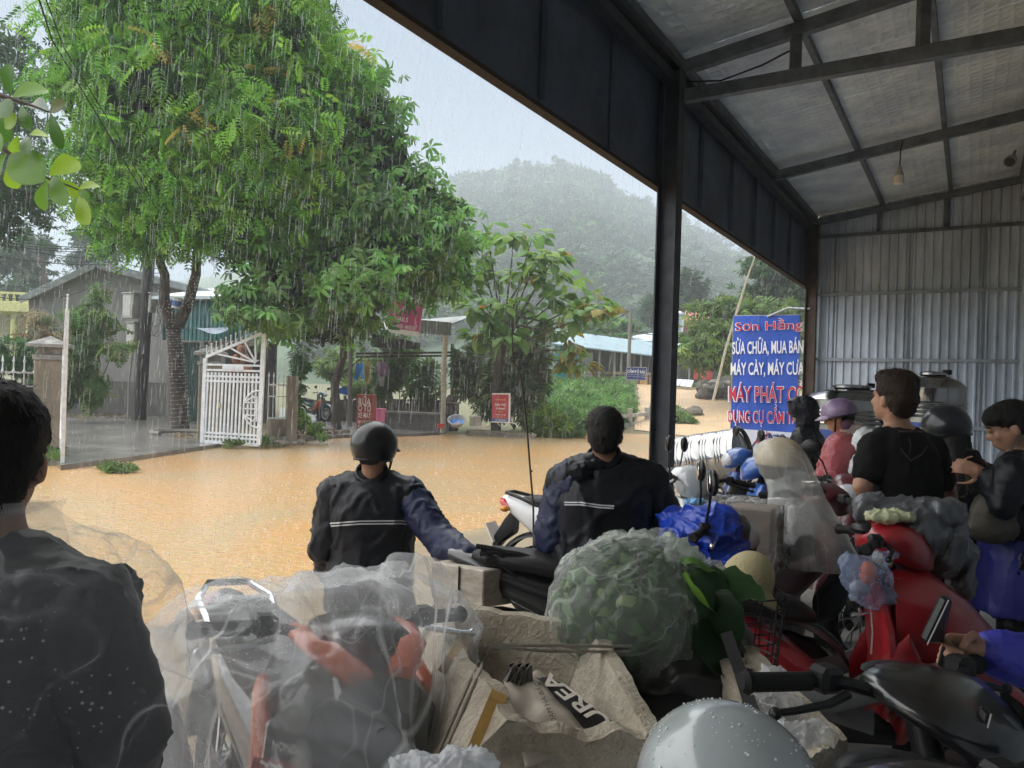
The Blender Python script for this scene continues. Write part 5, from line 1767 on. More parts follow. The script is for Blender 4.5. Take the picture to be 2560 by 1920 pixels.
# no-dumping sign
ns = thing('notice_sign', 'dark blue no-dumping notice on a thin post in the weeds', 'sign', P(1591, 1018, 35))
q = [P(1564, 949, 35), P(1615, 952, 34.8), P(1619, 918, 34.8), P(1566, 917, 35)]
MB().hexa([q[0], q[1], q[1] + Vector((0, .05, 0)), q[0] + Vector((0, .05, 0)), q[3], q[2], q[2] + Vector((0, .05, 0)), q[3] + Vector((0, .05, 0))]).build('board', mat('notice_blue', (.02, .025, .14), .5), ns, world=True, bevel=.004)
rx, up = (q[1] - q[0]).normalized(), (q[3] - q[0]).normalized()
nr = rx.cross(up)
cc = (q[0] + q[1] + q[2] + q[3]) / 4 + nr * .006
lettering('CẤM ĐỔ RÁC', M_sw, ns, face_matrix(cc + up * .12, rx, up), .82, .2, bold=.02)
lettering('VI PHẠM SẼ BỊ XỬ PHẠT THEO QUY ĐỊNH', M_sw, ns, face_matrix(cc - up * .05, rx, up), .86, .045)
lettering('XÃ YÊU CẦU NHÂN DÂN GIỮ GÌN VỆ SINH', M_sw, ns, face_matrix(cc - up * .14, rx, up), .86, .045)
for a, e in ((0, 1), (1, 2), (2, 3), (3, 0)):
	pa, pe = q[a].lerp(cc, .05) + nr * .006, q[e].lerp(cc, .05) + nr * .006
	MB().bar(pa, pe, .012, .012).build('border_line', M_sw, ns, world=True)
p = P(1592, 955, 35.1)
MB().tube([P(1591, 950, 35.08), Vector((p.x, p.y, land(p.x, p.y) - .1))], .03, 6).build('post', mat('stall_post'), ns, world=True)
# concrete guard rail at the flood edge
gr = thing('guard_rail', 'broken white concrete guard rail at the corner of the flooded street', 'guard rail', P(1540, 1075, 28.5))
M_gr = mat('guard_white', (.52, .50, .46), .85, col2=(.30, .28, .24), vscale=4, bump=.4)
prev = None
for i, (x, y0, y1, d) in enumerate(((1471, 1026, 1090, 26.4), (1526, 1023, 1080, 28.2), (1574, 1021, 1074, 29.8), (1618, 1018, 1066, 31.5))):
	a, c = P(x, y0, d), P(x, y1 + 12, d)
	MB().bar(c, a, .22, .2, up=(1, 0, 0)).build('post', M_gr, gr, world=True, bevel=.015)
	if prev:
		for f in (.28, .62):
			MB().bar(prev[0].lerp(prev[1], f), a.lerp(c, f), .12, .14).build('beam', M_gr, gr, world=True)
	prev = (a, c)
# house with red roof
rh = thing('house', 'red-roofed house with a rooftop tank behind the trees on the right', 'house', P(1750, 900, 62))
rz0 = P(1690, 800, 62)
ro = [P(1688, 805, 60), P(1835, 792, 60), P(1825, 768, 64), P(1718, 772, 64)]
MB().hexa([p + Vector((0, 0, -.15)) for p in ro] + ro).build('roof', mat('roof_red', (.55, .13, .16), .55, var=.15, vscale=1.5), rh, world=True)
w0, w1 = P(1690, 815, 60.2), P(1750, 812, 60.4)
ribbed(Vector((w0.x, w0.y, 0)), Vector((w1.x, w1.y, 0)), w0.z - .3, lambda f: w0.z + .55, .25, .05, mat('roof_red'), 'gable_sheet', rh)
MB().hexa([Vector((p.x, p.y, z)) for z in (0, w0.z + .3) for p in (P(1690, 830, 61), P(1820, 830, 61), P(1820, 830, 66), P(1690, 830, 66))]).build('wall', mat('far_wall', (.42, .42, .40), .85, var=.2, vscale=.8), rh, world=True)
for x in (1705, 1735, 1765):
	c = P(x, 858, 60.9)
	MB().box(c, (.8, .1, 1.0)).build('window', mat('far_window', (.06, .07, .08), .3), rh, world=True)
c = P(1693, 800, 60)
MB().lathe([(.55, -1.0), (.6, .0), (.6, .5), (.5, .62), (.2, .7)], c, n=16).build('roof_tank', M_chrome, rh, world=True, smooth=True)
# low grey house between
lh = thing('house', 'low grey house with pale metal roof behind the slim pole', 'house', P(1610, 900, 58))
ro = [P(1535, 858, 54), P(1655, 850, 56), P(1650, 830, 62), P(1590, 838, 60)]
MB().hexa([p + Vector((0, 0, -.12)) for p in ro] + ro).build('roof', M_roofblue, lh, world=True)
MB().hexa([Vector((p.x, p.y, z)) for z in (0, P(1600, 852, 56).z) for p in (P(1545, 900, 56), P(1650, 900, 57), P(1650, 900, 61), P(1545, 900, 61))]).build('wall', mat('far_wall'), lh, world=True)
# stalls right of the post
rs = thing('roadside_stall', 'grey roadside stall with tin lean-to under the spreading tree', 'stall', P(1700, 975, 47))
w0, w1 = P(1640, 960, 49), P(1840, 985, 46)
ribbed(Vector((w0.x, w0.y, 0)), Vector((w1.x, w1.y, 0)), .3, lambda f: w0.z + 2.4, .3, .05, mat('stall_grey', (.22, .23, .22), .7, var=.3, vscale=1), 'wall', rs)
r0, r1 = P(1640, 895, 46), P(1790, 882, 43)
MB().hexa([r0, r1, r1 + Vector((.5, 3, .8)), r0 + Vector((.5, 3, .8))] + [p + Vector((0, 0, .1)) for p in (r0, r1, r1 + Vector((.5, 3, .8)), r0 + Vector((.5, 3, .8)))]).build('roof', mat('stall_roof'), rs, world=True)
for x in (1690, 1722, 1755):
	p = P(x, 960, 45)
	MB().bar(Vector((p.x, p.y, land(p.x, p.y))), Vector((p.x, p.y, P(x, 893, 45).z)), .08, .08, up=(1, 0, 0)).build('post', mat('stall_post'), rs, world=True)
t = thing('folding_cot', 'pale framed metal cot leaning in front of the roadside stall', 'cot', P(1708, 966, 42))
q = [P(1683, 963, 42), P(1727, 968, 41.6), P(1734, 952, 42.2), P(1692, 949, 42.6)]
MB().hexa(q + [p + Vector((0, .05, .04)) for p in q]).build('sheet', mat('panel_pale', (.5, .56, .60), .4), t, world=True)
for f in (0, .33, .66, 1):
	MB().bar(q[0].lerp(q[1], f) + Vector((0, -.03, 0)), q[3].lerp(q[2], f) + Vector((0, -.03, 0)), .04, .05).build('rib', mat('zinc_girt'), t, world=True)
t = thing('notice_sign', 'red notice board on two legs beside the mud road', 'sign', P(1758, 985, 41))
q = [P(1735, 948, 41), P(1780, 950, 40.6), P(1781, 922, 40.6), P(1735, 921, 41)]
MB().hexa([q[0], q[1], q[1] + Vector((0, .06, 0)), q[0] + Vector((0, .06, 0)), q[3], q[2], q[2] + Vector((0, .06, 0)), q[3] + Vector((0, .06, 0))]).build('board', mat('sign_red3', (.40, .05, .05), .5), t, world=True)
rx, up = (q[1] - q[0]).normalized(), (q[3] - q[0]).normalized()
nr = rx.cross(up)
cc = (q[0] + q[1] + q[2] + q[3]) / 4 + nr * .006
for i, s_ in enumerate(('BẢNG THÔNG BÁO', 'KHU DÂN CƯ VĂN HÓA', 'GIỮ GÌN VỆ SINH')):
	lettering(s_, mat('sign_pinkish', (.72, .45, .42), .5), t, face_matrix(cc + up * (.14 - .14 * i), rx, up), .6, .06)
for x in (1748, 1772):
	p = P(x, 950, 41)
	MB().tube([p, Vector((p.x, p.y, land(p.x, p.y)))], .06, 8).build('leg', M_wood, t, world=True)
t = thing('leaning_bamboo', 'long pale bamboo pole leaning over the mud road', 'pole', P(1782, 1000, 30))
MB().tube([P(1782, 1004, 31), P(1815, 870, 30), P(1842, 780, 29), P(1870, 690, 28), P(1888, 640, 27.5)], [.055, .05, .045, .035, .02], 8).build('cane', mat('pale_cane', (.55, .55, .48), .6, var=.15), t, world=True, smooth=True)
t = thing('rubbish_heap', 'dark heap of scrap and sacks below the spreading tree', 'scrap heap', P(1820, 980, 38))
for i in range(26):
	p = P(rq.uniform(1755, 1845), 985, rq.uniform(38, 42))
	s_ = rq.uniform(.2, .5)
	me = MB().ball((0, 0, 0), (s_, s_ * .8, s_ * .7), n=8, m=6).mesh('scrap')
	crumple(me, s_ * .4, 3, seed=i)
	o = link('scrap', me, mat('scrap_%d' % (i % 3), [(.09, .08, .07), (.2, .18, .15), (.05, .05, .05)][i % 3], .85, var=.4), t)
	o.location = world_of(t).inverted() @ Vector((p.x, p.y, land(p.x, p.y) + s_ * .3 + rq.uniform(0, .5)))

# ================================================================== SHED FRONT: BANNER, TANKS
def inox():
	return mat('stainless', (.30, .30, .295), .15, 1.0, var=.06, vscale=3)
M_inox = inox()
M_bluefilm = mat('blue_film', (.012, .05, .26), .35, var=.15)
W3 = Vector((math.cos(PHI), -math.sin(PHI), 0))
# shop banner in the plane of the end wall
bn = thing('shop_banner', 'tall blue shop banner with white and red lettering beside the end wall', 'banner', S(-3.0, 13.75, 0))
def on_wall(x, y, t=13.75):
	"""point of the wall plane seen at photo pixel x,y"""
	u, v = x - 1280.0, y - 960.0
	dx, dz = (u * CR + v * SR) / FPX, (u * SR - v * CR) / FPX
	nrm = S(0, 1)
	d = t / (dx * nrm.x + nrm.y)
	return Vector((dx * d, d, CAM_H + dz * d))
q = [on_wall(1824, 1180), on_wall(1988, 1190), on_wall(2000, 788), on_wall(1834, 790)]
mb = MB()
def ban_f(u, v):
	p = q[0].lerp(q[1], u).lerp(q[3].lerp(q[2], u), v)
	return p + S(0, .012 * math.sin(u * 9 + v * 3) * (1 - v) + .008 * math.sin(v * 14 + u * 4))
mb.grid(ban_f, 16, 36)
M_ban = mat('banner_blue', (.02, .09, .50), .42, var=.18, vscale=2.5, stretch=(1, 1, .4))
ob = mb.build('sheet', M_ban, bn, world=True, smooth=True)
rx, up = (q[1] - q[0]).normalized(), Vector((0, 0, 1))
nr = rx.cross(up)
strip = [on_wall(1824, 1180), on_wall(1989, 1190), on_wall(1992, 1082), on_wall(1826, 1070)]
MB().grid(lambda u, v: strip[0].lerp(strip[1], u).lerp(strip[3].lerp(strip[2], u), v) + nr * .035, 4, 4).build('picture_strip', mat('banner_pale', (.62, .66, .78), .45, var=.08), bn, world=True)
M_lt = mat('letter_white', (.80, .82, .86), .45)
M_lr = mat('letter_red', (.52, .02, .05), .45)
def ban_text(s_, x0, x1, y0, y1, mm, outline=None, bold=.02, shear=0):
	c = on_wall((x0 + x1) / 2, (y0 + y1) / 2)
	k = c.y / FPX
	w_, h_ = (x1 - x0) * k / math.cos(PHI) * .985, (y1 - y0) * k
	if outline:
		lettering(s_, outline, bn, face_matrix(c + nr * .036, rx, up), w_ * 1.03, h_ * 1.07, bold=bold * 3.2, shear=shear)
	lettering(s_, mm, bn, face_matrix(c + nr * .040, rx, up), w_, h_, bold=bold, shear=shear)
ban_text('Sơn Hằng', 1852, 1990, 798, 831, M_lr, M_lt, .009)
ban_text('SỬA CHỮA, MUA BÁN', 1844, 1994, 842, 890, M_lt)
ban_text('MÁY CÀY, MÁY CƯA', 1840, 1995, 898, 943, M_lt)
ban_text('MÁY PHÁT CỎ', 1836, 1994, 953, 1005, M_lr, M_lt, .009)
ban_text('DỤNG CỤ CẦM TAY', 1834, 1990, 1012, 1065, M_lr, M_lt, .008)
# small tool pictures along the bottom strip
M_ink = mat('print_ink', (.05, .07, .18), .5)
def pic(lines, mm=M_ink, r=.012):
	b = MB()
	for ln in lines:
		b.tube([on_wall(*p) + nr * .045 for p in ln], r, 5)
	b.build('tool_picture', mm, bn, world=True, smooth=True)
pic([[(1885, 1110), (1905, 1092), (1925, 1082)], [(1903, 1092), (1918, 1098)], [(1896, 1105), (1912, 1110)]], M_lr)
pic([[(1880, 1118), (1893, 1100), (1899, 1083)], [(1925, 1084), (1915, 1090)]])
pic([[(1926, 1084), (1932, 1094), (1924, 1094), (1926, 1084)], [(1935, 1088), (1955, 1091), (1972, 1096)], [(1944, 1086), (1950, 1094), (1958, 1088)]], r=.018)
MB().bar(on_wall(1918, 1075) + nr * .04, on_wall(1917, 1180) + nr * .04, .012, .008, up=(1, 0, 0)).build('divider', M_ink, bn, world=True)
for a, e in ((0, 3), (1, 2)):
	MB().bar(q[a] - nr * .03, q[e] - nr * .03, .04, .03, up=(1, 0, 0)).build('frame_bar', mat('zinc_girt'), bn, world=True)
MB().bar(q[3] - nr * .03, q[2] - nr * .03, .03, .03).build('frame_bar', mat('zinc_girt'), bn, world=True)
for a in (q[0], q[1]):
	MB().bar(Vector((a.x, a.y, -.05)) - nr * .03, a - nr * .03, .04, .03, up=(1, 0, 0)).build('leg', mat('zinc_girt'), bn, world=True)
MB().tube([on_wall(1918, 792) , on_wall(1970, 770, 13.6), S(-2.33, 13.45, 3.0)], .018, 6).build('stay_rod', mat('zinc_girt'), bn, world=True)

def tank_profile(r_, L_, dome=.12):
	pr = [(.001, -.03), (r_ * .5, -.025), (r_ * .92, 0), (r_, .03)]
	n = 4
	z = .05
	for i in range(n):
		z0 = .05 + (L_ - .10) * (i + .5) / n
		for k in range(3):
			pr += [(r_, z0 - .05 + k * .04), (r_ + .006, z0 - .035 + k * .04), (r_, z0 - .02 + k * .04)]
	pr += [(r_, L_ - .03), (r_ * .98, L_), (r_ * .8, L_ + dome * .5), (r_ * .45, L_ + dome), (r_ * .28, L_ + dome)]
	return pr
# tank lying on its side at the road edge
tk = thing('water_tank', 'ribbed stainless water tank lying on its side by the road', 'water tank', P(1765, 1218, 10.4))
cR, cL = P(1850, 1140, 10.2), P(1692, 1160, 10.75)
ax = (cL - cR).normalized()
L_ = (cL - cR).length
rad = .37
MB().lathe(tank_profile(rad, L_, .13), cR, axis=ax, n=40).build('shell', M_inox, tk, world=True, smooth=24)
MB().lathe([(rad * 1.03, -.05), (rad * 1.03, .02)], cR, axis=ax, n=40, cap=False).build('foot_ring', M_inox, tk, world=True, smooth=True)
MB().lathe([(rad * .25, L_ + .13), (rad * .30, L_ + .14), (rad * .30, L_ + .17), (rad * .15, L_ + .19)], cR, axis=ax, n=24).build('lid', M_inox, tk, world=True, smooth=True)
for s_ in (-1, 1):
	side = ax.cross(Vector((0, 0, 1))).normalized() * s_
	MB().tube([cR - ax * .05 + side * rad * .5 + Vector((0, 0, -.1)), cR - ax * .35 + side * rad * .35 + Vector((0, 0, .05))], .018, 8).build('stand_leg', M_inox, tk, world=True, smooth=True)
	MB().bar(cR + ax * .02 + side * rad * .8 + Vector((0, 0, -.15)), cL + side * rad * .8 + Vector((0, 0, -.15)), .03, .03).build('cradle_rail', M_inox, tk, world=True)
for f in (.1, .9):
	p = cR.lerp(cL, f)
	for s_ in (-1, 1):
		side = ax.cross(Vector((0, 0, 1))).normalized() * s_ * rad * .75
		MB().bar(Vector((p.x + side.x, p.y + side.y, -.06)), p + side + Vector((0, 0, -.15)), .03, .03, up=(1, 0, 0)).build('cradle_leg', M_inox, tk, world=True)
lb = cR.lerp(cL, .78) + Vector((.02, -rad * .93, -.16))
MB().box(lb, (.30, .012, .07)).build('red_label', mat('label_red', (.55, .04, .05), .5), tk, world=True)
def upright_tank(label, c, r_, h, band, rz=0):
	t = thing('water_tank', label, 'water tank', c)
	pr = [(r_, 0), (r_, .15)]
	for z0 in (.2, h * .42, h * .80):
		for k in range(4):
			pr += [(r_, z0 + k * .05), (r_ + .016, z0 + .02 + k * .05), (r_, z0 + .04 + k * .05)]
	pr += [(r_, h), (r_ * 1.01, h + .01), (r_ * .97, h + .03), (r_ * .8, h + .09), (r_ * .5, h + .14), (r_ * .36, h + .155)]
	MB().lathe(pr, (0, 0, 0), n=48).build('shell', M_inox, t, smooth=24)
	MB().lathe([(r_ + .006, band[0]), (r_ + .007, (band[0] + band[1]) / 2), (r_ + .006, band[1])], (0, 0, 0), n=48, cap=False).build('blue_band', M_bluefilm, t, smooth=True)
	MB().lathe([(r_ * .37, h + .155), (r_ * .42, h + .165), (r_ * .42, h + .19), (r_ * .3, h + .205), (r_ * .1, h + .21)], (0, 0, 0), n=28).build('lid', M_inox, t, smooth=True)
	MB().box((r_ * .38, -.05, h + .2), (.1, .05, .06)).build('lid_latch', M_black, t, bevel=.01)
	for i in range(4):
		a = -2.2 + i * .11
		MB().box((math.cos(a) * (r_ + .009), math.sin(a) * (r_ + .009), (band[0] + band[1]) / 2 + .06 * (i % 2)), (.05, .05, .05), Matrix.Rotation(a, 3, 'Z')).build('label_mark', mat('banner_pale'), t)
	return t
c = P(2120, 1300, 9.8)
upright_tank('broad stainless water tank with blue band standing nearest the banner', (c.x, c.y, 0), .56, 1.52, (.86, 1.16))
c = P(2322, 1300, 9.2)
upright_tank('stainless water tank with tall neck standing behind the helmeted rider', (c.x, c.y, 0), .36, 1.70, (1.02, 1.30))

# ================================================================== MOTORBIKES
M_seat = mat('seat_vinyl', (.008, .008, .009), .5, spec=.3, bump=.15, bscale=120)
M_eng = mat('engine_alloy', (.16, .16, .165), .45, .7, var=.3, vscale=9)
M_taill = mat('tail_red', (.45, .015, .01), .2, coat=.6)
M_lens = mat('lamp_clear', (.55, .57, .6), .08, spec=.8)
M_glass = mat('mirror_glass', (.6, .62, .65), .05, 1.0)
def paint(n, c, flake=.35):
	return mat('paint_' + n, c, flake, coat=.7, var=.06)
def wheel(t, x, R_, m_rim, spokes=12, wt=.045):
	o = MB()
	o.tube([(x + math.cos(a) * (R_ - wt), 0, R_ + math.sin(a) * (R_ - wt)) for a in [i * 2 * math.pi / 28 for i in range(29)]], wt, 10, cap=False)
	ty = o.build('wheel', M_rubber, t, smooth=180)
	rm = MB()
	rm.tube([(x + math.cos(a) * (R_ - wt * 1.9), 0, R_ + math.sin(a) * (R_ - wt * 1.9)) for a in [i * 2 * math.pi / 28 for i in range(29)]], .018, 6, cap=False)
	rm.lathe([(.001, -.06), (.045, -.06), (.05, 0), (.045, .06), (.001, .06)], (x, 0, R_), axis=(0, 1, 0), n=14)
	rm.lathe([(.09, .032), (.09, .037), (.03, .038)], (x, 0, R_), axis=(0, 1, 0), n=18)
	for i in range(spokes):
		a = 2 * math.pi * i / spokes
		b2 = a + (.35 if i % 2 else -.35)
		rm.tube([(x + math.cos(b2) * .045, .03 * (1 if i % 2 else -1), R_ + math.sin(b2) * .045), (x + math.cos(a) * (R_ - wt * 1.8), 0, R_ + math.sin(a) * (R_ - wt * 1.8))], .005 if spokes > 8 else .014, 5)
	rm.build('rim', m_rim, ty, smooth=True)
	return ty
def fender(x, R_, a0, a1, wd, m, t, name, k=1.0):
	n = 14
	def f(u, v):
		a = R(a0 + (a1 - a0) * u)
		ph = (v - .5) * math.pi
		rr = R_ + .035 - .035 * (1 - math.cos(ph)) * k
		return (x + math.cos(a) * rr, math.sin(ph) * wd, R_ + math.sin(a) * rr)
	o = MB().grid(f, n, 8)
	ob = o.build(name, m, t, smooth=180, fix=False)
	return ob
def make_bike(label, loc, rz, col, kind='underbone', accent=None, cowl=True, mirrors=(1, 1), seatcol=None, lean=6, steer=0, rim=None, name=None, black=None, plate=True, flat=1.0):
	"""motorbike, x forward, y left, standing on its side stand"""
	t = thing(name or 'motorbike', label, 'motorbike', loc, rz)
	t.rotation_euler = (R(-lean), 0, rz)
	m1 = col
	m2 = accent or col
	mb_ = black or M_black
	rim = rim or mat('rim_alloy', (.35, .35, .36), .35, .8)
	RW = .285 if kind != 'scooter' else .25
	fx, rx_ = (.63, -.60) if kind != 'scooter' else (.64, -.60)
	wheel(t, fx, RW, rim, 16 if kind == 'underbone' else 6)
	wheel(t, rx_, RW, rim, 16 if kind == 'underbone' else 6)
	for s_ in (-1, 1):
		MB().tube([(fx, s_ * .075, RW), (fx - .10, s_ * .075, .56), (fx - .17, s_ * .06, .74)], [.02, .024, .026], 8).build('fork', M_eng, t, smooth=True)
	fender(fx, RW + .02, 20, 165, .07, m1, t, 'front_fender')
	fender(rx_, RW + .03, 55, 190, .075, mb_, t, 'rear_fender')
	MB().loft([(.12, 0, .33, .06, .10), (.05, 0, .34, .11, .13), (-.12, 0, .34, .12, .12), (-.24, 0, .36, .08, .10)], 14, 3).build('engine', M_eng, t, smooth=True)
	MB().tube([(.05, -.12, .26), (-.15, -.15, .22), (-.45, -.16, .28), (-.52, -.165, .30)], .022, 8).build('exhaust_pipe', M_chrome, t, smooth=True)
	MB().tube([(-.40, -.165, .28), (-.48, -.165, .30), (-.82, -.175, .40), (-.86, -.175, .41)], [.035, .05, .055, .04], 12).build('muffler', mb_, t, smooth=True)
	MB().tube([(-.05, .10, .26), (-.02, .24, .03), (-.0, .29, .01)], .012, 6).build('side_stand', M_eng, t, smooth=True)
	for s_ in (-1, 1):
		MB().tube([(-.02, s_ * .12, .28), (-.02, s_ * .30, .29)], .018, 8).build('foot_peg', M_rubber, t, smooth=True)
	# body
	if kind == 'scooter':
		MB().loft([(.12, 0, .46, .10, .05), (.0, 0, .48, .15, .12), (-.25, 0, .58, .17, .17), (-.55, 0, .66, .155, .15), (-.80, 0, .76, .09, .07), (-.88, 0, .79, .04, .03)], 18, 2.6).build('body_cover', m1, t, smooth=50)
		MB().loft([(.38, 0, .30, .13, .035), (.15, 0, .29, .15, .04), (-.05, 0, .32, .14, .06)], 14, 3.2).build('footboard', mb_, t, smooth=True)
		for s_ in (-1, 1):
			MB().loft([(.30, s_ * .14, .36, .02, .05), (.0, s_ * .17, .44, .02, .06), (-.3, s_ * .185, .54, .015, .05), (-.55, s_ * .165, .62, .01, .03)], 8, 2.2).build('side_trim', m2, t, smooth=True)
		MB().loft([(.27, .40, 0, .04, .08), (.45, .46, 0, .06, .17), (.66, .44, 0, .055, .20), (.82, .40, 0, .05, .17), (.90, .37, 0, .045, .12)], 18, 2.6, 'z').build('leg_shield', m1, t, smooth=50)
		MB().loft([(.45, .38, 0, .025, .15), (.66, .37, 0, .03, .175), (.82, .34, 0, .03, .14)], 14, 2.6, 'z').build('inner_shield', mb_, t, smooth=True)
		MB().loft([(.58, .505, 0, .02, .10), (.68, .505, 0, .03, .12), (.76, .475, 0, .02, .09)], 14, 2.2, 'z').build('headlight', M_lens, t, smooth=True)
	else:
		MB().loft([(.30, 0, .62, .05, .06), (.10, 0, .55, .08, .09), (-.05, 0, .56, .11, .12), (-.35, 0, .63, .125, .11), (-.62, 0, .71, .10, .075), (-.80, 0, .78, .06, .045), (-.86, 0, .80, .03, .02)], 16, 2.5).build('body_cover', m1, t, smooth=50)
		for s_ in (-1, 1):
			MB().loft([(.48, s_ * .10, .72, .03, .06), (.36, s_ * .17, .62, .03, .14), (.22, s_ * .18, .50, .025, .14), (.10, s_ * .15, .42, .02, .08)], 12, 2.3).build('leg_shield', m2, t, smooth=True)
		MB().loft([(.38, .46, 0, .05, .045), (.55, .46, 0, .05, .07), (.72, .43, 0, .06, .10), (.86, .40, 0, .05, .08)], 14, 2.4, 'z').build('front_cover', m1, t, smooth=True)
	st_ = seatcol or M_seat
	MB().loft([(.10, 0, .70, .07, .02), (.02, 0, .725, .11, .045), (-.22, 0, .745, .13, .05), (-.42, 0, .785, .135, .05), (-.66, 0, .80, .11, .04), (-.74, 0, .80, .06, .02)], 18, 2.8).build('seat', st_, t, smooth=60)
	MB().loft([(-.80, 0, .74, .085, .03), (-.86, 0, .765, .08, .045), (-.90, 0, .78, .04, .02)], 14, 2.4).build('tail_light', M_taill, t, smooth=True)
	for s_ in (-1, 1):
		MB().ball((-.84, s_ * .095, .735), (.035, .03, .022), n=10, m=6).build('turn_signal', mat('signal_amber', (.5, .2, .02), .25), t, smooth=True)
	MB().tube([(-.55, .11, .76), (-.72, .125, .82), (-.84, .07, .845), (-.84, -.07, .845), (-.72, -.125, .82), (-.55, -.11, .76)], .013, 8).build('grab_rail', mb_ if kind == 'scooter' else M_chrome, t, smooth=True)
	# fender flap and number plate
	MB().loft([(-.78, 0, .66, .06, .10), (-.86, 0, .58, .06, .08), (-.93, 0, .47, .055, .07)], 10, 4).build('mud_flap', mb_, t, smooth=True)
	if plate:
		pl = MB().box((-.945, 0, .56), (.008, .19, .14), Matrix.Rotation(R(-28), 3, 'Y')).build('number_plate', M_sw, t)
	# steering
	hz_ = 1.0 if kind != 'scooter' else 1.03
	MB().tube([(.44, 0, .72), (.335, 0, hz_ - .03)], .03, 10).build('steering_stem', mb_, t, smooth=True)
	if cowl:
		MB().loft([(.52, 0, hz_ - .06, .05, .05), (.47, 0, hz_ - .03, .11, .085 * flat), (.38, 0, hz_, .15, .085 * flat), (.30, 0, hz_ + .01, .13, .055 * flat), (.25, 0, hz_ - .005, .05, .03)], 18, 2.4).build('handlebar_cowl', m1, t, smooth=55)
		if kind != 'scooter':
			MB().ball((.475, 0, hz_ - .04), (.065, .10, .07), n=14, m=8).build('headlight', M_lens, t, smooth=True)
		MB().ball((.29, 0, hz_ + .035 * flat), (.06, .09, .03 * flat), n=12, m=6).build('instrument', M_black, t, smooth=True)
	for s_ in (-1, 1):
		MB().tube([(.34, s_ * .05, hz_ - .02), (.31, s_ * .18, hz_ + .01), (.27, s_ * .24, hz_ + .005)], .013, 8).build('handlebar', mb_, t, smooth=True)
		MB().tube([(.275, s_ * .235, hz_ + .005), (.235, s_ * .345, hz_ - .005), (.232, s_ * .352, hz_ - .006), (.228, s_ * .362, hz_ - .006)], [.018, .0185, .023, .016], 12).build('grip', M_rubber, t, smooth=True)
		MB().box((.285, s_ * .205, hz_ + .012), (.05, .055, .05)).build('switch_box', mb_, t, bevel=.01)
		MB().tube([(.325, s_ * .19, hz_ - .005), (.335, s_ * .25, hz_ - .015), (.315, s_ * .31, hz_ - .03), (.305, s_ * .345, hz_ - .035)], [.009, .008, .007, .007], 7).ball((.304, s_ * .35, hz_ - .036), .012, n=8, m=6).build('brake_lever', M_chrome if kind == 'underbone' else mb_, t, smooth=True)
		if mirrors[(s_ + 1) // 2]:
			mo = MB().tube([(.29, s_ * .20, hz_ + .03), (.30, s_ * .24, hz_ + .12), (.30, s_ * .30, hz_ + .18)], .006, 6).build('mirror_stem', mb_, t, smooth=True)
			mr = MB().ball((.305, s_ * .325, hz_ + .215), (.022, .072, .052), Matrix.Rotation(s_ * -.25, 3, 'X'), n=16, m=10).build('mirror', mb_, t, smooth=True)
			MB().ball((.288, s_ * .325, hz_ + .215), (.008, .06, .042), Matrix.Rotation(s_ * -.25, 3, 'X'), n=16, m=8).build('mirror_glass', M_glass, mr, smooth=True)
	return t
def heading(dx, dy): return math.atan2(dy, dx)
def bike_at(px, py, d, z, hx, hy, local):
	"""location so that the bike's local point (x, y) stands at the photo pixel px,py, d metres away"""
	p = P(px, py, d)
	a = heading(hx, hy)
	ox = math.cos(a) * local[0] - math.sin(a) * local[1]
	oy = math.sin(a) * local[0] + math.cos(a) * local[1]
	return (p.x - ox, p.y - oy, 0), a

# ================================================================== PEOPLE
from mathutils.bvhtree import BVHTree
def skin_mat(n, c):
	return mat('skin_' + n, c, .5, var=.12, vscale=14, spec=.4)
M_skin = skin_mat('a', (.42, .23, .15))
M_skin2 = skin_mat('b', (.36, .19, .12))
M_hair = mat('hair_black', (.009, .008, .007), .55, spec=.25, bump=.6, bscale=160, stretch=(1, 1, .25), bdist=.01)
M_hair2 = mat('hair_brown', (.028, .016, .010), .55, spec=.25, bump=.6, bscale=160, stretch=(1, 1, .25), bdist=.01)
M_rainblk = mat('rain_black', (.006, .007, .011), .45, spec=.25, bump=.25, bscale=14)
M_navy = mat('rain_navy', (.008, .013, .045), .45, spec=.3, bump=.25, bscale=14)
M_tee = mat('tee_black', (.008, .008, .009), .85, spec=.2, bump=.2, bscale=20)
M_trouser = mat('trouser_dark', (.010, .010, .011), .8, spec=.2, bump=.2, bscale=15)
M_shoe = mat('shoe_dark', (.02, .02, .02), .5)
M_reflect = mat('reflective', (.50, .51, .53), .35)

def head_frame(c, yaw, pitch=0.0):
	return Matrix.Translation(c) @ Matrix.Rotation(yaw, 4, 'Z') @ Matrix.Rotation(pitch, 4, 'X')
def head_prims(b, F, s=1.0):
	R3 = F.to_3x3()
	def e(c, r): b.ball(F @ (Vector(c) * s), tuple(x * s for x in r), R3, n=20, m=14)
	e((0, -.012, .030), (.077, .097, .086))
	e((0, .022, -.028), (.064, .070, .083))
	e((0, .042, -.078), (.043, .042, .034))
	e((0, -.03, -.045), (.062, .065, .06))
	e((0, .078, .022), (.05, .018, .012))
	e((0, .0885, -.058), (.024, .011, .006))
	e((0, .0875, -.070), (.020, .011, .006))
	for q in (-1, 1):
		e((q * .076, -.010, -.016), (.009, .020, .031))
		e((q * .080, -.018, -.012), (.007, .008, .022))
		e((q * .040, .066, -.024), (.024, .018, .020))
	b.cone(F @ (Vector((0, .088, .012)) * s), F @ (Vector((0, .108, -.024)) * s), .008 * s, .0125 * s, 8)
	for q in (-1, 1):
		b.ball(F @ (Vector((q * .012, .096, -.028)) * s), .009 * s, n=8, m=6)
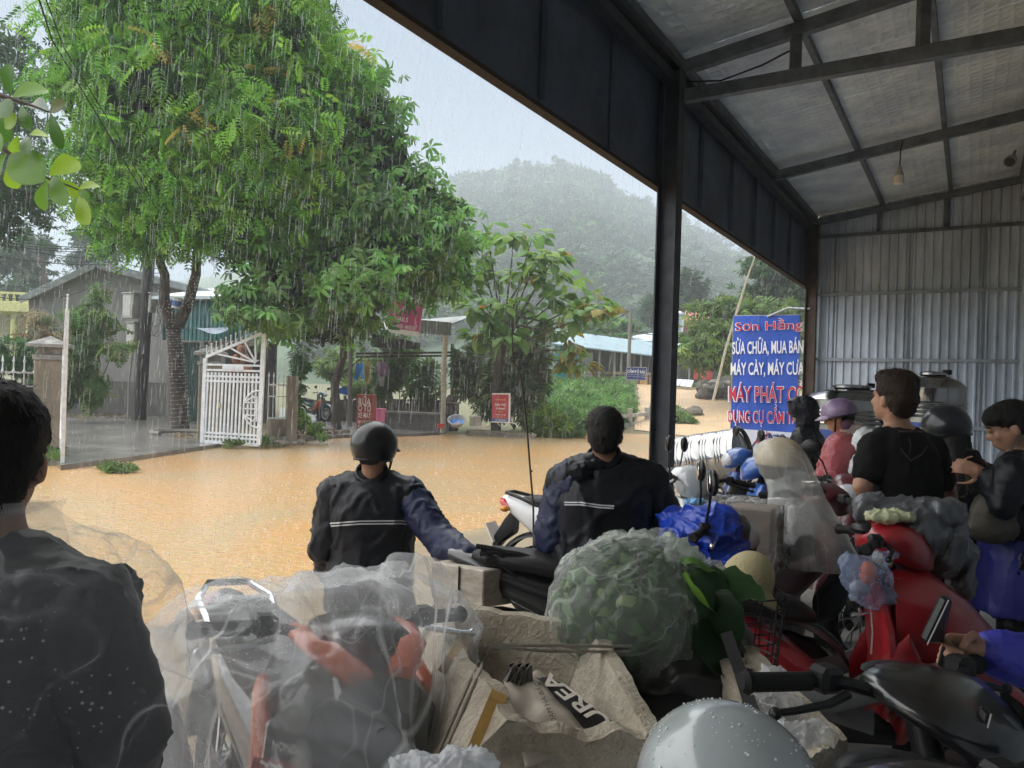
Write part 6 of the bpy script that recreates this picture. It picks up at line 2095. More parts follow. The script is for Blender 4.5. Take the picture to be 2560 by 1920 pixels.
def hand_prims(b, w_, fdir, palm_n, s=1.0, curl=.5, side=1, spread=.25):
	"""hand at wrist w_, fingers along fdir, palm facing palm_n; side=+1 puts the thumb on the left of fdir seen from the back"""
	f = Vector(fdir).normalized()
	n = Vector(palm_n)
	n = (n - f * n.dot(f)).normalized()
	x = f.cross(n) * side
	b.cone(w_, w_ + f * .05 * s, .024 * s, .03 * s, 10)
	for k in (-1, 0, 1):
		b.cone(w_ + f * .025 * s + x * k * .018 * s, w_ + f * .085 * s + x * k * .026 * s, .016 * s, .013 * s, 8)
	lens = [.070, .080, .075, .060]
	for i, L_ in enumerate(lens):
		p = w_ + f * .088 * s + x * (1.5 - i) * .0195 * s
		d = (f + x * (1.5 - i) * spread * .25).normalized()
		a = 0
		for j, fr in enumerate((.44, .32, .26)):
			a += curl * (.9, 1.15, .8)[j]
			q = d * math.cos(a) + n * math.sin(a)
			e = p + q * L_ * fr * s
			b.cone(p, e, (.0098, .009, .0082)[j] * s, (.009, .0082, .0072)[j] * s, 8)
			p = e
	p = w_ + f * .03 * s + x * .028 * s
	d = (f * .55 + x * .75 + n * (.25 + curl * .35)).normalized()
	e = p + d * .045 * s
	b.cone(p, e, .014 * s, .0115 * s, 8)
	d2 = (d + f * .5 - x * curl * .6 + n * curl * .4).normalized()
	e2 = e + d2 * .032 * s
	b.cone(e, e2, .0112 * s, .0095 * s, 8)
	b.cone(e2, e2 + (d2 - x * curl * .4).normalized() * .024 * s, .0095 * s, .008 * s, 8)

def person(label, J, skin, s=1.0, voxel=.009, hands=True, hcurl=.45, wave=None):
	"""J: world joints; the body is one continuous skin"""
	base = Vector((J['pelvis'].x, J['pelvis'].y, min(J['anL'].z, J['anR'].z) - .07))
	t = thing('person', label, 'person', base)
	b = MB()
	F = head_frame(J['head'], J.get('yaw', 0), J.get('pitch', 0))
	head_prims(b, F, s)
	nk = J['neck']
	b.cone(F @ (Vector((0, -.02, -.06)) * s), nk, .054 * s, .062 * s)
	pel = J['pelvis']
	up = (nk - pel).normalized()
	sx = (J['shR'] - J['shL']).normalized()
	fy = up.cross(sx).normalized()
	Rt = Matrix((sx, fy, up)).transposed()
	ln = (nk - pel).length
	hw = (J['shR'] - J['shL']).length / 2
	b.trunk([(-.12 * s, .13 * s, .10 * s, 0), (0, .16 * s, .115 * s, 0), (ln * .3, .14 * s, .105 * s, .01), (ln * .62, .16 * s, .12 * s, .01), (ln * .84, min(hw, .17 * s), .10 * s, 0), (ln * .95, .09 * s, .07 * s, 0)], pel, sx, fy, up)
	b.cone(J['shL'].lerp(nk, .25), nk, .06 * s, .06 * s)
	b.cone(J['shR'].lerp(nk, .25), nk, .06 * s, .06 * s)
	for q, sg in (('L', -1), ('R', 1)):
		b.cone(J['sh' + q].lerp(pel + up * ln * .8, .25), J['sh' + q], .07 * s, .062 * s)
		b.cone(J['sh' + q], J['el' + q], .056 * s, .043 * s)
		b.cone(J['el' + q], J['wr' + q].lerp(J['el' + q], .6), .043 * s, .041 * s)
		b.cone(J['wr' + q].lerp(J['el' + q], .6), J['wr' + q], .041 * s, .027 * s)
		hip = pel + sx * sg * .09 * s
		b.cone(hip, J['kn' + q], .085 * s, .058 * s)
		b.cone(J['kn' + q], J['kn' + q].lerp(J['an' + q], .35), .058 * s, .056 * s)
		b.cone(J['kn' + q].lerp(J['an' + q], .35), J['an' + q], .056 * s, .038 * s)
		if hands:
			hd = J.get('hand' + q)
			f = hd[0] if hd else (J['wr' + q] - J['el' + q])
			n = hd[1] if hd else Vector((0, 0, -1)) if abs(Vector(f).normalized().z) < .8 else fy
			hand_prims(b, J['wr' + q], f, n, s, hd[2] if hd else hcurl, (hd[3] if hd and len(hd) > 3 else (1 if q == 'L' else -1)))
	me = fuse(b, voxel, 3)
	me.transform(world_of(t).inverted())
	link('body', me, skin, t)
	for q in (-1, 1):
		e = MB().ball(F @ (Vector((q * .031, .0815, .006)) * s), (.012 * s, .006 * s, .0045 * s), F.to_3x3(), n=10, m=8)
		eo = e.build('eye', mat('eye_white', (.30, .27, .25), .3), t, world=True, smooth=True)
		MB().ball(F @ (Vector((q * .031, .0885, .006)) * s), (.0065 * s, .003 * s, .0065 * s), F.to_3x3(), n=8, m=6).build('iris', M_black, eo, world=True, smooth=True)
		MB().tube([F @ (Vector((q * (.018 + .011 * k), .092 - .0035 * k, .026 + .003 * math.sin(k))) * s) for k in range(4)], .0038 * s, 5).build('eyebrow', M_hair, t, world=True)
	for q in 'LR':
		f0 = J.get('toe' + q) or (fy * .2 - Vector((0, 0, 0)))
		f0 = Vector((f0.x, f0.y, 0)).normalized()
		a = J['an' + q]
		sh = MB()
		sh.cone(a + Vector((0, 0, -.01)) - f0 * .03, a + Vector((0, 0, -.045)) - f0 * .04, .045, .038)
		sh.cone(a + Vector((0, 0, -.04)) - f0 * .04, a + Vector((0, 0, -.045)) + f0 * .14, .036, .032)
		ms = fuse(sh, .012, 3)
		ms.transform(world_of(t).inverted())
		link('shoe', ms, M_shoe, t)
	return t, F
def cover(t, prims, name, m, voxel=.014, smooth=3, rough=None):
	me = fuse(prims, voxel, smooth, rough)
	me.transform(world_of(t).inverted())
	return link(name, me, m, t)
def torso_prims(b, J, s, g, hem=.12, wide=1.0, shoulder=.02):
	"""jacket or shirt round the trunk, g = looseness"""
	pel, nk = J['pelvis'], J['neck']
	up = (nk - pel).normalized()
	sx = (J['shR'] - J['shL']).normalized()
	fy = up.cross(sx).normalized()
	Rt = Matrix((sx, fy, up)).transposed()
	ln = (nk - pel).length
	hw = (J['shR'] - J['shL']).length / 2
	b.trunk([(-hem, (.17 + g) * s * wide, (.13 + g) * s, 0), (0, (.172 + g) * s * wide, (.13 + g) * s, 0), (ln * .3, (.165 + g) * s * wide, (.125 + g) * s, .01), (ln * .62, (.178 + g) * s * wide, (.13 + g) * s, .005),
             (ln * .82, max(hw * .95, (.165 + g) * s), (.11 + g * .8) * s, -.005), (ln * .93, hw * .68, (.085 + g * .6) * s, -.01), (ln * 1.0, .075 * s + g * .5, .07 * s + g * .4, -.01)], pel, sx, fy, up)
	for q in 'LR':
		b.cone(J['sh' + q], nk.lerp(J['sh' + q], .25), (.068 + g * .8) * s, (.05 + g * .6) * s)
		b.cone(J['sh' + q].lerp(pel + up * ln * .75, .3), J['sh' + q], (.08 + g) * s, (.066 + g * .8) * s)
def sleeve_prims(b, J, q, s, g, frac=1.0, cuff=.0):
	b.cone(J['sh' + q], J['el' + q] if frac >= 1 else J['sh' + q].lerp(J['el' + q], frac), (.066 + g) * s, (.052 + g) * s)
	if frac >= 1:
		b.cone(J['el' + q], J['el' + q].lerp(J['wr' + q], .92), (.052 + g) * s, (.036 + g * .8) * s)
def leg_prims(b, J, s, g, hipw=.09):
	pel, nk = J['pelvis'], J['neck']
	sx = (J['shR'] - J['shL']).normalized()
	b.ball(pel + Vector((0, 0, -.02)), ((.165 + g) * s, (.13 + g) * s, (.13 + g) * s), n=18, m=10)
	for q, sg in (('L', -1), ('R', 1)):
		hip = pel + sx * sg * hipw * s
		b.cone(hip, J['kn' + q], (.092 + g) * s, (.066 + g) * s)
		b.cone(J['kn' + q], J['kn' + q].lerp(J['an' + q], .95), (.066 + g) * s, (.052 + g) * s)
def collar(t, J, F, s, m, r=.075, h=.07, name='collar'):
	nk = J['neck']
	top = F @ (Vector((0, -.02, -.11)) * s)
	ax = (top - nk).normalized()
	b = MB().lathe([(r * 1.15, -.03), (r * 1.05, .0), (r, h), (r * .9, h + .004), (r * .93, 0)], nk, axis=ax, n=24, cap=False)
	return b.build(name, m, t, world=True, smooth=True)
def hair(t, F, s, m, style='short', seed=1, strands=0):
	b = MB()
	R3 = F.to_3x3()
	def e(c, r): b.ball(F @ (Vector(c) * s), tuple(x * s for x in r), R3, n=22, m=14)
	e((0, -.022, .044), (.084, .097, .084))
	e((0, -.040, .005), (.078, .082, .075))
	e((0, -.055, -.035), (.064, .055, .055))
	if style == 'quiff':
		e((0, .03, .095), (.07, .06, .04))
		e((.0, -.02, .085), (.083, .095, .055))
	if style == 'bun':
		e((0, -.11, .02), (.05, .05, .05))
		e((0, .02, .06), (.078, .07, .06))
	if style == 'long':
		for k in (-1, 0, 1):
			b.cone(F @ (Vector((k * .035, -.075, -.02)) * s), F @ (Vector((k * .05, -.10, -.34)) * s), .045 * s, .035 * s)
	me = fuse(b, .008, 2, (.0045, 38, (1, 1, .35), True, seed))
	me.transform(world_of(t).inverted())
	ho = link('hair', me, m, t)
	if strands:         # short loose strands break the outline
		n = len(me.vertices)
		co, no = np.empty(n * 3), np.empty(n * 3)
		me.vertices.foreach_get('co', co)
		me.vertices.foreach_get('normal', no)
		rg_ = np.random.default_rng(seed)
		k = rg_.choice(n, strands)
		p, q = co.reshape(-1, 3)[k], no.reshape(-1, 3)[k]
		f = np.cross(q, np.cross(np.array([0, 0, -1.0]), q)) * .8 + q * (.05 + .2 * rg_.random((strands, 1))) + rg_.normal(size=(strands, 3)) * .22
		tv = [(0, -.03, 0), (.5, -.025, .04), (1, 0, -.06), (.5, .025, .04)]
		st = scatter('hair_strands', tv, [(0, 1, 2, 3)], p - q * .002, basis(f, up=q), .012 + .016 * rg_.random(strands), np.full((strands, 3), .01), m, t, world=False)
		st['kind'] = 'stuff'
	return ho
def helmet_parts(t, F, s, m, brim=True, inner=None, strap=True, low=-.28, world=True, scale=1.0, trim=None):
	"""open-face helmet around the head frame F"""
	R3 = F.to_3x3()
	k = s * scale
	C_ = F @ (Vector((0, -.012, .028)) * s)
	b = MB().ball(C_, (.122 * k, .142 * k, .128 * k), R3, n=36, m=22, zmin=low)
	o = b.build('helmet_shell', m, t, world=True, smooth=True)
	zz = low
	q = math.sqrt(1 - low * low)
	b = MB().tube([C_ + R3 @ Vector((math.cos(a) * .122 * k * q * 1.005, math.sin(a) * .142 * k * q * 1.005, .128 * k * low)) for a in [i * math.pi / 18 for i in range(37)]], .007 * k, 6, cap=False)
	b.build('helmet_rim', trim or M_black, t, world=True, smooth=True)
	if brim:
		b = MB()
		def bf(u, v):
			a = R(25 + 130 * u)
			r_ = 1.0 + .42 * v * math.sin(math.pi * u) ** .7
			return C_ + R3 @ Vector((math.cos(a) * .118 * k * r_, math.sin(a) * .138 * k * r_, (.0 - .03 * v + .012 * math.sin(math.pi * u)) * k))
		b.grid(bf, 20, 5)
		o2 = b.build('helmet_brim', m, t, world=True, smooth=True)
		sol = o2.modifiers.new('thick', 'SOLIDIFY')
		sol.thickness = .006
	if strap:
		for sg in (-1, 1):
			MB().tube([F @ (Vector((sg * .10, .01, -.005)) * s), F @ (Vector((sg * .075, .035, -.09)) * s), F @ (Vector((sg * .02, .05, -.125)) * s)], .008 * s, 5, flat=.4).build('helmet_strap', M_black, t, world=True)
	return o
def press_on(surface, pts_px, width, m, name, parent, lift=.004, back=None, n=24):
	"""ribbon lying on a surface along a pixel polyline (seen from the camera)"""
	me = surface.data
	W = world_of(surface)
	bv = BVHTree.FromPolygons([W @ v.co for v in me.vertices], [tuple(p.vertices) for p in me.polygons])
	o = Vector((0, 0, CAM_H))
	def hit(x, y):
		d = (P(x, y, 1.0) - o).normalized()
		h = bv.ray_cast(o, d, 8)
		return (h[0] - d * lift) if h[0] is not None else None
	b = MB()
	pts = []
	for (a, c) in zip(pts_px, pts_px[1:]):
		for i in range(n):
			f = i / n
			pts.append((a[0] + (c[0] - a[0]) * f, a[1] + (c[1] - a[1]) * f))
	pts.append(pts_px[-1])
	prev = None
	for x, y in pts:
		u, l_ = hit(x, y - width / 2), hit(x, y + width / 2)
		if u is None or l_ is None:
			prev = None
			continue
		if prev:
			b.add([prev[0], u, l_, prev[1]], [(0, 1, 2, 3)])
		prev = (u, l_)
	if not b.f:
		return None
	return b.build(name, m, parent, world=True)

# ---- 1: man in a clear raincoat, close at the left edge
d = 1.27
J = dict(head=P(-24, 1148, d), yaw=R(20), pitch=R(-4), neck=P(-35, 1368, d), pelvis=P(-40, 2250, d + .05), shL=P(-300, 1530, d + .1), shR=P(190, 1548, d - .02),
         elL=P(-330, 1850, d), elR=P(300, 1850, d + .02), wrL=P(-250, 2150, d + .3), wrR=P(230, 2120, d + .35), knL=P(-200, 2280, d + .5), knR=P(90, 2280, d + .5), anL=P(-240, 2900, d + .42), anR=P(120, 2900, d + .42))
for k in ('anL', 'anR'): J[k].z = .08
p1_, F1 = person('young man at the left edge wearing a clear raincoat over a dark jacket', J, M_skin2, 1.0)
b = MB()
torso_prims(b, J, 1.0, .035, .1)
cover(p1_, b, 'jacket', M_rainblk, .011, 2, (.016, 8, (1, 1, .7)))
for q in 'LR':
	b = MB()
	sleeve_prims(b, J, q, 1.0, .025)
	cover(p1_, b, 'sleeve', M_rainblk, .014, 3, (.010, 7))
b = MB()
leg_prims(b, J, 1.0, .015)
cover(p1_, b, 'trousers', M_trouser, .018, 3)
hair(p1_, F1, 1.04, M_hair, 'short', 3, 5000)
M_clear = plastic_film('clear_raincoat', (.80, .83, .86), .12, .85, .12, 2.6, .5)
b = MB()
torso_prims(b, J, 1.0, .085, .3, 1.03)
for q in 'LR':
	sleeve_prims(b, J, q, 1.0, .085)
me = fuse(b, .02, 5, (.018, 4.2, (1, 1, .5)))
me.transform(world_of(p1_).inverted())
link('raincoat', me, M_clear, p1_)
b = MB().lathe([(.16, -.10), (.125, -.03), (.105, .03), (.112, .05)], J['neck'] + Vector((0, 0, .03)), axis=(0, .1, 1), n=28, cap=False)
b.build('raincoat_collar', M_clear, p1_, world=True, smooth=True)

# ---- 2: helmeted man seated with his back to us
d = 4.0
J = dict(head=P(937, 1126, d), yaw=R(-14), pitch=R(-6), neck=P(932, 1196, d), pelvis=P(925, 1430, d), shL=P(842, 1236, d), shR=P(1020, 1238, d), elL=P(812, 1370, d - .02), elR=P(1098, 1345, d - .16),
         wrL=P(850, 1465, d + .3), wrR=P(1176, 1396, d - .42), knL=P(860, 1540, d + .55), knR=P(1010, 1540, d + .55), anL=P(840, 1600, d + .5), anR=P(1020, 1600, d + .5))
for k in ('anL', 'anR'): J[k].z = .08
J['handR'] = (Vector((.8, .1, -.35)), Vector((0, .2, -1)), .35)
p2_, F2 = person('man in black helmet and dark rain jacket, back turned, one hand on a carton', J, M_skin2, 1.0)
b = MB()
torso_prims(b, J, 1.0, .04, .20, 1.06)
jk = cover(p2_, b, 'jacket', M_rainblk, .013, 3, (.012, 7, (1, 1, .7)))
for q in 'LR':
	b = MB()
	sleeve_prims(b, J, q, 1.0, .03)
	b.ball(J['el' + q].lerp(J['wr' + q], .35) + Vector((0, 0, -.03)), (.09, .08, .075))
	cover(p2_, b, 'sleeve', M_navy if q == 'R' else M_rainblk, .013, 3, (.012, 9))
b = MB()
leg_prims(b, J, 1.0, .02)
cover(p2_, b, 'trousers', M_trouser, .018, 3)
collar(p2_, J, F2, 1.0, M_rainblk, .085, .06)
hair(p2_, F2, .97, M_hair)
M_helblk = mat('helmet_black', (.006, .006, .008), .3, spec=.3, coat=.15)
helmet_parts(p2_, F2, 1.0, M_helblk, brim=True, low=-.62, scale=.98)
for y in (1306, 1313):
	press_on(jk, [(818, y + 3), (900, y - 3), (1004, y - 4), (1036, y + 1)], 3.2, M_reflect, 'reflective_stripe', p2_)

# ---- 3: bareheaded man seated right of him
d = 3.58
J = dict(head=P(1512, 1086, d), yaw=R(-8), pitch=R(-4), neck=P(1514, 1160, d), pelvis=P(1500, 1400, d), shL=P(1424, 1208, d), shR=P(1612, 1212, d), elL=P(1392, 1340, d), elR=P(1668, 1322, d),
         wrL=P(1400, 1450, d + .22), wrR=P(1625, 1430, d + .3), knL=P(1430, 1500, d + .5), knR=P(1580, 1500, d + .5), anL=P(1420, 1650, d + .45), anR=P(1600, 1650, d + .45))
for k in ('anL', 'anR'): J[k].z = .08
p3_, F3 = person('bareheaded man with short black hair in a baggy dark rain jacket, back turned', J, M_skin2, 1.0)
b = MB()
torso_prims(b, J, 1.0, .055, .24, 1.10)
jk = cover(p3_, b, 'jacket', M_rainblk, .013, 3, (.012, 6.5, (1, 1, .6)))
for q in 'LR':
	b = MB()
	sleeve_prims(b, J, q, 1.0, .045)
	cover(p3_, b, 'sleeve', M_navy if q == 'L' else M_rainblk, .013, 3, (.014, 8))
b = MB()
leg_prims(b, J, 1.0, .02)
cover(p3_, b, 'trousers', M_trouser, .018, 3)
collar(p3_, J, F3, 1.0, M_rainblk, .085, .06)
hd = MB()
hd.ball(J['neck'] + Vector((-.13, -.12, -.03)), (.05, .035, .04)).ball(J['neck'] + Vector((-.06, -.10, -.0)), (.06, .03, .025))
cover(p3_, hd, 'rolled_hood', M_rainblk, .01, 3, (.014, 16))
hair(p3_, F3, 1.03, M_hair, 'short', 9, 4000)
for y in (1256, 1262):
	press_on(jk, [(1411, y), (1452, y), (1500, y + 7), (1535, y + 9)], 3.2, M_reflect, 'reflective_stripe', p3_)

# ---- 6: boy in black T-shirt, standing
d = 3.72
J = dict(head=P(2232, 996, d), yaw=R(24), pitch=R(4), neck=P(2246, 1076, d), pelvis=P(2290, 1330, d), shL=P(2186, 1120, d - .05), shR=P(2326, 1126, d + .12), elL=P(2154, 1214, d - .06), elR=P(2372, 1240, d + .2),
         wrL=P(2196, 1296, d + .02), wrR=P(2385, 1340, d + .1), knL=P(2250, 1560, d + .05), knR=P(2330, 1570, d + .1), anL=P(2250, 1760, d), anR=P(2340, 1760, d + .05))
for k in ('anL', 'anR'): J[k].z = .08
J['handL'] = (Vector((.6, .3, -.6)), Vector((.6, .6, 0)), .6)
p6_, F6 = person('young man in black T-shirt standing with a hand on his hip', J, M_skin, 1.0)
b = MB()
torso_prims(b, J, .96, .012, .06, 1.0)
for q in 'LR':
	sleeve_prims(b, J, q, .95, .016, .62)
tee = cover(p6_, b, 'tee_shirt', M_tee, .012, 3, (.008, 7, (1, 1, .7)))
b = MB()
leg_prims(b, J, 1.0, .02)
cover(p6_, b, 'trousers', M_trouser, .016, 3)
hair(p6_, F6, 1.03, M_hair2, 'quiff', 5, 4000)
M_print = mat('tee_print', (.075, .05, .05), .8)
sh_ = [(2246, 1078), (2280, 1078), (2322, 1080), (2320, 1115), (2305, 1135), (2277, 1152), (2250, 1120), (2246, 1078)]
for a, c in zip(sh_, sh_[1:]):
	press_on(tee, [a, c], 5, M_print, 'print_outline', p6_, n=10)
press_on(tee, [(2272, 1095), (2278, 1115), (2272, 1135)], 12, M_print, 'print_flame', p6_, n=10)

# ---- 7: helmeted woman with a printed back, behind the boy
d = 4.4
J = dict(head=P(2362, 1078, d), yaw=R(22), pitch=R(-8), neck=P(2378, 1138, d), pelvis=P(2392, 1345, d), shL=P(2322, 1170, d - .06), shR=P(2424, 1172, d + .14), elL=P(2318, 1255, d + .1), elR=P(2436, 1265, d + .15),
         wrL=P(2300, 1300, d + .3), wrR=P(2400, 1310, d + .35), knL=P(2360, 1520, d + .05), knR=P(2410, 1520, d + .1), anL=P(2360, 1680, d), anR=P(2410, 1680, d))
for k in ('anL', 'anR'): J[k].z = .08
p7_, F7 = person('long-haired woman in dark helmet with a round yellowish print on her back', J, M_skin2, .95)
b = MB()
torso_prims(b, J, .95, .03, .12, 1.0)
for q in 'LR':
	sleeve_prims(b, J, q, .95, .025)
jk = cover(p7_, b, 'jacket', M_tee, .014, 3, (.008, 7))
b = MB()
leg_prims(b, J, .95, .02)
cover(p7_, b, 'trousers', M_trouser, .018, 3)
hair(p7_, F7, .98, M_hair, 'long', 7)
helmet_parts(p7_, F7, .97, mat('helmet_charcoal', (.014, .016, .02), .28, spec=.35, coat=.2), brim=True, low=-.45)
MB().box(F7 @ Vector((.10, -.07, -.02)), (.012, .045, .018), F7.to_3x3()).build('helmet_sticker', mat('sticker_grey', (.4, .4, .4), .5), p7_, world=True)
M_yp = mat('print_yellow', (.16, .11, .05), .8, var=.2, vscale=20)
for i in range(13):
	y = 1164 + i * 6.4
	hw = 27 * math.sqrt(max(.05, 1 - ((i - 6) / 6.6) ** 2)) + (3 if i % 2 else -2)
	press_on(jk, [(2408 - hw, y), (2408 + hw * .55, y)], 6.3, M_yp, 'print_patch', p7_, n=10)
M_or = mat('print_orange', (.22, .08, .03), .8)
for pts in ([(2385, 1190), (2392, 1182), (2398, 1190)], [(2400, 1192), (2410, 1184), (2418, 1190)], [(2384, 1214), (2392, 1206), (2400, 1214)], [(2402, 1216), (2412, 1208), (2418, 1214)]):
	press_on(jk, pts, 4, M_or, 'print_script', p7_, lift=.008, n=8)

# ---- 8: woman looking at her phone at the right edge
d = 3.55
J = dict(head=P(2522, 1068, d), yaw=R(68), pitch=R(-22), neck=P(2548, 1142, d + .02), pelvis=P(2560, 1390, d + .02), shL=P(2534, 1180, d - .16), shR=P(2542, 1172, d + .18), elL=P(2508, 1268, d - .18), elR=P(2500, 1262, d + .16),
         wrL=P(2466, 1186, d - .06), wrR=P(2470, 1176, d + .04), knL=P(2548, 1620, d - .06), knR=P(2562, 1610, d + .12), anL=P(2560, 1800, d - .06), anR=P(2575, 1790, d + .12))
for k in ('anL', 'anR'): J[k].z = .08
J['handL'] = (Vector((-.75, .05, .25)), Vector((.1, .9, -.2)), .4)
J['handR'] = (Vector((-.7, -.05, .45)), Vector((-.2, -.5, -.5)), .35)
p8_, F8 = person('woman with pinned-up hair looking down at a phone at the right edge', J, M_skin, .93, voxel=.008)
b = MB()
torso_prims(b, J, .9, .02, .05, .95)
for q in 'LR':
	sleeve_prims(b, J, q, .9, .016)
cover(p8_, b, 'jacket', M_rainblk, .013, 3, (.010, 8))
b = MB()
pel = J['pelvis']
b.trunk([(-.26, .20, .205, 0), (-.1, .195, .2, 0), (.06, .175, .18, 0), (.12, .14, .15, 0)], pel, Vector((1, 0, 0)), Vector((0, 1, 0)), Vector((0, 0, 1)))
cover(p8_, b, 'jacket_hem', mat('hem_blue', (.03, .035, .22), .4, bump=.3, bscale=14), .014, 3, (.010, 7, (1, 1, .4)))
b = MB()
leg_prims(b, J, .93, .025)
cover(p8_, b, 'trousers', mat('rain_trousers', (.012, .012, .014), .25), .016, 3, (.012, 8))
hair(p8_, F8, .97, M_hair, 'bun', 8, 2500)
collar(p8_, J, F8, .93, mat('collar_grey', (.18, .19, .2), .7), .075, .035)
ph = thing('phone', 'thin phone held up by the woman at the right edge', 'phone', P(2448, 1160, d - .02))
MB().box((0, 0, 0), (.012, .075, .15), Matrix.Rotation(R(-28), 3, 'Y')).build('case', M_black, ph, bevel=.004)
MB().box((.0075, 0, -.002), (.003, .068, .138), Matrix.Rotation(R(-28), 3, 'Y')).build('screen', mat('phone_glass', (.05, .06, .07), .1), ph)
# shoulder bag at her side
bg_ = thing('shoulder_bag', 'dark olive shoulder bag hanging at the phone woman\'s hip', 'bag', P(2480, 1290, d - .1))
b = MB()
b.ball((0, 0, 0), (.10, .07, .11)).ball((0, 0, -.05), (.12, .08, .07))
me = fuse(b, .012, 3, (.008, 10))
link('body', me, mat('bag_olive', (.06, .055, .04), .6), bg_)
MB().tube([Vector((-.05, 0, .1)), Vector((.06, .02, .25)), Vector((.20, .05, .45))], .012, 6, flat=.4).build('strap', mat('bag_olive'), bg_, smooth=True)

# ---- 9: arm reaching in from the right edge
d = 1.86
J = dict(head=P(2790, 1040, d + .15), yaw=R(70), pitch=0, neck=P(2800, 1230, d + .15), pelvis=P(2800, 1800, d + .2), shL=P(2730, 1330, d - .02), shR=P(2860, 1320, d + .35), elL=P(2715, 1700, d - .04), elR=P(2860, 1700, d + .4),
         wrL=P(2462, 1622, d - .05), wrR=P(2800, 1850, d + .5), knL=P(2740, 2150, d + .1), knR=P(2800, 2150, d + .3), anL=P(2740, 2800, d), anR=P(2800, 2800, d + .3))
for k in ('anL', 'anR'): J[k].z = .08
J['handL'] = (Vector((-.95, .05, .02)), Vector((0, -.9, -.4)), .95, 1)
p9_, F9 = person('rider reaching in from the right edge, fist out of a blue cuff', J, skin_mat('c', (.40, .21, .14)), 1.0, voxel=.005)
b = MB()
torso_prims(b, J, 1.0, .03, .1)
cover(p9_, b, 'jacket', M_rainblk, .016, 3)
for q in 'LR':
	b = MB().cone(J['sh' + q], J['el' + q], .088, .07).cone(J['el' + q], J['el' + q].lerp(J['wr' + q], .62), .07, .056)
	cover(p9_, b, 'sleeve', M_rainblk, .012, 3, (.008, 12))
c0, c1 = J['wrL'].lerp(J['elL'], .06), J['wrL'].lerp(J['elL'], .42)
b = MB().cone(c0, c0.lerp(c1, .25), .040, .052).cone(c0.lerp(c1, .25), c1, .056, .062)
cover(p9_, b, 'cuff', mat('cuff_blue', (.045, .05, .42), .45, bump=.3, bscale=18), .006, 3, (.006, 14, (1, 1, 1)))
b = MB()
leg_prims(b, J, 1.0, .02)
cover(p9_, b, 'trousers', M_trouser, .02, 3)
hair(p9_, F9, 1.0, M_hair)

# ---- 4: hooded rider and 5: woman in a pink raincoat, deeper in the shed
d = 7.1
J = dict(head=P(2008, 1030, d), yaw=R(62), pitch=R(-4), neck=P(2018, 1074, d), pelvis=P(2020, 1186, d), shL=P(2008, 1098, d - .17), shR=P(2022, 1094, d + .17), elL=P(2000, 1150, d - .2), elR=P(2006, 1146, d + .2),
         wrL=P(1972, 1150, d - .22), wrR=P(1975, 1148, d + .22), knL=P(1958, 1200, d - .14), knR=P(1960, 1198, d + .14), anL=P(1975, 1320, d - .14), anR=P(1975, 1320, d + .14))
for k in ('anL', 'anR'): J[k].z = .25
p4_, F4 = person('hooded rider in black raincoat sitting in front of the blue banner', J, M_skin2, .97, voxel=.011)
b = MB()
torso_prims(b, J, .97, .04, .12)
for q in 'LR':
	sleeve_prims(b, J, q, .97, .03)
cover(p4_, b, 'raincoat', M_rainblk, .016, 3, (.012, 7))
b = MB()
leg_prims(b, J, .97, .03)
cover(p4_, b, 'trousers', mat('poncho_green', (.05, .08, .075), .35), .018, 3)
b = MB()
R3 = F4.to_3x3()
b.ball(F4 @ Vector((0, -.025, .03)), (.105, .12, .125), R3).ball(F4 @ Vector((0, .03, .04)), (.10, .10, .11), R3).cone(F4 @ Vector((0, -.04, -.05)), J['neck'], .105, .10)
b.ball(F4 @ Vector((0, .11, .10)), (.085, .035, .012), R3)
cover(p4_, b, 'hood', M_rainblk, .012, 3, (.008, 12))
d = 5.85
J = dict(head=P(2096, 1044, d), yaw=R(60), pitch=R(-14), neck=P(2112, 1098, d), pelvis=P(2108, 1256, d), shL=P(2098, 1122, d - .16), shR=P(2116, 1118, d + .16), elL=P(2082, 1190, d - .18), elR=P(2090, 1188, d + .18),
         wrL=P(2050, 1196, d - .16), wrR=P(2052, 1194, d + .18), knL=P(2030, 1270, d - .12), knR=P(2032, 1268, d + .12), anL=P(2060, 1420, d - .12), anR=P(2060, 1420, d + .12))
for k in ('anL', 'anR'): J[k].z = .25
p5_, F5 = person('woman in purple helmet and thin pink raincoat sitting on a motorbike', J, skin_mat('d', (.48, .25, .15)), .95, voxel=.009)
M_pinkc = plastic_film('pink_raincoat', (.72, .30, .30), .45, .98, .22, 9, .6, wet=False)
b = MB()
torso_prims(b, J, .95, .02, .1)
for q in 'LR':
	sleeve_prims(b, J, q, .95, .015)
cover(p5_, b, 'blouse', mat('blouse_red', (.42, .05, .09), .7), .015, 3)
b = MB()
torso_prims(b, J, .95, .055, .28, 1.02)
for q in 'LR':
	sleeve_prims(b, J, q, .95, .05)
me = fuse(b, .015, 3, (.014, 9, (1, 1, 1)))
me.transform(world_of(p5_).inverted())
link('raincoat', me, M_pinkc, p5_)
b = MB().ball(F5 @ Vector((0, -.10, -.10)), (.07, .06, .05)).ball(F5 @ Vector((0, -.06, -.13)), (.09, .08, .03))
cover(p5_, b, 'hood', plastic_film('pale_hood', (.8, .68, .62), .6, .95, .3, 12, .5, wet=False), .01, 3, (.012, 20))
b = MB()
leg_prims(b, J, .95, .02)
cover(p5_, b, 'trousers', M_trouser, .018, 3)
hair(p5_, F5, .97, M_hair)
helmet_parts(p5_, F5, .98, mat('helmet_purple', (.16, .10, .20), .35, col2=(.30, .22, .34), vscale=14), brim=True, low=-.18, scale=.96)
b = MB().ball(F5 @ Vector((0, -.05, -.06)), (.085, .06, .06), F5.to_3x3())
cover(p5_, b, 'helmet_lining', mat('lining_purple', (.10, .05, .08), .8), .008, 2)

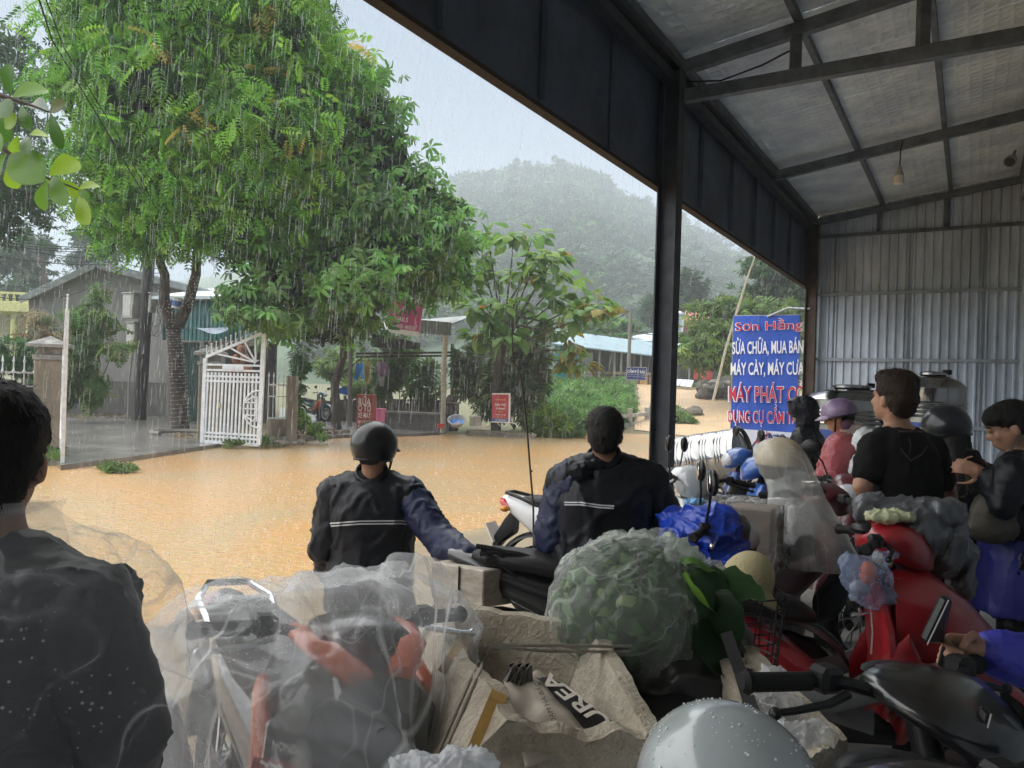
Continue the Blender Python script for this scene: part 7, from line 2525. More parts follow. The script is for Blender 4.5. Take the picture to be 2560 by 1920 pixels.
# ================================================================== BIKES IN THE SHED
PT_white, PT_maroon, PT_red, PT_black = paint('white', (.62, .64, .66)), paint('maroon', (.085, .008, .014)), paint('red', (.30, .008, .014)), paint('black', (.006, .006, .008), .3)
PT_orange, PT_blue, PT_grey, PT_silver = paint('orange', (.55, .10, .025)), paint('blue', (.02, .09, .36)), paint('grey', (.32, .34, .36)), paint('silver', (.5, .51, .52))
# wrapped bike, nose toward us
loc, a = bike_at(800, 1570, 1.80, 0, .55, -.83, (.33, 0))
hb = make_bike('orange and black motorbike facing us under a clear plastic sheet', loc, a, PT_black, 'underbone', PT_black, mirrors=(0, 0), lean=5, cowl=False)
# white scooter beyond the two men
loc, a = bike_at(1345, 1400, 5.25, 0, .93, -.35, (-.6, 0))
make_bike('white scooter parked behind the bareheaded man, its red tail light showing', loc, a, PT_white, 'scooter', M_black, lean=4)
# bike with the carton on its rack, side on; the bareheaded man sits sideways on it
loc, a = bike_at(1180, 1470, 3.56, 0, .985, -.17, (-.74, 0))
cb = make_bike('black motorbike with a carton on its rack and blue tarp on its handlebar', loc, a, PT_black, 'underbone', mirrors=(1, 1), lean=2, plate=False)
for o in list(cb.children):
	if o.name.split('.')[0] in ('tail_light', 'grab_rail', 'turn_signal', 'mud_flap'):
		bpy.data.objects.remove(o)
# grey-white scooter nose right of him
loc, a = bike_at(1706, 1235, 4.9, 0, -.35, -.94, (.42, 0))
make_bike('pale grey scooter with rounded nose right of the bareheaded man', loc, a, PT_grey, 'scooter', PT_white, lean=4, mirrors=(0, 0))
# maroon bike pointing right, tail toward the road
loc, a = bike_at(1760, 1235, 5.55, 0, .97, .1, (-.88, 0))
make_bike('dark maroon motorbike with a clear tail unit in front of the lying tank', loc, a, PT_maroon, 'underbone', M_black, lean=5, plate=False, mirrors=(0, 0))
# maroon scooter facing us
loc, a = bike_at(2110, 1200, 5.05, 0, -.62, -.78, (.38, 0))
make_bike('maroon motorbike with round mirrors facing us beside the black T-shirt', loc, a, PT_maroon, 'underbone', M_black, lean=4)
# riders' bikes
loc, a = bike_at(2020, 1240, 7.1, 0, -1, -.05, (-.28, 0))
make_bike('blue motorbike under the hooded rider', loc, a, PT_blue, 'underbone', M_black, lean=0)
loc, a = bike_at(2108, 1300, 5.85, 0, -1, .08, (-.25, 0))
make_bike('blue and white scooter under the woman in pink', loc, a, PT_blue, 'scooter', PT_white, lean=0)
# poncho bike
loc, a = bike_at(1985, 1290, 4.25, 0, .88, .47, (.05, 0))
make_bike('maroon motorbike under the draped milky poncho', loc, a, PT_maroon, 'underbone', M_black, lean=4, mirrors=(0, 0))
# red scooter, side on
loc, a = bike_at(2170, 1322, 3.12, 0, .96, -.27, (.30, .12))
rs_ = make_bike('bright red scooter with grey floorboard trim, side on at the right', loc, a, PT_red, 'scooter', mat('trim_grey', (.14, .145, .15), .4), lean=4, mirrors=(0, 0))
MB().loft([(.40, .33, 0, .03, .19), (.55, .355, 0, .035, .23), (.72, .34, 0, .035, .23), (.86, .31, 0, .03, .18), (.93, .295, 0, .02, .10)], 18, 2.8, 'z').build('inner_panel', PT_red, rs_, smooth=True)
for s_ in (-1, 1):
	MB().loft([(.46, s_ * .20, .52, .03, .08), (.40, s_ * .22, .60, .02, .12), (.32, s_ * .21, .54, .02, .09), (.26, s_ * .19, .46, .015, .05)], 10, 2.2).build('shield_wing', PT_red, rs_, smooth=True)
MB().loft([(.36, 0, .72, .21, .20), (.50, 0, .71, .20, .22), (.64, 0, .65, .14, .18), (.76, 0, .60, .06, .10)], 18, 2.4).build('front_fairing', PT_red, rs_, smooth=55)
for s_ in (-1, 1):
	MB().loft([(.52, s_ * .215, .60, .015, .035), (.36, s_ * .225, .53, .018, .045), (.15, s_ * .20, .44, .018, .05), (-.05, s_ * .19, .42, .015, .04)], 10, 2.4).build('floor_trim', mat('trim_grey'), rs_, smooth=True)
MB().lathe([(.02, 0), (.022, .006), (.008, .01)], (.295, .06, .80), axis=(-1, 0, .2), n=12).build('key_lock', M_chrome, rs_, smooth=True)
MB().tube([(.30, -.02, .74), (.27, -.02, .73), (.26, -.02, .755)], .006, 6).build('bag_hook', M_chrome, rs_, smooth=True)
# black scooter close at the lower right
loc, a = bike_at(2215, 1720, 1.48, 0, .45, -.89, (.33, 0))
make_bike('black scooter close to us at the lower right corner', loc, a, PT_black, 'scooter', M_black, lean=5, mirrors=(0, 0), flat=.45)
bs_ = COL.objects[-1]
while bs_.parent: bs_ = bs_.parent
for q in ((P(2318, 1612, 1.7), P(2372, 1500, 1.7), P(2384, 1500, 1.78), P(2362, 1615, 1.78)), (P(2440, 1930, 1.35), P(2478, 1785, 1.35), P(2500, 1782, 1.45), P(2500, 1930, 1.45))):
	b = MB().hexa([p + Vector((0, .004, 0)) for p in q] + [p + Vector((-.003, .03, .006)) for p in q])
	mr = b.build('mirror', M_black, bs_, world=True, bevel=.006)
	MB().tube([q[0], q[1]], .0016, 5).build('mirror_edge', mat('edge_pale', (.4, .4, .4), .4), mr, world=True)
	MB().tube([q[3], q[3] + Vector((-.02, .02, -.16))], .006, 6).build('mirror_stem', M_black, bs_, world=True)
# loaded bike carrying the foam boxes, nose toward us
LBa = heading(.20, -.98)
LBp = P(1700, 1700, 1.95)
lb_ = make_bike('dark motorbike loaded with two foam boxes, close in front', (LBp.x + .07, LBp.y - .52, 0), LBa, PT_black, 'underbone', mirrors=(0, 0), lean=0, plate=False)
# bikes across the street
p = G(858, 1050)
make_bike('small silver motorbike parked at the wash shelter', (p.x, p.y, .03), heading(-.75, .65), PT_silver, 'underbone', M_black, lean=6)
p = G(800, 1055)
make_bike('teal motorbike with a pale front wheel beside the creeper', (p.x - .35, p.y + .3, .03), heading(.85, -.5), paint('teal', (.03, .16, .16)), 'underbone', PT_orange, lean=6, rim=mat('rim_white', (.7, .72, .74), .4))

# low stool under the helmeted man
c = P(925, 1500, 4.0)
t = thing('plastic_stool', 'low plastic stool under the helmeted man', 'stool', (c.x, c.y, 0))
MB().lathe([(.15, .40), (.16, .41), (.16, .43), (.0, .435)], (0, 0, 0), n=20).build('seat', mat('stool_blue', (.03, .1, .3), .5), t, smooth=True)
for i in range(4):
	a = math.pi / 4 + i * math.pi / 2
	MB().bar((math.cos(a) * .17, math.sin(a) * .17, 0), (math.cos(a) * .12, math.sin(a) * .12, .40), .03, .02).build('leg', mat('stool_blue'), t)

# ================================================================== GOODS
M_foam = mat('dirty_foam', (.62, .56, .45), .9, col2=(.32, .27, .20), vscale=5, bump=.8, bscale=70, detail=8)
M_carton = mat('carton', (.30, .245, .18), .85, var=.2, vscale=5)
M_rope = mat('rope', (.55, .50, .42), .9, bump=.8, bscale=220)
M_tape = mat('packing_tape', (.42, .25, .07), .3, var=.2, vscale=12)

def foam_box(label, top, bot, th, seed, cut=None):
	"""open foam box from its eight outer corners; each wall is a thick worn slab"""
	t = thing('foam_box', label, 'foam box', bot[0])
	ctr = sum((Vector(q) for q in bot), Vector()) / 4
	def wall(i, name):
		a, c = i, (i + 1) % 4
		ta, tc, ba, bc = Vector(top[a]), Vector(top[c]), Vector(bot[a]), Vector(bot[c])
		mid = sum((Vector(q) for q in top), Vector()) / 4
		inw = (mid - (ta + tc) / 2)
		inw = (inw - (tc - ta).normalized() * inw.dot((tc - ta).normalized())).normalized() * th
		n1, n2 = 26, 14
		b = MB()
		def pt(u, v, w_):
			p = ba.lerp(bc, u).lerp(ta.lerp(tc, u), v) + inw * w_
			if cut and v > .55:
				p += (ba.lerp(bc, u) - ta.lerp(tc, u)) * (v - .55) / .45 * cut(i, u)
			return p
		b.grid(lambda u, v: pt(u, v, 0), n1, n2)
		b.grid(lambda u, v: pt(u, v, 1), n1, n2)
		b.grid(lambda u, v: pt(u, 1, v), n1, 4)
		b.grid(lambda u, v: pt(u, 0, v), n1, 2)
		b.grid(lambda u, v: pt(0, v, u), 4, n2)
		b.grid(lambda u, v: pt(1, v, u), 4, n2)
		me = b.mesh(name)
		bm = bmesh.new()
		bm.from_mesh(me)
		bmesh.ops.remove_doubles(bm, verts=bm.verts[:], dist=.0005)
		bmesh.ops.recalc_face_normals(bm, faces=bm.faces[:])
		bm.normal_update()
		for q in bm.verts:
			n_ = noise.noise(q.co * 9 + Vector((seed, 0, 0))) * .004 + noise.noise(q.co * 45) * .0025
			e = noise.noise(q.co * 9 + Vector((0, seed, 0)))
			q.co += q.normal * n_
			if e > .2 and q.normal.z > .2:
				q.co.z -= (e - .2) * .035
		bm.to_mesh(me)
		bm.free()
		me.transform(world_of(t).inverted())
		shade(me, 50)
		return link(name, me, M_foam, t)
	ws_ = [wall(i, 'wall_slab') for i in range(4)]
	b = MB().hexa([Vector(q).lerp(ctr, .02) for q in bot] + [Vector(q).lerp(ctr, .05) + Vector((0, 0, .03)) for q in bot])
	b.build('bottom', M_foam, t, world=True)
	return t, ws_
# left box: A far-left, B far-right, C near-right, D near-left
A_, B_, C_, D_ = P(1096, 1500, 2.25), P(1500, 1560, 2.10), P(1660, 1836, 1.52), P(1268, 1800, 1.47)
a_, b_, c_, d_ = P(1005, 1742, 2.15), P(1400, 1880, 2.0), P(1560, 2150, 1.5), P(1060, 2010, 1.55)
def cutL(i, u):
	if i == 3:      # the side toward us at the left: broken away near its middle
		return .16 * sm(.4, .1, abs(u - .62)) + .05 * noise.noise(Vector((u * 9, 1, 0)))
	if i == 2:
		return .04 + .10 * noise.noise(Vector((u * 5, 4, 0)))
	return .03 * noise.noise(Vector((u * 8, i, 0)))
boxL, wl = foam_box('large worn foam box with tape and rope, left of the loaded bike', [A_, B_, C_, D_], [a_, b_, c_, d_], .035, 2.0, cutL)
E_, F_, G_, H_ = P(1790, 1640, 2.0), P(1880, 1612, 2.05), P(2118, 1846, 1.5), P(1990, 1912, 1.38)
e_, f_, g_, h_ = P(1790, 1900, 1.95), P(1880, 1880, 2.0), P(2130, 2160, 1.5), P(1960, 2260, 1.38)
boxR, wr_ = foam_box('second worn foam box with ragged rim, right of the loaded bike', [E_, F_, G_, H_], [e_, f_, g_, h_], .03, 5.0, lambda i, u: .04 * noise.noise(Vector((u * 9, i * 3, 2))))
# tapes and ropes on the left box
def lay(pts, wd, m, name, parent, lift=.0, th=.003):
	b = MB()
	prev = None
	for i, p in enumerate(pts):
		p = Vector(p)
		d_ = (Vector(pts[min(i + 1, len(pts) - 1)]) - Vector(pts[max(i - 1, 0)])).normalized()
		view = (Vector((0, 0, CAM_H)) - p).normalized()
		s_ = d_.cross(view).normalized() * wd / 2
		q = [p - s_, p + s_, p + s_ + view * th, p - s_ + view * th]
		k = len(b.v)
		b.v += [tuple(x) for x in q]
		if prev is not None:
			for j in range(4):
				b.f.append((prev + j, prev + (j + 1) % 4, k + (j + 1) % 4, k + j))
				b.mi.append(0)
		prev = k
	return b.build(name, m, parent, world=True)
def face_pt(x, y, ws, lift=.006):
	"""point on the first of these surfaces under photo pixel x,y"""
	o = Vector((0, 0, CAM_H))
	d = (P(x, y, 1.0) - o).normalized()
	best = None
	for s_ in ws:
		W = world_of(s_)
		bv = BVHTree.FromPolygons([W @ v.co for v in s_.data.vertices], [tuple(p.vertices) for p in s_.data.polygons])
		h = bv.ray_cast(o, d, 6)
		if h[0] is not None and (best is None or h[3] < best[1]):
			best = (h[0] - d * lift, h[3])
	return best[0] if best else P(x, y, 1.8)
tp = [face_pt(1170 - 62 * i / 8, 1590 + 95 * i / 8, wl) for i in range(9)]
lay(tp, .035, M_tape, 'tape', boxL)
tp = [face_pt(1250 - 78 * i / 10, 1730 + 190 * i / 10, wl) for i in range(11)]
lay(tp, .035, M_tape, 'tape', boxL)
for off in (0, 14):
	pts = [face_pt(1085 + off + (1212 - 1085) * i / 14, 1905 - 290 * (i / 14), wl, .010) for i in range(15)]
	pts += [P(1215 + off, 1612 + off * .5, 1.72), P(1380, 1614 + off, 1.85), P(1560, 1616 + off, 1.95), P(1690, 1600 + off, 2.15)]
	t = thing('rope', ('upper' if off == 0 else 'lower') + ' of two pale ropes lashing the left foam box', 'rope', pts[0])
	MB().tube(pts, .0042, 7).build('strand', M_rope, t, world=True, smooth=True)
t = thing('rope', 'pale rope tied across the right foam box', 'rope', P(1820, 1660, 2.0))
MB().tube([P(1700, 1668, 2.1), P(1800, 1664, 2.02), P(1880, 1668, 1.95), P(1950, 1690, 1.85), P(1990, 1720, 1.75)], .006, 7).build('strand', M_rope, t, world=True, smooth=True)
t = thing('rubber_strap', 'black rubber strap running down from the cabbage bag', 'strap', P(1860, 1700, 1.7))
lay([P(1815, 1580, 1.85), P(1850, 1680, 1.75), P(1875, 1760, 1.62), P(1905, 1830, 1.5)], .028, M_rubber, 'band', t, th=.005)
# fertiliser sack in the left box
sk = thing('fertiliser_sack', 'pale fertiliser sack with black UREA band stuffed in the left foam box', 'sack', P(1430, 1800, 1.7))
cor = [P(1258, 1690, 1.84), P(1335, 1690, 1.95), P(1530, 1830, 1.74), P(1400, 1900, 1.5), P(1245, 1890, 1.46)]
sc_ = sum(cor, Vector()) / 5
def sackf(u, v):
	q0, q1, q2, q3 = P(1258, 1700, 1.72), P(1352, 1678, 1.76), P(1590, 1846, 1.62), P(1315, 1915, 1.46)
	p = q0.lerp(q1, u).lerp(q3.lerp(q2, u), v)
	return p + Vector((0, 0, .012 * math.sin(math.pi * u) * math.sin(math.pi * v) + .010 * noise.noise(Vector((u * 4, v * 4, 0))) + .002 * noise.noise(Vector((u * 17, v * 15, 3)))))
o = MB().grid(sackf, 28, 28).build('sheet', mat('sack_pale', (.50, .44, .36), .6, var=.15, vscale=9), sk, world=True, smooth=True)
o.modifiers.new('thick', 'SOLIDIFY').thickness = .004
W = world_of(o)
qa, qb, qc, qd = P(1342, 1722, 1.90), P(1372, 1702, 1.93), P(1535, 1832, 1.75), P(1500, 1852, 1.70)
b = MB().grid(lambda u, v: (lambda uu, vv: Vector(sackf(uu, vv)) + Vector((0, -.004, .008)))(.62 + .34 * v, .12 + .80 * u), 20, 6)
b.build('black_band', mat('sack_black', (.015, .013, .013), .5), sk, world=True, smooth=True)
def sack_frame(u, v, lift=.02):
	o_ = Vector(sackf(u, v))
	e_ = 0.02
	xr = (Vector(sackf(u, v - e_)) - Vector(sackf(u, v + e_)))
	yr = (Vector(sackf(u - e_, v)) - Vector(sackf(u + e_, v)))
	z = xr.cross(yr)
	if z.z < 0:
		yr = -yr
		z = -z
	return face_matrix(o_ + z.normalized() * lift, xr, yr)
lettering('UREA', mat('sack_print', (.70, .64, .55), .6), sk, sack_frame(.755, .54, .014), .19, .042, bold=.02)
lettering('PHÂN ĐẠM HÀ BẮC', mat('sack_black'), sk, sack_frame(.36, .62, .012), .15, .022)
lettering('5 kg', mat('sack_black'), sk, sack_frame(.22, .78, .012), .05, .02)
b = MB()
for i in range(5):
	p = P(1266 + i * 10, 1702 + (i % 2) * 8, 1.715)
	b.tube([p, p + Vector((.012, 0, .035)), p + Vector((.02, .01, -.05))], .009, 5)
b.build('frayed_neck', mat('sack_stripe', (.12, .11, .10), .6), sk, world=True, smooth=True)

# big clear bag of leafy greens on the pillion
bag = thing('greens_bag', 'big clear plastic bag stuffed with leafy greens on the loaded bike', 'bag', P(1600, 1690, 2.15))
bc = P(1580, 1510, 2.15)
b = MB()
b.ball(bc, (.235, .22, .185)).ball(P(1500, 1540, 2.12), (.14, .16, .15)).ball(P(1650, 1560, 2.15), (.17, .18, .16)).ball(P(1740, 1540, 2.2), (.11, .13, .16)).cone(P(1640, 1420, 2.12), P(1683, 1384, 2.12), .10, .03).ball(P(1560, 1620, 2.15), (.19, .18, .09))
inner = fuse(b, .02, 3)
outer = fuse(b, .012, 6)
knot = P(1686, 1388, 2.10)
n = len(outer.vertices)
co = np.empty(n * 3)
outer.vertices.foreach_get('co', co)
co = co.reshape(-1, 3)
no = np.empty(n * 3)
outer.vertices.foreach_get('normal', no)
no = no.reshape(-1, 3)
kx = np.array(knot)
for i in range(n):      # pleats gathered toward the knot
	v_ = co[i] - kx
	r_ = np.linalg.norm(v_)
	ang = math.atan2(v_[2], v_[0])
	ang2 = math.atan2(v_[1], v_[0])
	w_ = math.exp(-r_ / .24)
	ple = noise.noise(Vector((ang * 7.0, ang2 * 4.0, r_ * 2)))
	fold = max(0, 1 - abs(ple) * 4)
	co[i] += no[i] * (.045 * w_ * fold + .006 * noise.noise(Vector(co[i]) * 11) + .007 * max(0, 1 - abs(noise.noise(Vector(co[i]) * 7)) * 5) + .004)
outer.vertices.foreach_set('co', co.reshape(-1))
outer.polygons.foreach_set('use_smooth', [True] * len(outer.polygons))
outer.transform(world_of(bag).inverted())
link('film', outer, plastic_film('bag_film', (.80, .85, .80), .22, .8, .16, 5, .35), bag)
# greens inside
ci = np.empty(len(inner.vertices) * 3)
inner.vertices.foreach_get('co', ci)
ci = ci.reshape(-1, 3)
ni = np.empty(len(inner.vertices) * 3)
inner.vertices.foreach_get('normal', ni)
ni = ni.reshape(-1, 3)
rg = np.random.default_rng(91)
NG = 2600
k = rg.choice(len(ci), NG, replace=True)
pos = ci[k] - ni[k] * (.018 + .05 * rg.random((NG, 1)))
fw = np.cross(ni[k], rg.normal(size=(NG, 3))) + ni[k] * .25
o = scatter('greens', *heart(.7), pos, basis(fw, up=ni[k]), .042 * (.5 + 1.0 * rg.random(NG)), colours(NG, (.07, .15, .045), rg, .45, ((.12, (.26, .34, .15)), (.3, (.03, .07, .025)))), M_leaf, bag)
o['kind'] = 'stuff'
inner.transform(world_of(bag).inverted())
co2 = np.empty(len(inner.vertices) * 3)
inner.vertices.foreach_get('co', co2)
cen = np.array(world_of(bag).inverted() @ bc)
co2 = (co2.reshape(-1, 3) - cen) * .86 + cen
inner.vertices.foreach_set('co', co2.reshape(-1))
link('leaf_mass', inner, mat('leaf_core', (.02, .05, .015), .8, var=.4, vscale=20), bag)
b = MB()
b.cone(P(1683, 1388, 2.1), P(1700, 1372, 2.1), .022, .028).cone(P(1700, 1372, 2.1), P(1740, 1385, 2.08), .03, .012).cone(P(1690, 1375, 2.1), P(1672, 1340, 2.1), .022, .01)
me = fuse(b, .006, 1, (.01, 30))
me.transform(world_of(bag).inverted())
link('knot', me, plastic_film('knot_film', (.75, .8, .74), .6, .95, .25, 20, .5, wet=False), bag)
# loose cabbage leaves spilling out beside it
cl = thing('cabbage_leaves', 'dark cabbage leaves spilling out right of the greens bag', 'leaves', P(1760, 1560, 2.05))
for i, (x, y, d, ln, wd, yaw_, pit, cc) in enumerate(((1700, 1400, 2.02, .13, .9, .2, .1, (.12, .26, .05)), (1740, 1420, 2.0, .15, 1.0, -.5, .9, (.045, .10, .035)), (1770, 1470, 2.0, .17, 1.0, -.9, 1.2, (.03, .07, .028)), (1800, 1430, 2.02, .14, .9, -.2, .7, (.05, .11, .04)), (1760, 1540, 1.98, .16, 1.0, -1.2, 1.3, (.025, .055, .022)), (1715, 1440, 1.97, .16, .8, .6, 1.0, (.20, .38, .06)))):
	hv, hf = heart(wd)
	c = P(x, y, d)
	M_ = Matrix.Translation(c) @ Matrix.Rotation(yaw_, 4, 'Z') @ Matrix.Rotation(pit, 4, 'Y') @ Matrix.Rotation(i * .7, 4, 'X') @ Matrix.Scale(ln, 4)
	b = MB()
	b.add([M_ @ Vector(v) for v in hv], hf)
	o = b.build('leaf', M_leaf_near, cl, world=True, fix=False, sub=2)
	for v in o.data.vertices:
		v.co += Vector((0, 0, .02 * noise.noise(v.co * 22 + Vector((i, 0, 0)))))
	at = o.data.attributes.new('tint', 'FLOAT_COLOR', 'POINT')
	at.data.foreach_set('color', [q for _ in o.data.vertices for q in (*cc, 1)])
	shade(o.data, 180)
# black sack under the bag
b = MB().ball(P(1720, 1680, 2.15), (.2, .25, .16)).ball(P(1620, 1720, 2.1), (.14, .2, .12)).ball(P(1760, 1620, 2.2), (.13, .13, .14))
o = link('black_sack', fuse(b, .014, 3, (.015, 8)), mat('black_sack', (.012, .012, .012), .35))
tag(o, 'crumpled black sack under the greens bag', 'sack')

# blue tarp bundle
b = MB().ball(P(1730, 1330, 3.38), (.15, .14, .09)).ball(P(1790, 1365, 3.35), (.13, .12, .08)).ball(P(1830, 1400, 3.3), (.07, .09, .06)).ball(P(1768, 1322, 3.35), (.15, .15, .10)).ball(P(1690, 1310, 3.42), (.08, .08, .06)).cone(P(1705, 1300, 3.5), P(1696, 1275, 3.5), .035, .008)
me = fuse(b, .008, 4, (.022, 5, (1.4, 1, 2.2)))
o = link('tarp_bundle', me, mat('tarp_blue', (.010, .05, .42), .3, spec=.6, bump=.4, bscale=20))
tag(o, 'crumpled bright blue tarp laid over the bike behind the greens bag', 'tarp')
# conical hat and basket
c = P(1868, 1450, 2.55)
t = thing('sun_hat', 'cream brimmed sun hat beside the cabbage leaves', 'hat', c)
MB().ball((0, 0, 0), (.085, .085, .10), Matrix.Rotation(.5, 3, 'Y'), n=22, m=14, zmin=0).build('crown', mat('hat_straw', (.42, .36, .20), .8, bump=.4, bscale=90), t, smooth=True)
MB().lathe([(.08, .005), (.135, -.03), (.135, -.036), (.08, -.003)], (0, 0, 0), axis=(.45, 0, .9), n=28).build('brim', mat('hat_straw'), t, smooth=True)
t = thing('wire_basket', 'dark wire basket below the sun hat', 'basket', P(1850, 1560, 2.5))
for i in range(8):
	z = -.14 + i * .035
	MB().tube([Vector((math.cos(a) * (.13 + z * .12), math.sin(a) * .11, z)) for a in [k_ * math.pi / 10 for k_ in range(21)]], .003, 4, cap=False).build('wire_ring', M_black, t)
for i in range(14):
	a = i * 2 * math.pi / 14
	MB().tube([(math.cos(a) * .115, math.sin(a) * .105, -.14), (math.cos(a) * .145, math.sin(a) * .115, .11)], .003, 4).build('wire_rib', M_black, t)
# carton on the rack between the men
ct_ = thing('carton', 'stained white carton strapped on the rack under the helmeted man\'s hand', 'carton', P(1185, 1510, 3.5))
cA = [P(1078, 1404, 3.52), P(1210, 1426, 3.34), P(1292, 1420, 3.60), P(1155, 1394, 3.76)]
cB = [p + Vector((0, 0, -.165)) for p in cA]
o = MB().hexa(cB + cA).build('box', mat('carton_white', (.46, .42, .36), .85, col2=(.26, .22, .18), vscale=6, stretch=(1, 1, 3)), ct_, world=True, bevel=.006)
for f in (.55,):
	p0, p1 = cA[0].lerp(cA[1], f), cB[0].lerp(cB[1], f)
	MB().bar(p0 + Vector((-.002, -.004, .004)), p1 + Vector((-.002, -.004, 0)), .012, .004, up=(1, 0, 0)).build('strap', M_black, ct_, world=True)
for i, (x0, y0, x1, y1, bow) in enumerate(((1190, 1365, 1370, 1425, -10), (1200, 1385, 1340, 1400, -12), (1215, 1400, 1290, 1440, -8), (1240, 1375, 1310, 1425, 6), (1205, 1372, 1255, 1405, 4))):
	q = [P(x0 + (x1 - x0) * f, y0 + (y1 - y0) * f + bow * 4 * f * (1 - f), 3.46) for f in [k_ / 8 for k_ in range(9)]]
	MB().tube(q, .012, 6).build('bungee_cord', M_rubber, ct_, world=True, smooth=True)
t = thing('wire_crate', 'small wire crate beside the carton', 'crate', P(1090, 1480, 3.95))
for i in range(5):
	MB().tube([P(1084 + i * 6, 1450, 3.62), P(1086 + i * 6, 1505, 3.62)], .004, 4).build('wire', M_bamb, t, world=True)
for i in range(4):
	MB().tube([P(1082, 1454 + i * 15, 3.62), P(1112, 1456 + i * 15, 3.62)], .004, 4).build('wire', M_bamb, t, world=True)
# carton wrapped in clear plastic, right of the tarp
c = [P(1800, 1266, 4.0), P(1930, 1276, 3.85), P(1962, 1262, 4.15), P(1840, 1256, 4.3)]
t = thing('wrapped_carton', 'brown carton wrapped in clear plastic left of the milky poncho', 'carton', c[0] - Vector((0, 0, .34)))
MB().hexa([p - Vector((0, 0, .30)) for p in c] + c).build('box', mat('carton_dark', (.22, .18, .14), .8, var=.15, vscale=3), t, world=True, bevel=.008)
b = MB().hexa([(p - sum(c, Vector()) / 4) * 1.12 + sum(c, Vector()) / 4 - Vector((0, 0, .33)) for p in c] + [(p - sum(c, Vector()) / 4) * 1.10 + sum(c, Vector()) / 4 + Vector((0, 0, .025)) for p in c])
b.ball(P(1790, 1290, 3.98), (.06, .06, .10))
b.ball(P(1770, 1320, 3.98), (.05, .06, .08))
me = fuse(b, .012, 3, (.014, 12))
me.transform(world_of(t).inverted())
link('film', me, plastic_film('carton_film', (.82, .84, .85), .16, .85, .2, 5, .5), t)
# helmet and milky poncho on the bike
hp = thing('helmet', 'cream helmet hung up under the milky poncho', 'helmet', P(1945, 1180, 4.55))
FH = head_frame(P(1945, 1158, 4.55), R(60), 0)
helmet_parts(hp, FH, 1.0, mat('helmet_cream', (.52, .43, .30), .3, coat=.5), brim=False, low=-.35, strap=False)
MB().ball(FH @ Vector((0, .03, -.05)), (.08, .07, .05), n=14, m=8).build('lining', mat('lining_grey', (.16, .15, .13), .9), hp, world=True, smooth=True)
po = thing('poncho', 'milky plastic poncho draped over a hung helmet and motorbike', 'poncho', P(1990, 1420, 4.4))
secs = [(1942, 1094, 4, 4, 4.55), (1945, 1100, 34, 12, 4.55), (1948, 1115, 56, 18, 4.55), (1953, 1145, 72, 24, 4.54), (1968, 1180, 66, 24, 4.5), (1986, 1215, 62, 25, 4.48), (2000, 1260, 74, 27, 4.45), (2012, 1310, 92, 30, 4.42), (2022, 1360, 106, 32, 4.4), (2028, 1400, 112, 34, 4.38)]
b = MB()
nk_ = 72
for i, (x, y, rw, dep, d) in enumerate(secs):
	c = P(x, y, d)
	for k_ in range(nk_):
		a = 2 * math.pi * k_ / nk_
		fold = 1 + (.015 + .017 * i) * noise.noise(Vector((math.cos(a) * 1.6, math.sin(a) * 1.6, i * .33))) * 2 + .004 * i * max(0, 1 - 4 * abs(noise.noise(Vector((math.cos(a) * 4, math.sin(a) * 4, i * .25)))))
		rr = rw / FPX * d * fold
		rd = min(rr, .14 + .022 * i) * fold
		b.v.append(tuple(c + Vector((math.cos(a) * rr, math.sin(a) * rd, .02 * noise.noise(Vector((a * 3, i, 0))) * (i == len(secs) - 1)))))
for i in range(len(secs) - 1):
	for k_ in range(nk_):
		b.f.append((i * nk_ + k_, i * nk_ + (k_ + 1) % nk_, (i + 1) * nk_ + (k_ + 1) % nk_, (i + 1) * nk_ + k_))
		b.mi.append(0)
b.f.append(tuple(range(nk_)))
b.mi.append(0)
o = b.build('sheet', plastic_film('poncho_film', (.86, .89, .88), .36, .95, .22, 5, .4, stretch=(1.6, 1.6, .35), glow=.65), po, world=True, smooth=180)
sb = o.modifiers.new('sub', 'SUBSURF')
sb.levels = sb.render_levels = 1
# grey rain cape over the red scooter's handlebar
b = MB().ball(P(2265, 1290, 3.1), (.16, .11, .06)).ball(P(2300, 1330, 3.05), (.09, .09, .08)).ball(P(2360, 1360, 3.1), (.09, .09, .14)).ball(P(2200, 1262, 3.15), (.09, .07, .03)).ball(P(2330, 1285, 3.1), (.12, .1, .06)).ball(P(2400, 1430, 3.15), (.05, .08, .14)).ball(P(2165, 1280, 3.12), (.04, .05, .05))
me = fuse(b, .010, 3, (.022, 9, (1, 1, .6)))
o = link('rain_cape', me, mat('cape_grey', (.10, .108, .12), .3, spec=.6, bump=.3, bscale=18))
tag(o, 'grey wet rain cape thrown over the red scooter\'s handlebar', 'rain cape')
b = MB().ball(P(2215, 1290, 3.0), (.085, .05, .022)).ball(P(2245, 1292, 3.0), (.06, .05, .02)).ball(P(2215, 1375, 3.02), (.045, .03, .06))
me = fuse(b, .007, 3, (.012, 18))
o = link('cloth_bundle', me, mat('cloth_lime', (.55, .58, .36), .8, bump=.4, bscale=40))
tag(o, 'pale green cloth tucked under the grey rain cape', 'cloth')
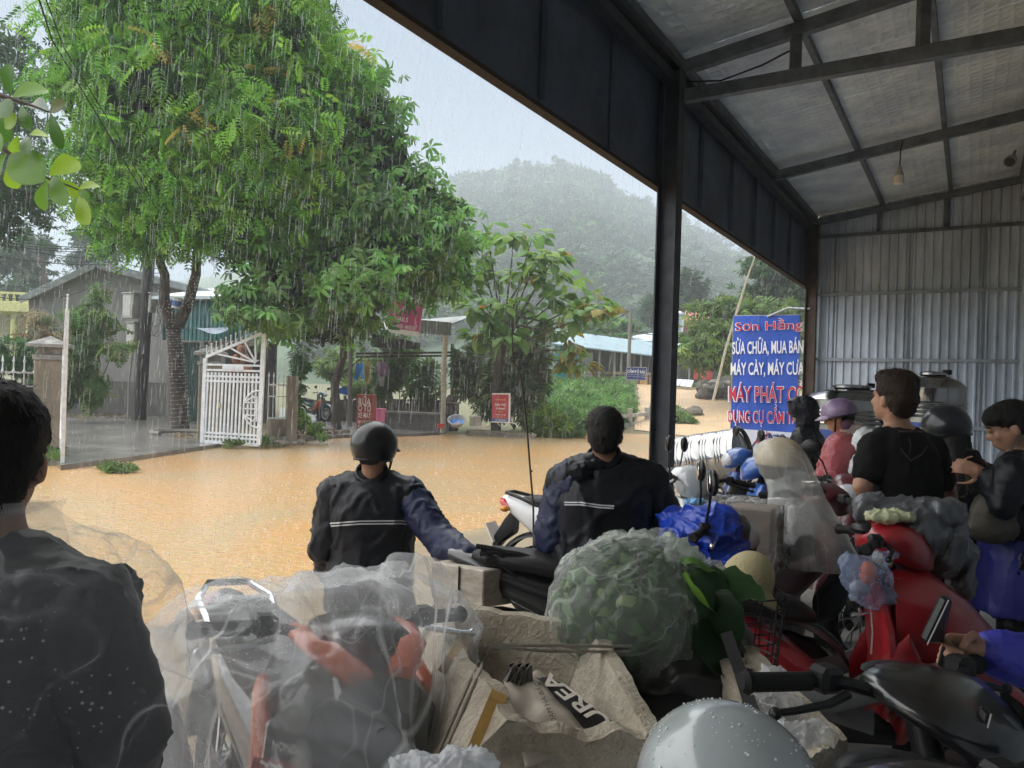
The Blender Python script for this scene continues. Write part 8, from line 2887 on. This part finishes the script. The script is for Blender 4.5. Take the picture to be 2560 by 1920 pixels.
# shopping bag hanging from the red scooter
t = thing('shopping_bag', 'thin blue plastic bag with an orange print hanging on the red scooter', 'bag', P(2180, 1500, 2.92))
b = MB().ball(P(2165, 1440, 2.92), (.09, .07, .075)).ball(P(2185, 1485, 2.92), (.085, .065, .05)).ball(P(2130, 1410, 2.92), (.05, .05, .04)).cone(P(2200, 1400, 2.92), P(2240, 1385, 2.9), .03, .012)
me = fuse(b, .007, 6, (.014, 12))
me.transform(world_of(t).inverted())
fo = link('film', me, plastic_film('blue_film_bag', (.42, .55, .80), .35, .9, .2, 16, .6), t)
MB().ball(P(2172, 1432, 2.90), (.035, .03, .045), n=16, m=10).build('packet', mat('packet_orange', (.65, .16, .05), .4), t, world=True, smooth=True)
MB().ball(P(2150, 1470, 2.92), (.04, .03, .03), n=12, m=8).build('packet', mat('packet_grey', (.3, .3, .34), .6), t, world=True, smooth=True)
MB().tube([P(2176, 1512, 2.9), P(2182, 1580, 2.9), P(2178, 1635, 2.9)], .004, 5).build('cord', M_rope, t, world=True)
# clear bags in the right box and at the bottom edge
def crumpled(label, prims, m, seed, name='plastic_bag', cat='bag', vox=.005, amp=.012, sc=24):
	b = MB()
	for q in prims: b.ball(P(*q[:3]), q[3])
	me = fuse(b, vox, 2, (amp, sc, (1, 1, 1), True, seed))
	return tag(link(name, me, m), label, cat)
M_baggy = plastic_film('clear_bag', (.80, .82, .84), .35, .92, .18, 14, .6)
crumpled('clear plastic bag standing in the right foam box', [(1930, 1760, 1.66, (.045, .04, .075)), (1945, 1790, 1.64, (.06, .05, .05)), (1925, 1730, 1.66, (.02, .02, .04))], M_baggy, 3)
crumpled('crumpled clear plastic scrap low in the right foam box', [(2000, 1850, 1.5, (.055, .04, .03)), (2035, 1845, 1.5, (.035, .03, .025)), (1965, 1840, 1.52, (.03, .03, .03))], M_baggy, 4)
crumpled('small white plastic bag at the bottom edge below the foam box', [(1165, 1912, 1.32, (.045, .04, .016)), (1195, 1905, 1.32, (.022, .025, .018)), (1110, 1924, 1.32, (.05, .04, .010)), (1040, 1926, 1.32, (.05, .04, .008))], plastic_film('white_bag', (.80, .82, .86), .75, .98, .3, 20, .6, wet=False), 5)
crumpled('blue plastic bag on the pale grey scooter', [(1735, 1255, 4.7, (.06, .05, .015)), (1690, 1288, 4.8, (.05, .05, .02))], mat('bag_cyan', (.2, .45, .75), .4), 6)
crumpled('white helmet bag hanging behind the pink raincoat', [(2165, 1105, 5.5, (.08, .08, .09)), (2160, 1170, 5.5, (.09, .08, .12)), (2150, 1225, 5.5, (.08, .08, .08))], mat('bag_whitegrey', (.55, .57, .58), .5, var=.2, vscale=8), 7, amp=.02, sc=9, vox=.012)

# light grey helmet close to us, beaded with rain
hl = thing('helmet', 'light grey helmet beaded with raindrops, close at the bottom edge', 'helmet', P(1810, 2080, 1.06))
FG = head_frame(P(1806, 2040, 1.06), R(20), R(4))
M_hg = mat('helmet_grey', (.36, .40, .41), .22, coat=.5, var=.06, vscale=5)
sh_o = helmet_parts(hl, FG, 1.0, M_hg, brim=False, low=-.35, strap=False, scale=1.0)
C0 = FG @ Vector((0, -.012, .028))
R3 = FG.to_3x3()
rq = random.Random(4)
b = MB()
for i in range(900):
	a, z = rq.uniform(0, 2 * math.pi), rq.uniform(-.2, .98)
	q_ = math.sqrt(1 - z * z)
	n_ = Vector((q_ * math.cos(a), q_ * math.sin(a), z))
	p = C0 + R3 @ Vector((n_.x * .1225, n_.y * .1425, n_.z * .1285))
	if noise.noise(n_ * 2.3) < rq.uniform(-.3, .25): continue
	s_ = rq.choice((.0006, .0007, .0009, .0012, .0012, .002))
	b.ball(p, (s_, s_, s_ * .6), Vector((0, 0, 1)).rotation_difference(R3 @ n_).to_matrix(), n=7, m=5)
o = b.build('raindrops', mat('water_drop', (.75, .78, .8), .06, spec=1.0), hl, world=True, smooth=True)
o['kind'] = 'stuff'

# extra fairing on the wrapped bike: dark nose with print and orange shoulders
hbW = Matrix.LocRotScale(hb.location, hb.rotation_euler, hb.scale)
MB().loft([(.46, 0, .955, .07, .03), (.40, 0, .985, .13, .035), (.30, 0, 1.01, .11, .03), (.24, 0, 1.0, .05, .02)], 16, 2.4).build('handlebar_cowl', PT_black, hb, smooth=55)
for s_ in (-1, 1):
	MB().loft([(.50, s_ * .05, .945, .035, .018), (.42, s_ * .10, .985, .05, .018), (.33, s_ * .13, 1.0, .035, .014), (.27, s_ * .13, 1.0, .015, .01)], 10, 2.2).build('visor_panel', PT_orange, hb, smooth=True)
MB().loft([(.56, 0, .86, .06, .03), (.50, 0, .90, .10, .045), (.44, 0, .93, .09, .03)], 14, 2.2).build('headlight', mat('lamp_smoke', (.06, .065, .07), .08, spec=.8), hb, smooth=True)
MB().loft([(.62, .0, .62, .05, .05), (.56, 0, .70, .12, .12), (.46, 0, .78, .19, .14), (.34, 0, .82, .20, .12)], 18, 2.2).build('nose_fairing', PT_black, hb, smooth=55)
for s_ in (-1, 1):
	MB().loft([(.60, s_ * .10, .60, .02, .05), (.50, s_ * .17, .66, .03, .10), (.40, s_ * .215, .76, .025, .09), (.30, s_ * .20, .86, .02, .05)], 12, 2.2).build('shoulder_panel', PT_orange, hb, smooth=True)
	MB().loft([(.64, s_ * .07, .42, .02, .06), (.54, s_ * .14, .46, .03, .09), (.40, s_ * .18, .52, .02, .07)], 10, 2.2).build('chin_panel', mat('panel_red', (.35, .02, .02), .3, coat=.6), hb, smooth=True)
hm_ = face_matrix(P(738, 1868, 1.46), (P(780, 1885, 1.46) - P(690, 1855, 1.46)), Vector((0, .2, 1)))
fp = thing('name_panel', None, None)
bpy.data.objects.remove(fp)
pn = [P(660, 1800, 1.58), P(860, 1850, 1.52), P(850, 1960, 1.50), P(640, 1950, 1.55)]
o = MB().hexa(pn + [p + Vector((.03, .10, .0)) for p in pn]).build('front_panel', PT_black, hb, world=True, bevel=.01)
rx = (pn[1] - pn[0]).normalized()
up = (pn[0] - pn[3]).normalized()
nz_ = rx.cross(up)
lettering('HONDA', M_sw, hb, face_matrix(P(728, 1868, 1.545) + nz_ * .01, rx, up), .072, .016, bold=.02)
rp_ = [P(640, 1890, 1.545), P(830, 1925, 1.50), P(830, 1990, 1.49), P(620, 1970, 1.535)]
o = MB().hexa([p + nz_ * .004 for p in rp_] + [p + nz_ * .008 for p in rp_]).build('red_panel', mat('panel_red'), hb, world=True)
for i in range(4):
	q0 = P(660 + i * 22, 1900 + i * 5, 1.53) + nz_ * .012
	MB().bar(q0, q0 + rx * .018 - up * .006, .003, .005).build('panel_stripe', M_sw, hb, world=True)
# clear sheet over the orange bike: hangs from the points that stick out of it
WT = [P(1036, 1440, 1.9), P(1048, 1450, 1.98), P(1000, 1660, 1.85), P(985, 1800, 1.75), P(470, 1530, 2.05), P(400, 1610, 1.9), P(352, 1700, 1.8), P(345, 1830, 1.7), P(400, 1990, 1.5), P(640, 2030, 1.4), P(900, 2010, 1.45), P(1000, 1950, 1.8), P(540, 1520, 2.35), P(900, 1480, 2.3)]
for o in hb.children:
	if o.name.split('.')[0] in ('handlebar_cowl', 'grip', 'headlight', 'visor_panel', 'nose_fairing', 'shoulder_panel', 'chin_panel', 'front_panel', 'instrument', 'brake_lever'):
		Wm = world_of(o)
		WT += [Wm @ v.co for v in o.data.vertices][::3]
bm = bmesh.new()
vs_ = [bm.verts.new(p) for p in WT]
bmesh.ops.convex_hull(bm, input=vs_)
bmesh.ops.delete(bm, geom=[v for v in bm.verts if not v.link_faces], context='VERTS')
bmesh.ops.delete(bm, geom=[f for f in bm.faces if f.calc_center_median().z < .62 and f.normal.z < -.3], context='FACES')
bmesh.ops.triangulate(bm, faces=bm.faces[:])
for _ in range(6):
	ed = [e for e in bm.edges if e.calc_length() > .022]
	if not ed: break
	bmesh.ops.subdivide_edges(bm, edges=ed, cuts=1)
	bmesh.ops.triangulate(bm, faces=bm.faces[:])
bm.normal_update()
for _ in range(3):
	bmesh.ops.smooth_vert(bm, verts=bm.verts[:], factor=.4, use_axis_x=True, use_axis_y=True, use_axis_z=True)
bm.normal_update()
dsp = []
for v in bm.verts:
	p = v.co
	q_ = Vector((p.x * 3.2 + p.z * 2.2, p.y * 3.0, p.z * 1.3 - p.x * .9))
	f1 = max(0, 1 - abs(noise.noise(q_ * 1.2)) * 3.2)
	f2 = max(0, 1 - abs(noise.noise(q_ * 2.6 + Vector((4, 0, 0)))) * 3.5)
	dsp.append(.012 - .02 * noise.noise(p * 3.0) + .05 * f1 ** 1.3 + .02 * f2 ** 1.3)
for v, h in zip(bm.verts, dsp):
	v.co += v.normal * h
bmesh.ops.smooth_vert(bm, verts=bm.verts[:], factor=.5, use_axis_x=True, use_axis_y=True, use_axis_z=True)
me = bpy.data.meshes.new('wrap')
bm.to_mesh(me)
bm.free()
me.polygons.foreach_set('use_smooth', [True] * len(me.polygons))
o = link('plastic_sheet', me, plastic_film('wrap_film', (.82, .85, .88), .25, .95, .09, 2.8, .5, stretch=(1.5, 1, .5)))
tag(o, 'crumpled clear plastic sheet draped over the orange motorbike', 'plastic sheet')
# tall bare stick standing behind the white scooter
t = thing('thin_stick', 'tall thin bare stick standing upright in front of the flooded street', 'stick', G(1337, 1560))
q = [(1330, 1560), (1335, 1420), (1333, 1262), (1326, 1180), (1318, 1080), (1308, 985), (1298, 925), (1283, 905), (1282, 880), (1280, 830), (1282, 795)]
MB().tube([P(x, y, 5.0) for x, y in q], [.007, .007, .0065, .0065, .006, .006, .005, .005, .004, .003, .002], 6).build('cane', mat('dark_twig', (.05, .04, .03), .8), t, world=True, smooth=True)
for (x, y, x2, y2) in ((1308, 985, 1312, 980), (1283, 905, 1278, 903), (1326, 1180, 1331, 1176)):
	MB().tube([P(x, y, 5.0), P(x2, y2, 5.0)], .006, 5).build('knot', mat('dark_twig'), t, world=True)
# hanging thread of water under the fascia, grit on the apron
rq = random.Random(21)
b = MB()
for i in range(150):
	p = S(rq.uniform(-4.2, -2.9), rq.uniform(1.5, 7), -.03)
	s_ = rq.uniform(.004, .016)
	b.ball(p, (s_, s_, s_ * .5), n=6, m=4)
tag(b.build('grit', mat('grit', (.10, .08, .06), .9)), 'dark grit and crumbs scattered on the wet apron', 'grit', kind='stuff')

# ================================================================== RAIN
rg = np.random.default_rng(101)
q = []
while len(q) < 4200:
	p = G(rg.uniform(60, 1830), 960 + rg.random() ** .7 * 480 + 70, -.05)
	if p.x * math.cos(PHI) - p.y * math.sin(PHI) < -4.0 and 5 < p.y < 22: q.append(list(p))
q = np.array(q)
b_t = [(math.cos(a) * r_, math.sin(a) * r_, z) for (r_, z) in ((.25, 0), (.6, 1)) for a in (0, 1.57, 3.14, 4.71)]
o = scatter('rain_splash', b_t, [(0, 1, 5, 4), (1, 2, 6, 5), (2, 3, 7, 6), (3, 0, 4, 7)], q, np.tile(np.eye(3), (len(q), 1, 1)), .008 + .014 * rg.random(len(q)), np.full((len(q), 3), .8), mat('splash_water', (.85, .78, .66), .2, alpha=.35))
tag(o, 'rain splashes dotting the flooded street', 'splashes', kind='stuff')
n = 15000
Y = rg.uniform(5.0, 30, n * 2) ** 1.0
X = rg.uniform(-1, 1, n * 2) * (Y * .75)
sv = X * math.cos(PHI) - Y * math.sin(PHI)
k = sv < -2.95
X, Y = X[k][:n], Y[k][:n]
Z = rg.random(len(X)) ** .9 * (1.6 + .62 * Y)
ln = rg.uniform(.05, .22, len(X))
wd = rg.uniform(.0010, .0019, len(X)) * (.7 + Y * .055)
tv = [(math.cos(a) * 1.0, math.sin(a) * 1.0, z) for z in (0, 1) for a in (0, 2.09, 4.19)]
tf = [(0, 1, 4, 3), (1, 2, 5, 4), (2, 0, 3, 5)]
v = np.array(tv)[None] * np.stack([wd, wd, ln], 1)[:, None, :] + np.stack([X, Y, Z], 1)[:, None, :]
v[:, 3:, 0] += (ln * .05)[:, None]
f = (np.array(tf)[None] + (np.arange(len(X)) * 6)[:, None, None]).reshape(-1, 4)
me = bpy.data.meshes.new('rain')
me.from_pydata(v.reshape(-1, 3).tolist(), [], f.tolist())
M_rain = mat('rain_water', (.85, .88, .92), .3, alpha=.26)
tag(link('rain', me, M_rain), 'heavy rain falling over the street', 'rain', kind='stuff')

# ================================================================== RAIN-LADEN AIR
hz = MB().box((0, 245, 69.5), (1140, 630, 143)).build('haze', None)
hzm = bpy.data.materials.new('haze')
hzm.use_nodes = True
N = hzm.node_tree.nodes
N.remove(N['Principled BSDF'])
pv = N.new('ShaderNodeVolumePrincipled')
pv.inputs['Color'].default_value = (.88, .95, 1.0, 1)
pv.inputs['Density'].default_value = .0017
pv.inputs['Anisotropy'].default_value = 0.0
hzm.node_tree.links.new(pv.outputs[0], N['Material Output'].inputs['Volume'])
hz.data.materials.append(hzm)
tag(hz, 'pale rain haze filling the air over the whole scene', 'haze', kind='stuff')
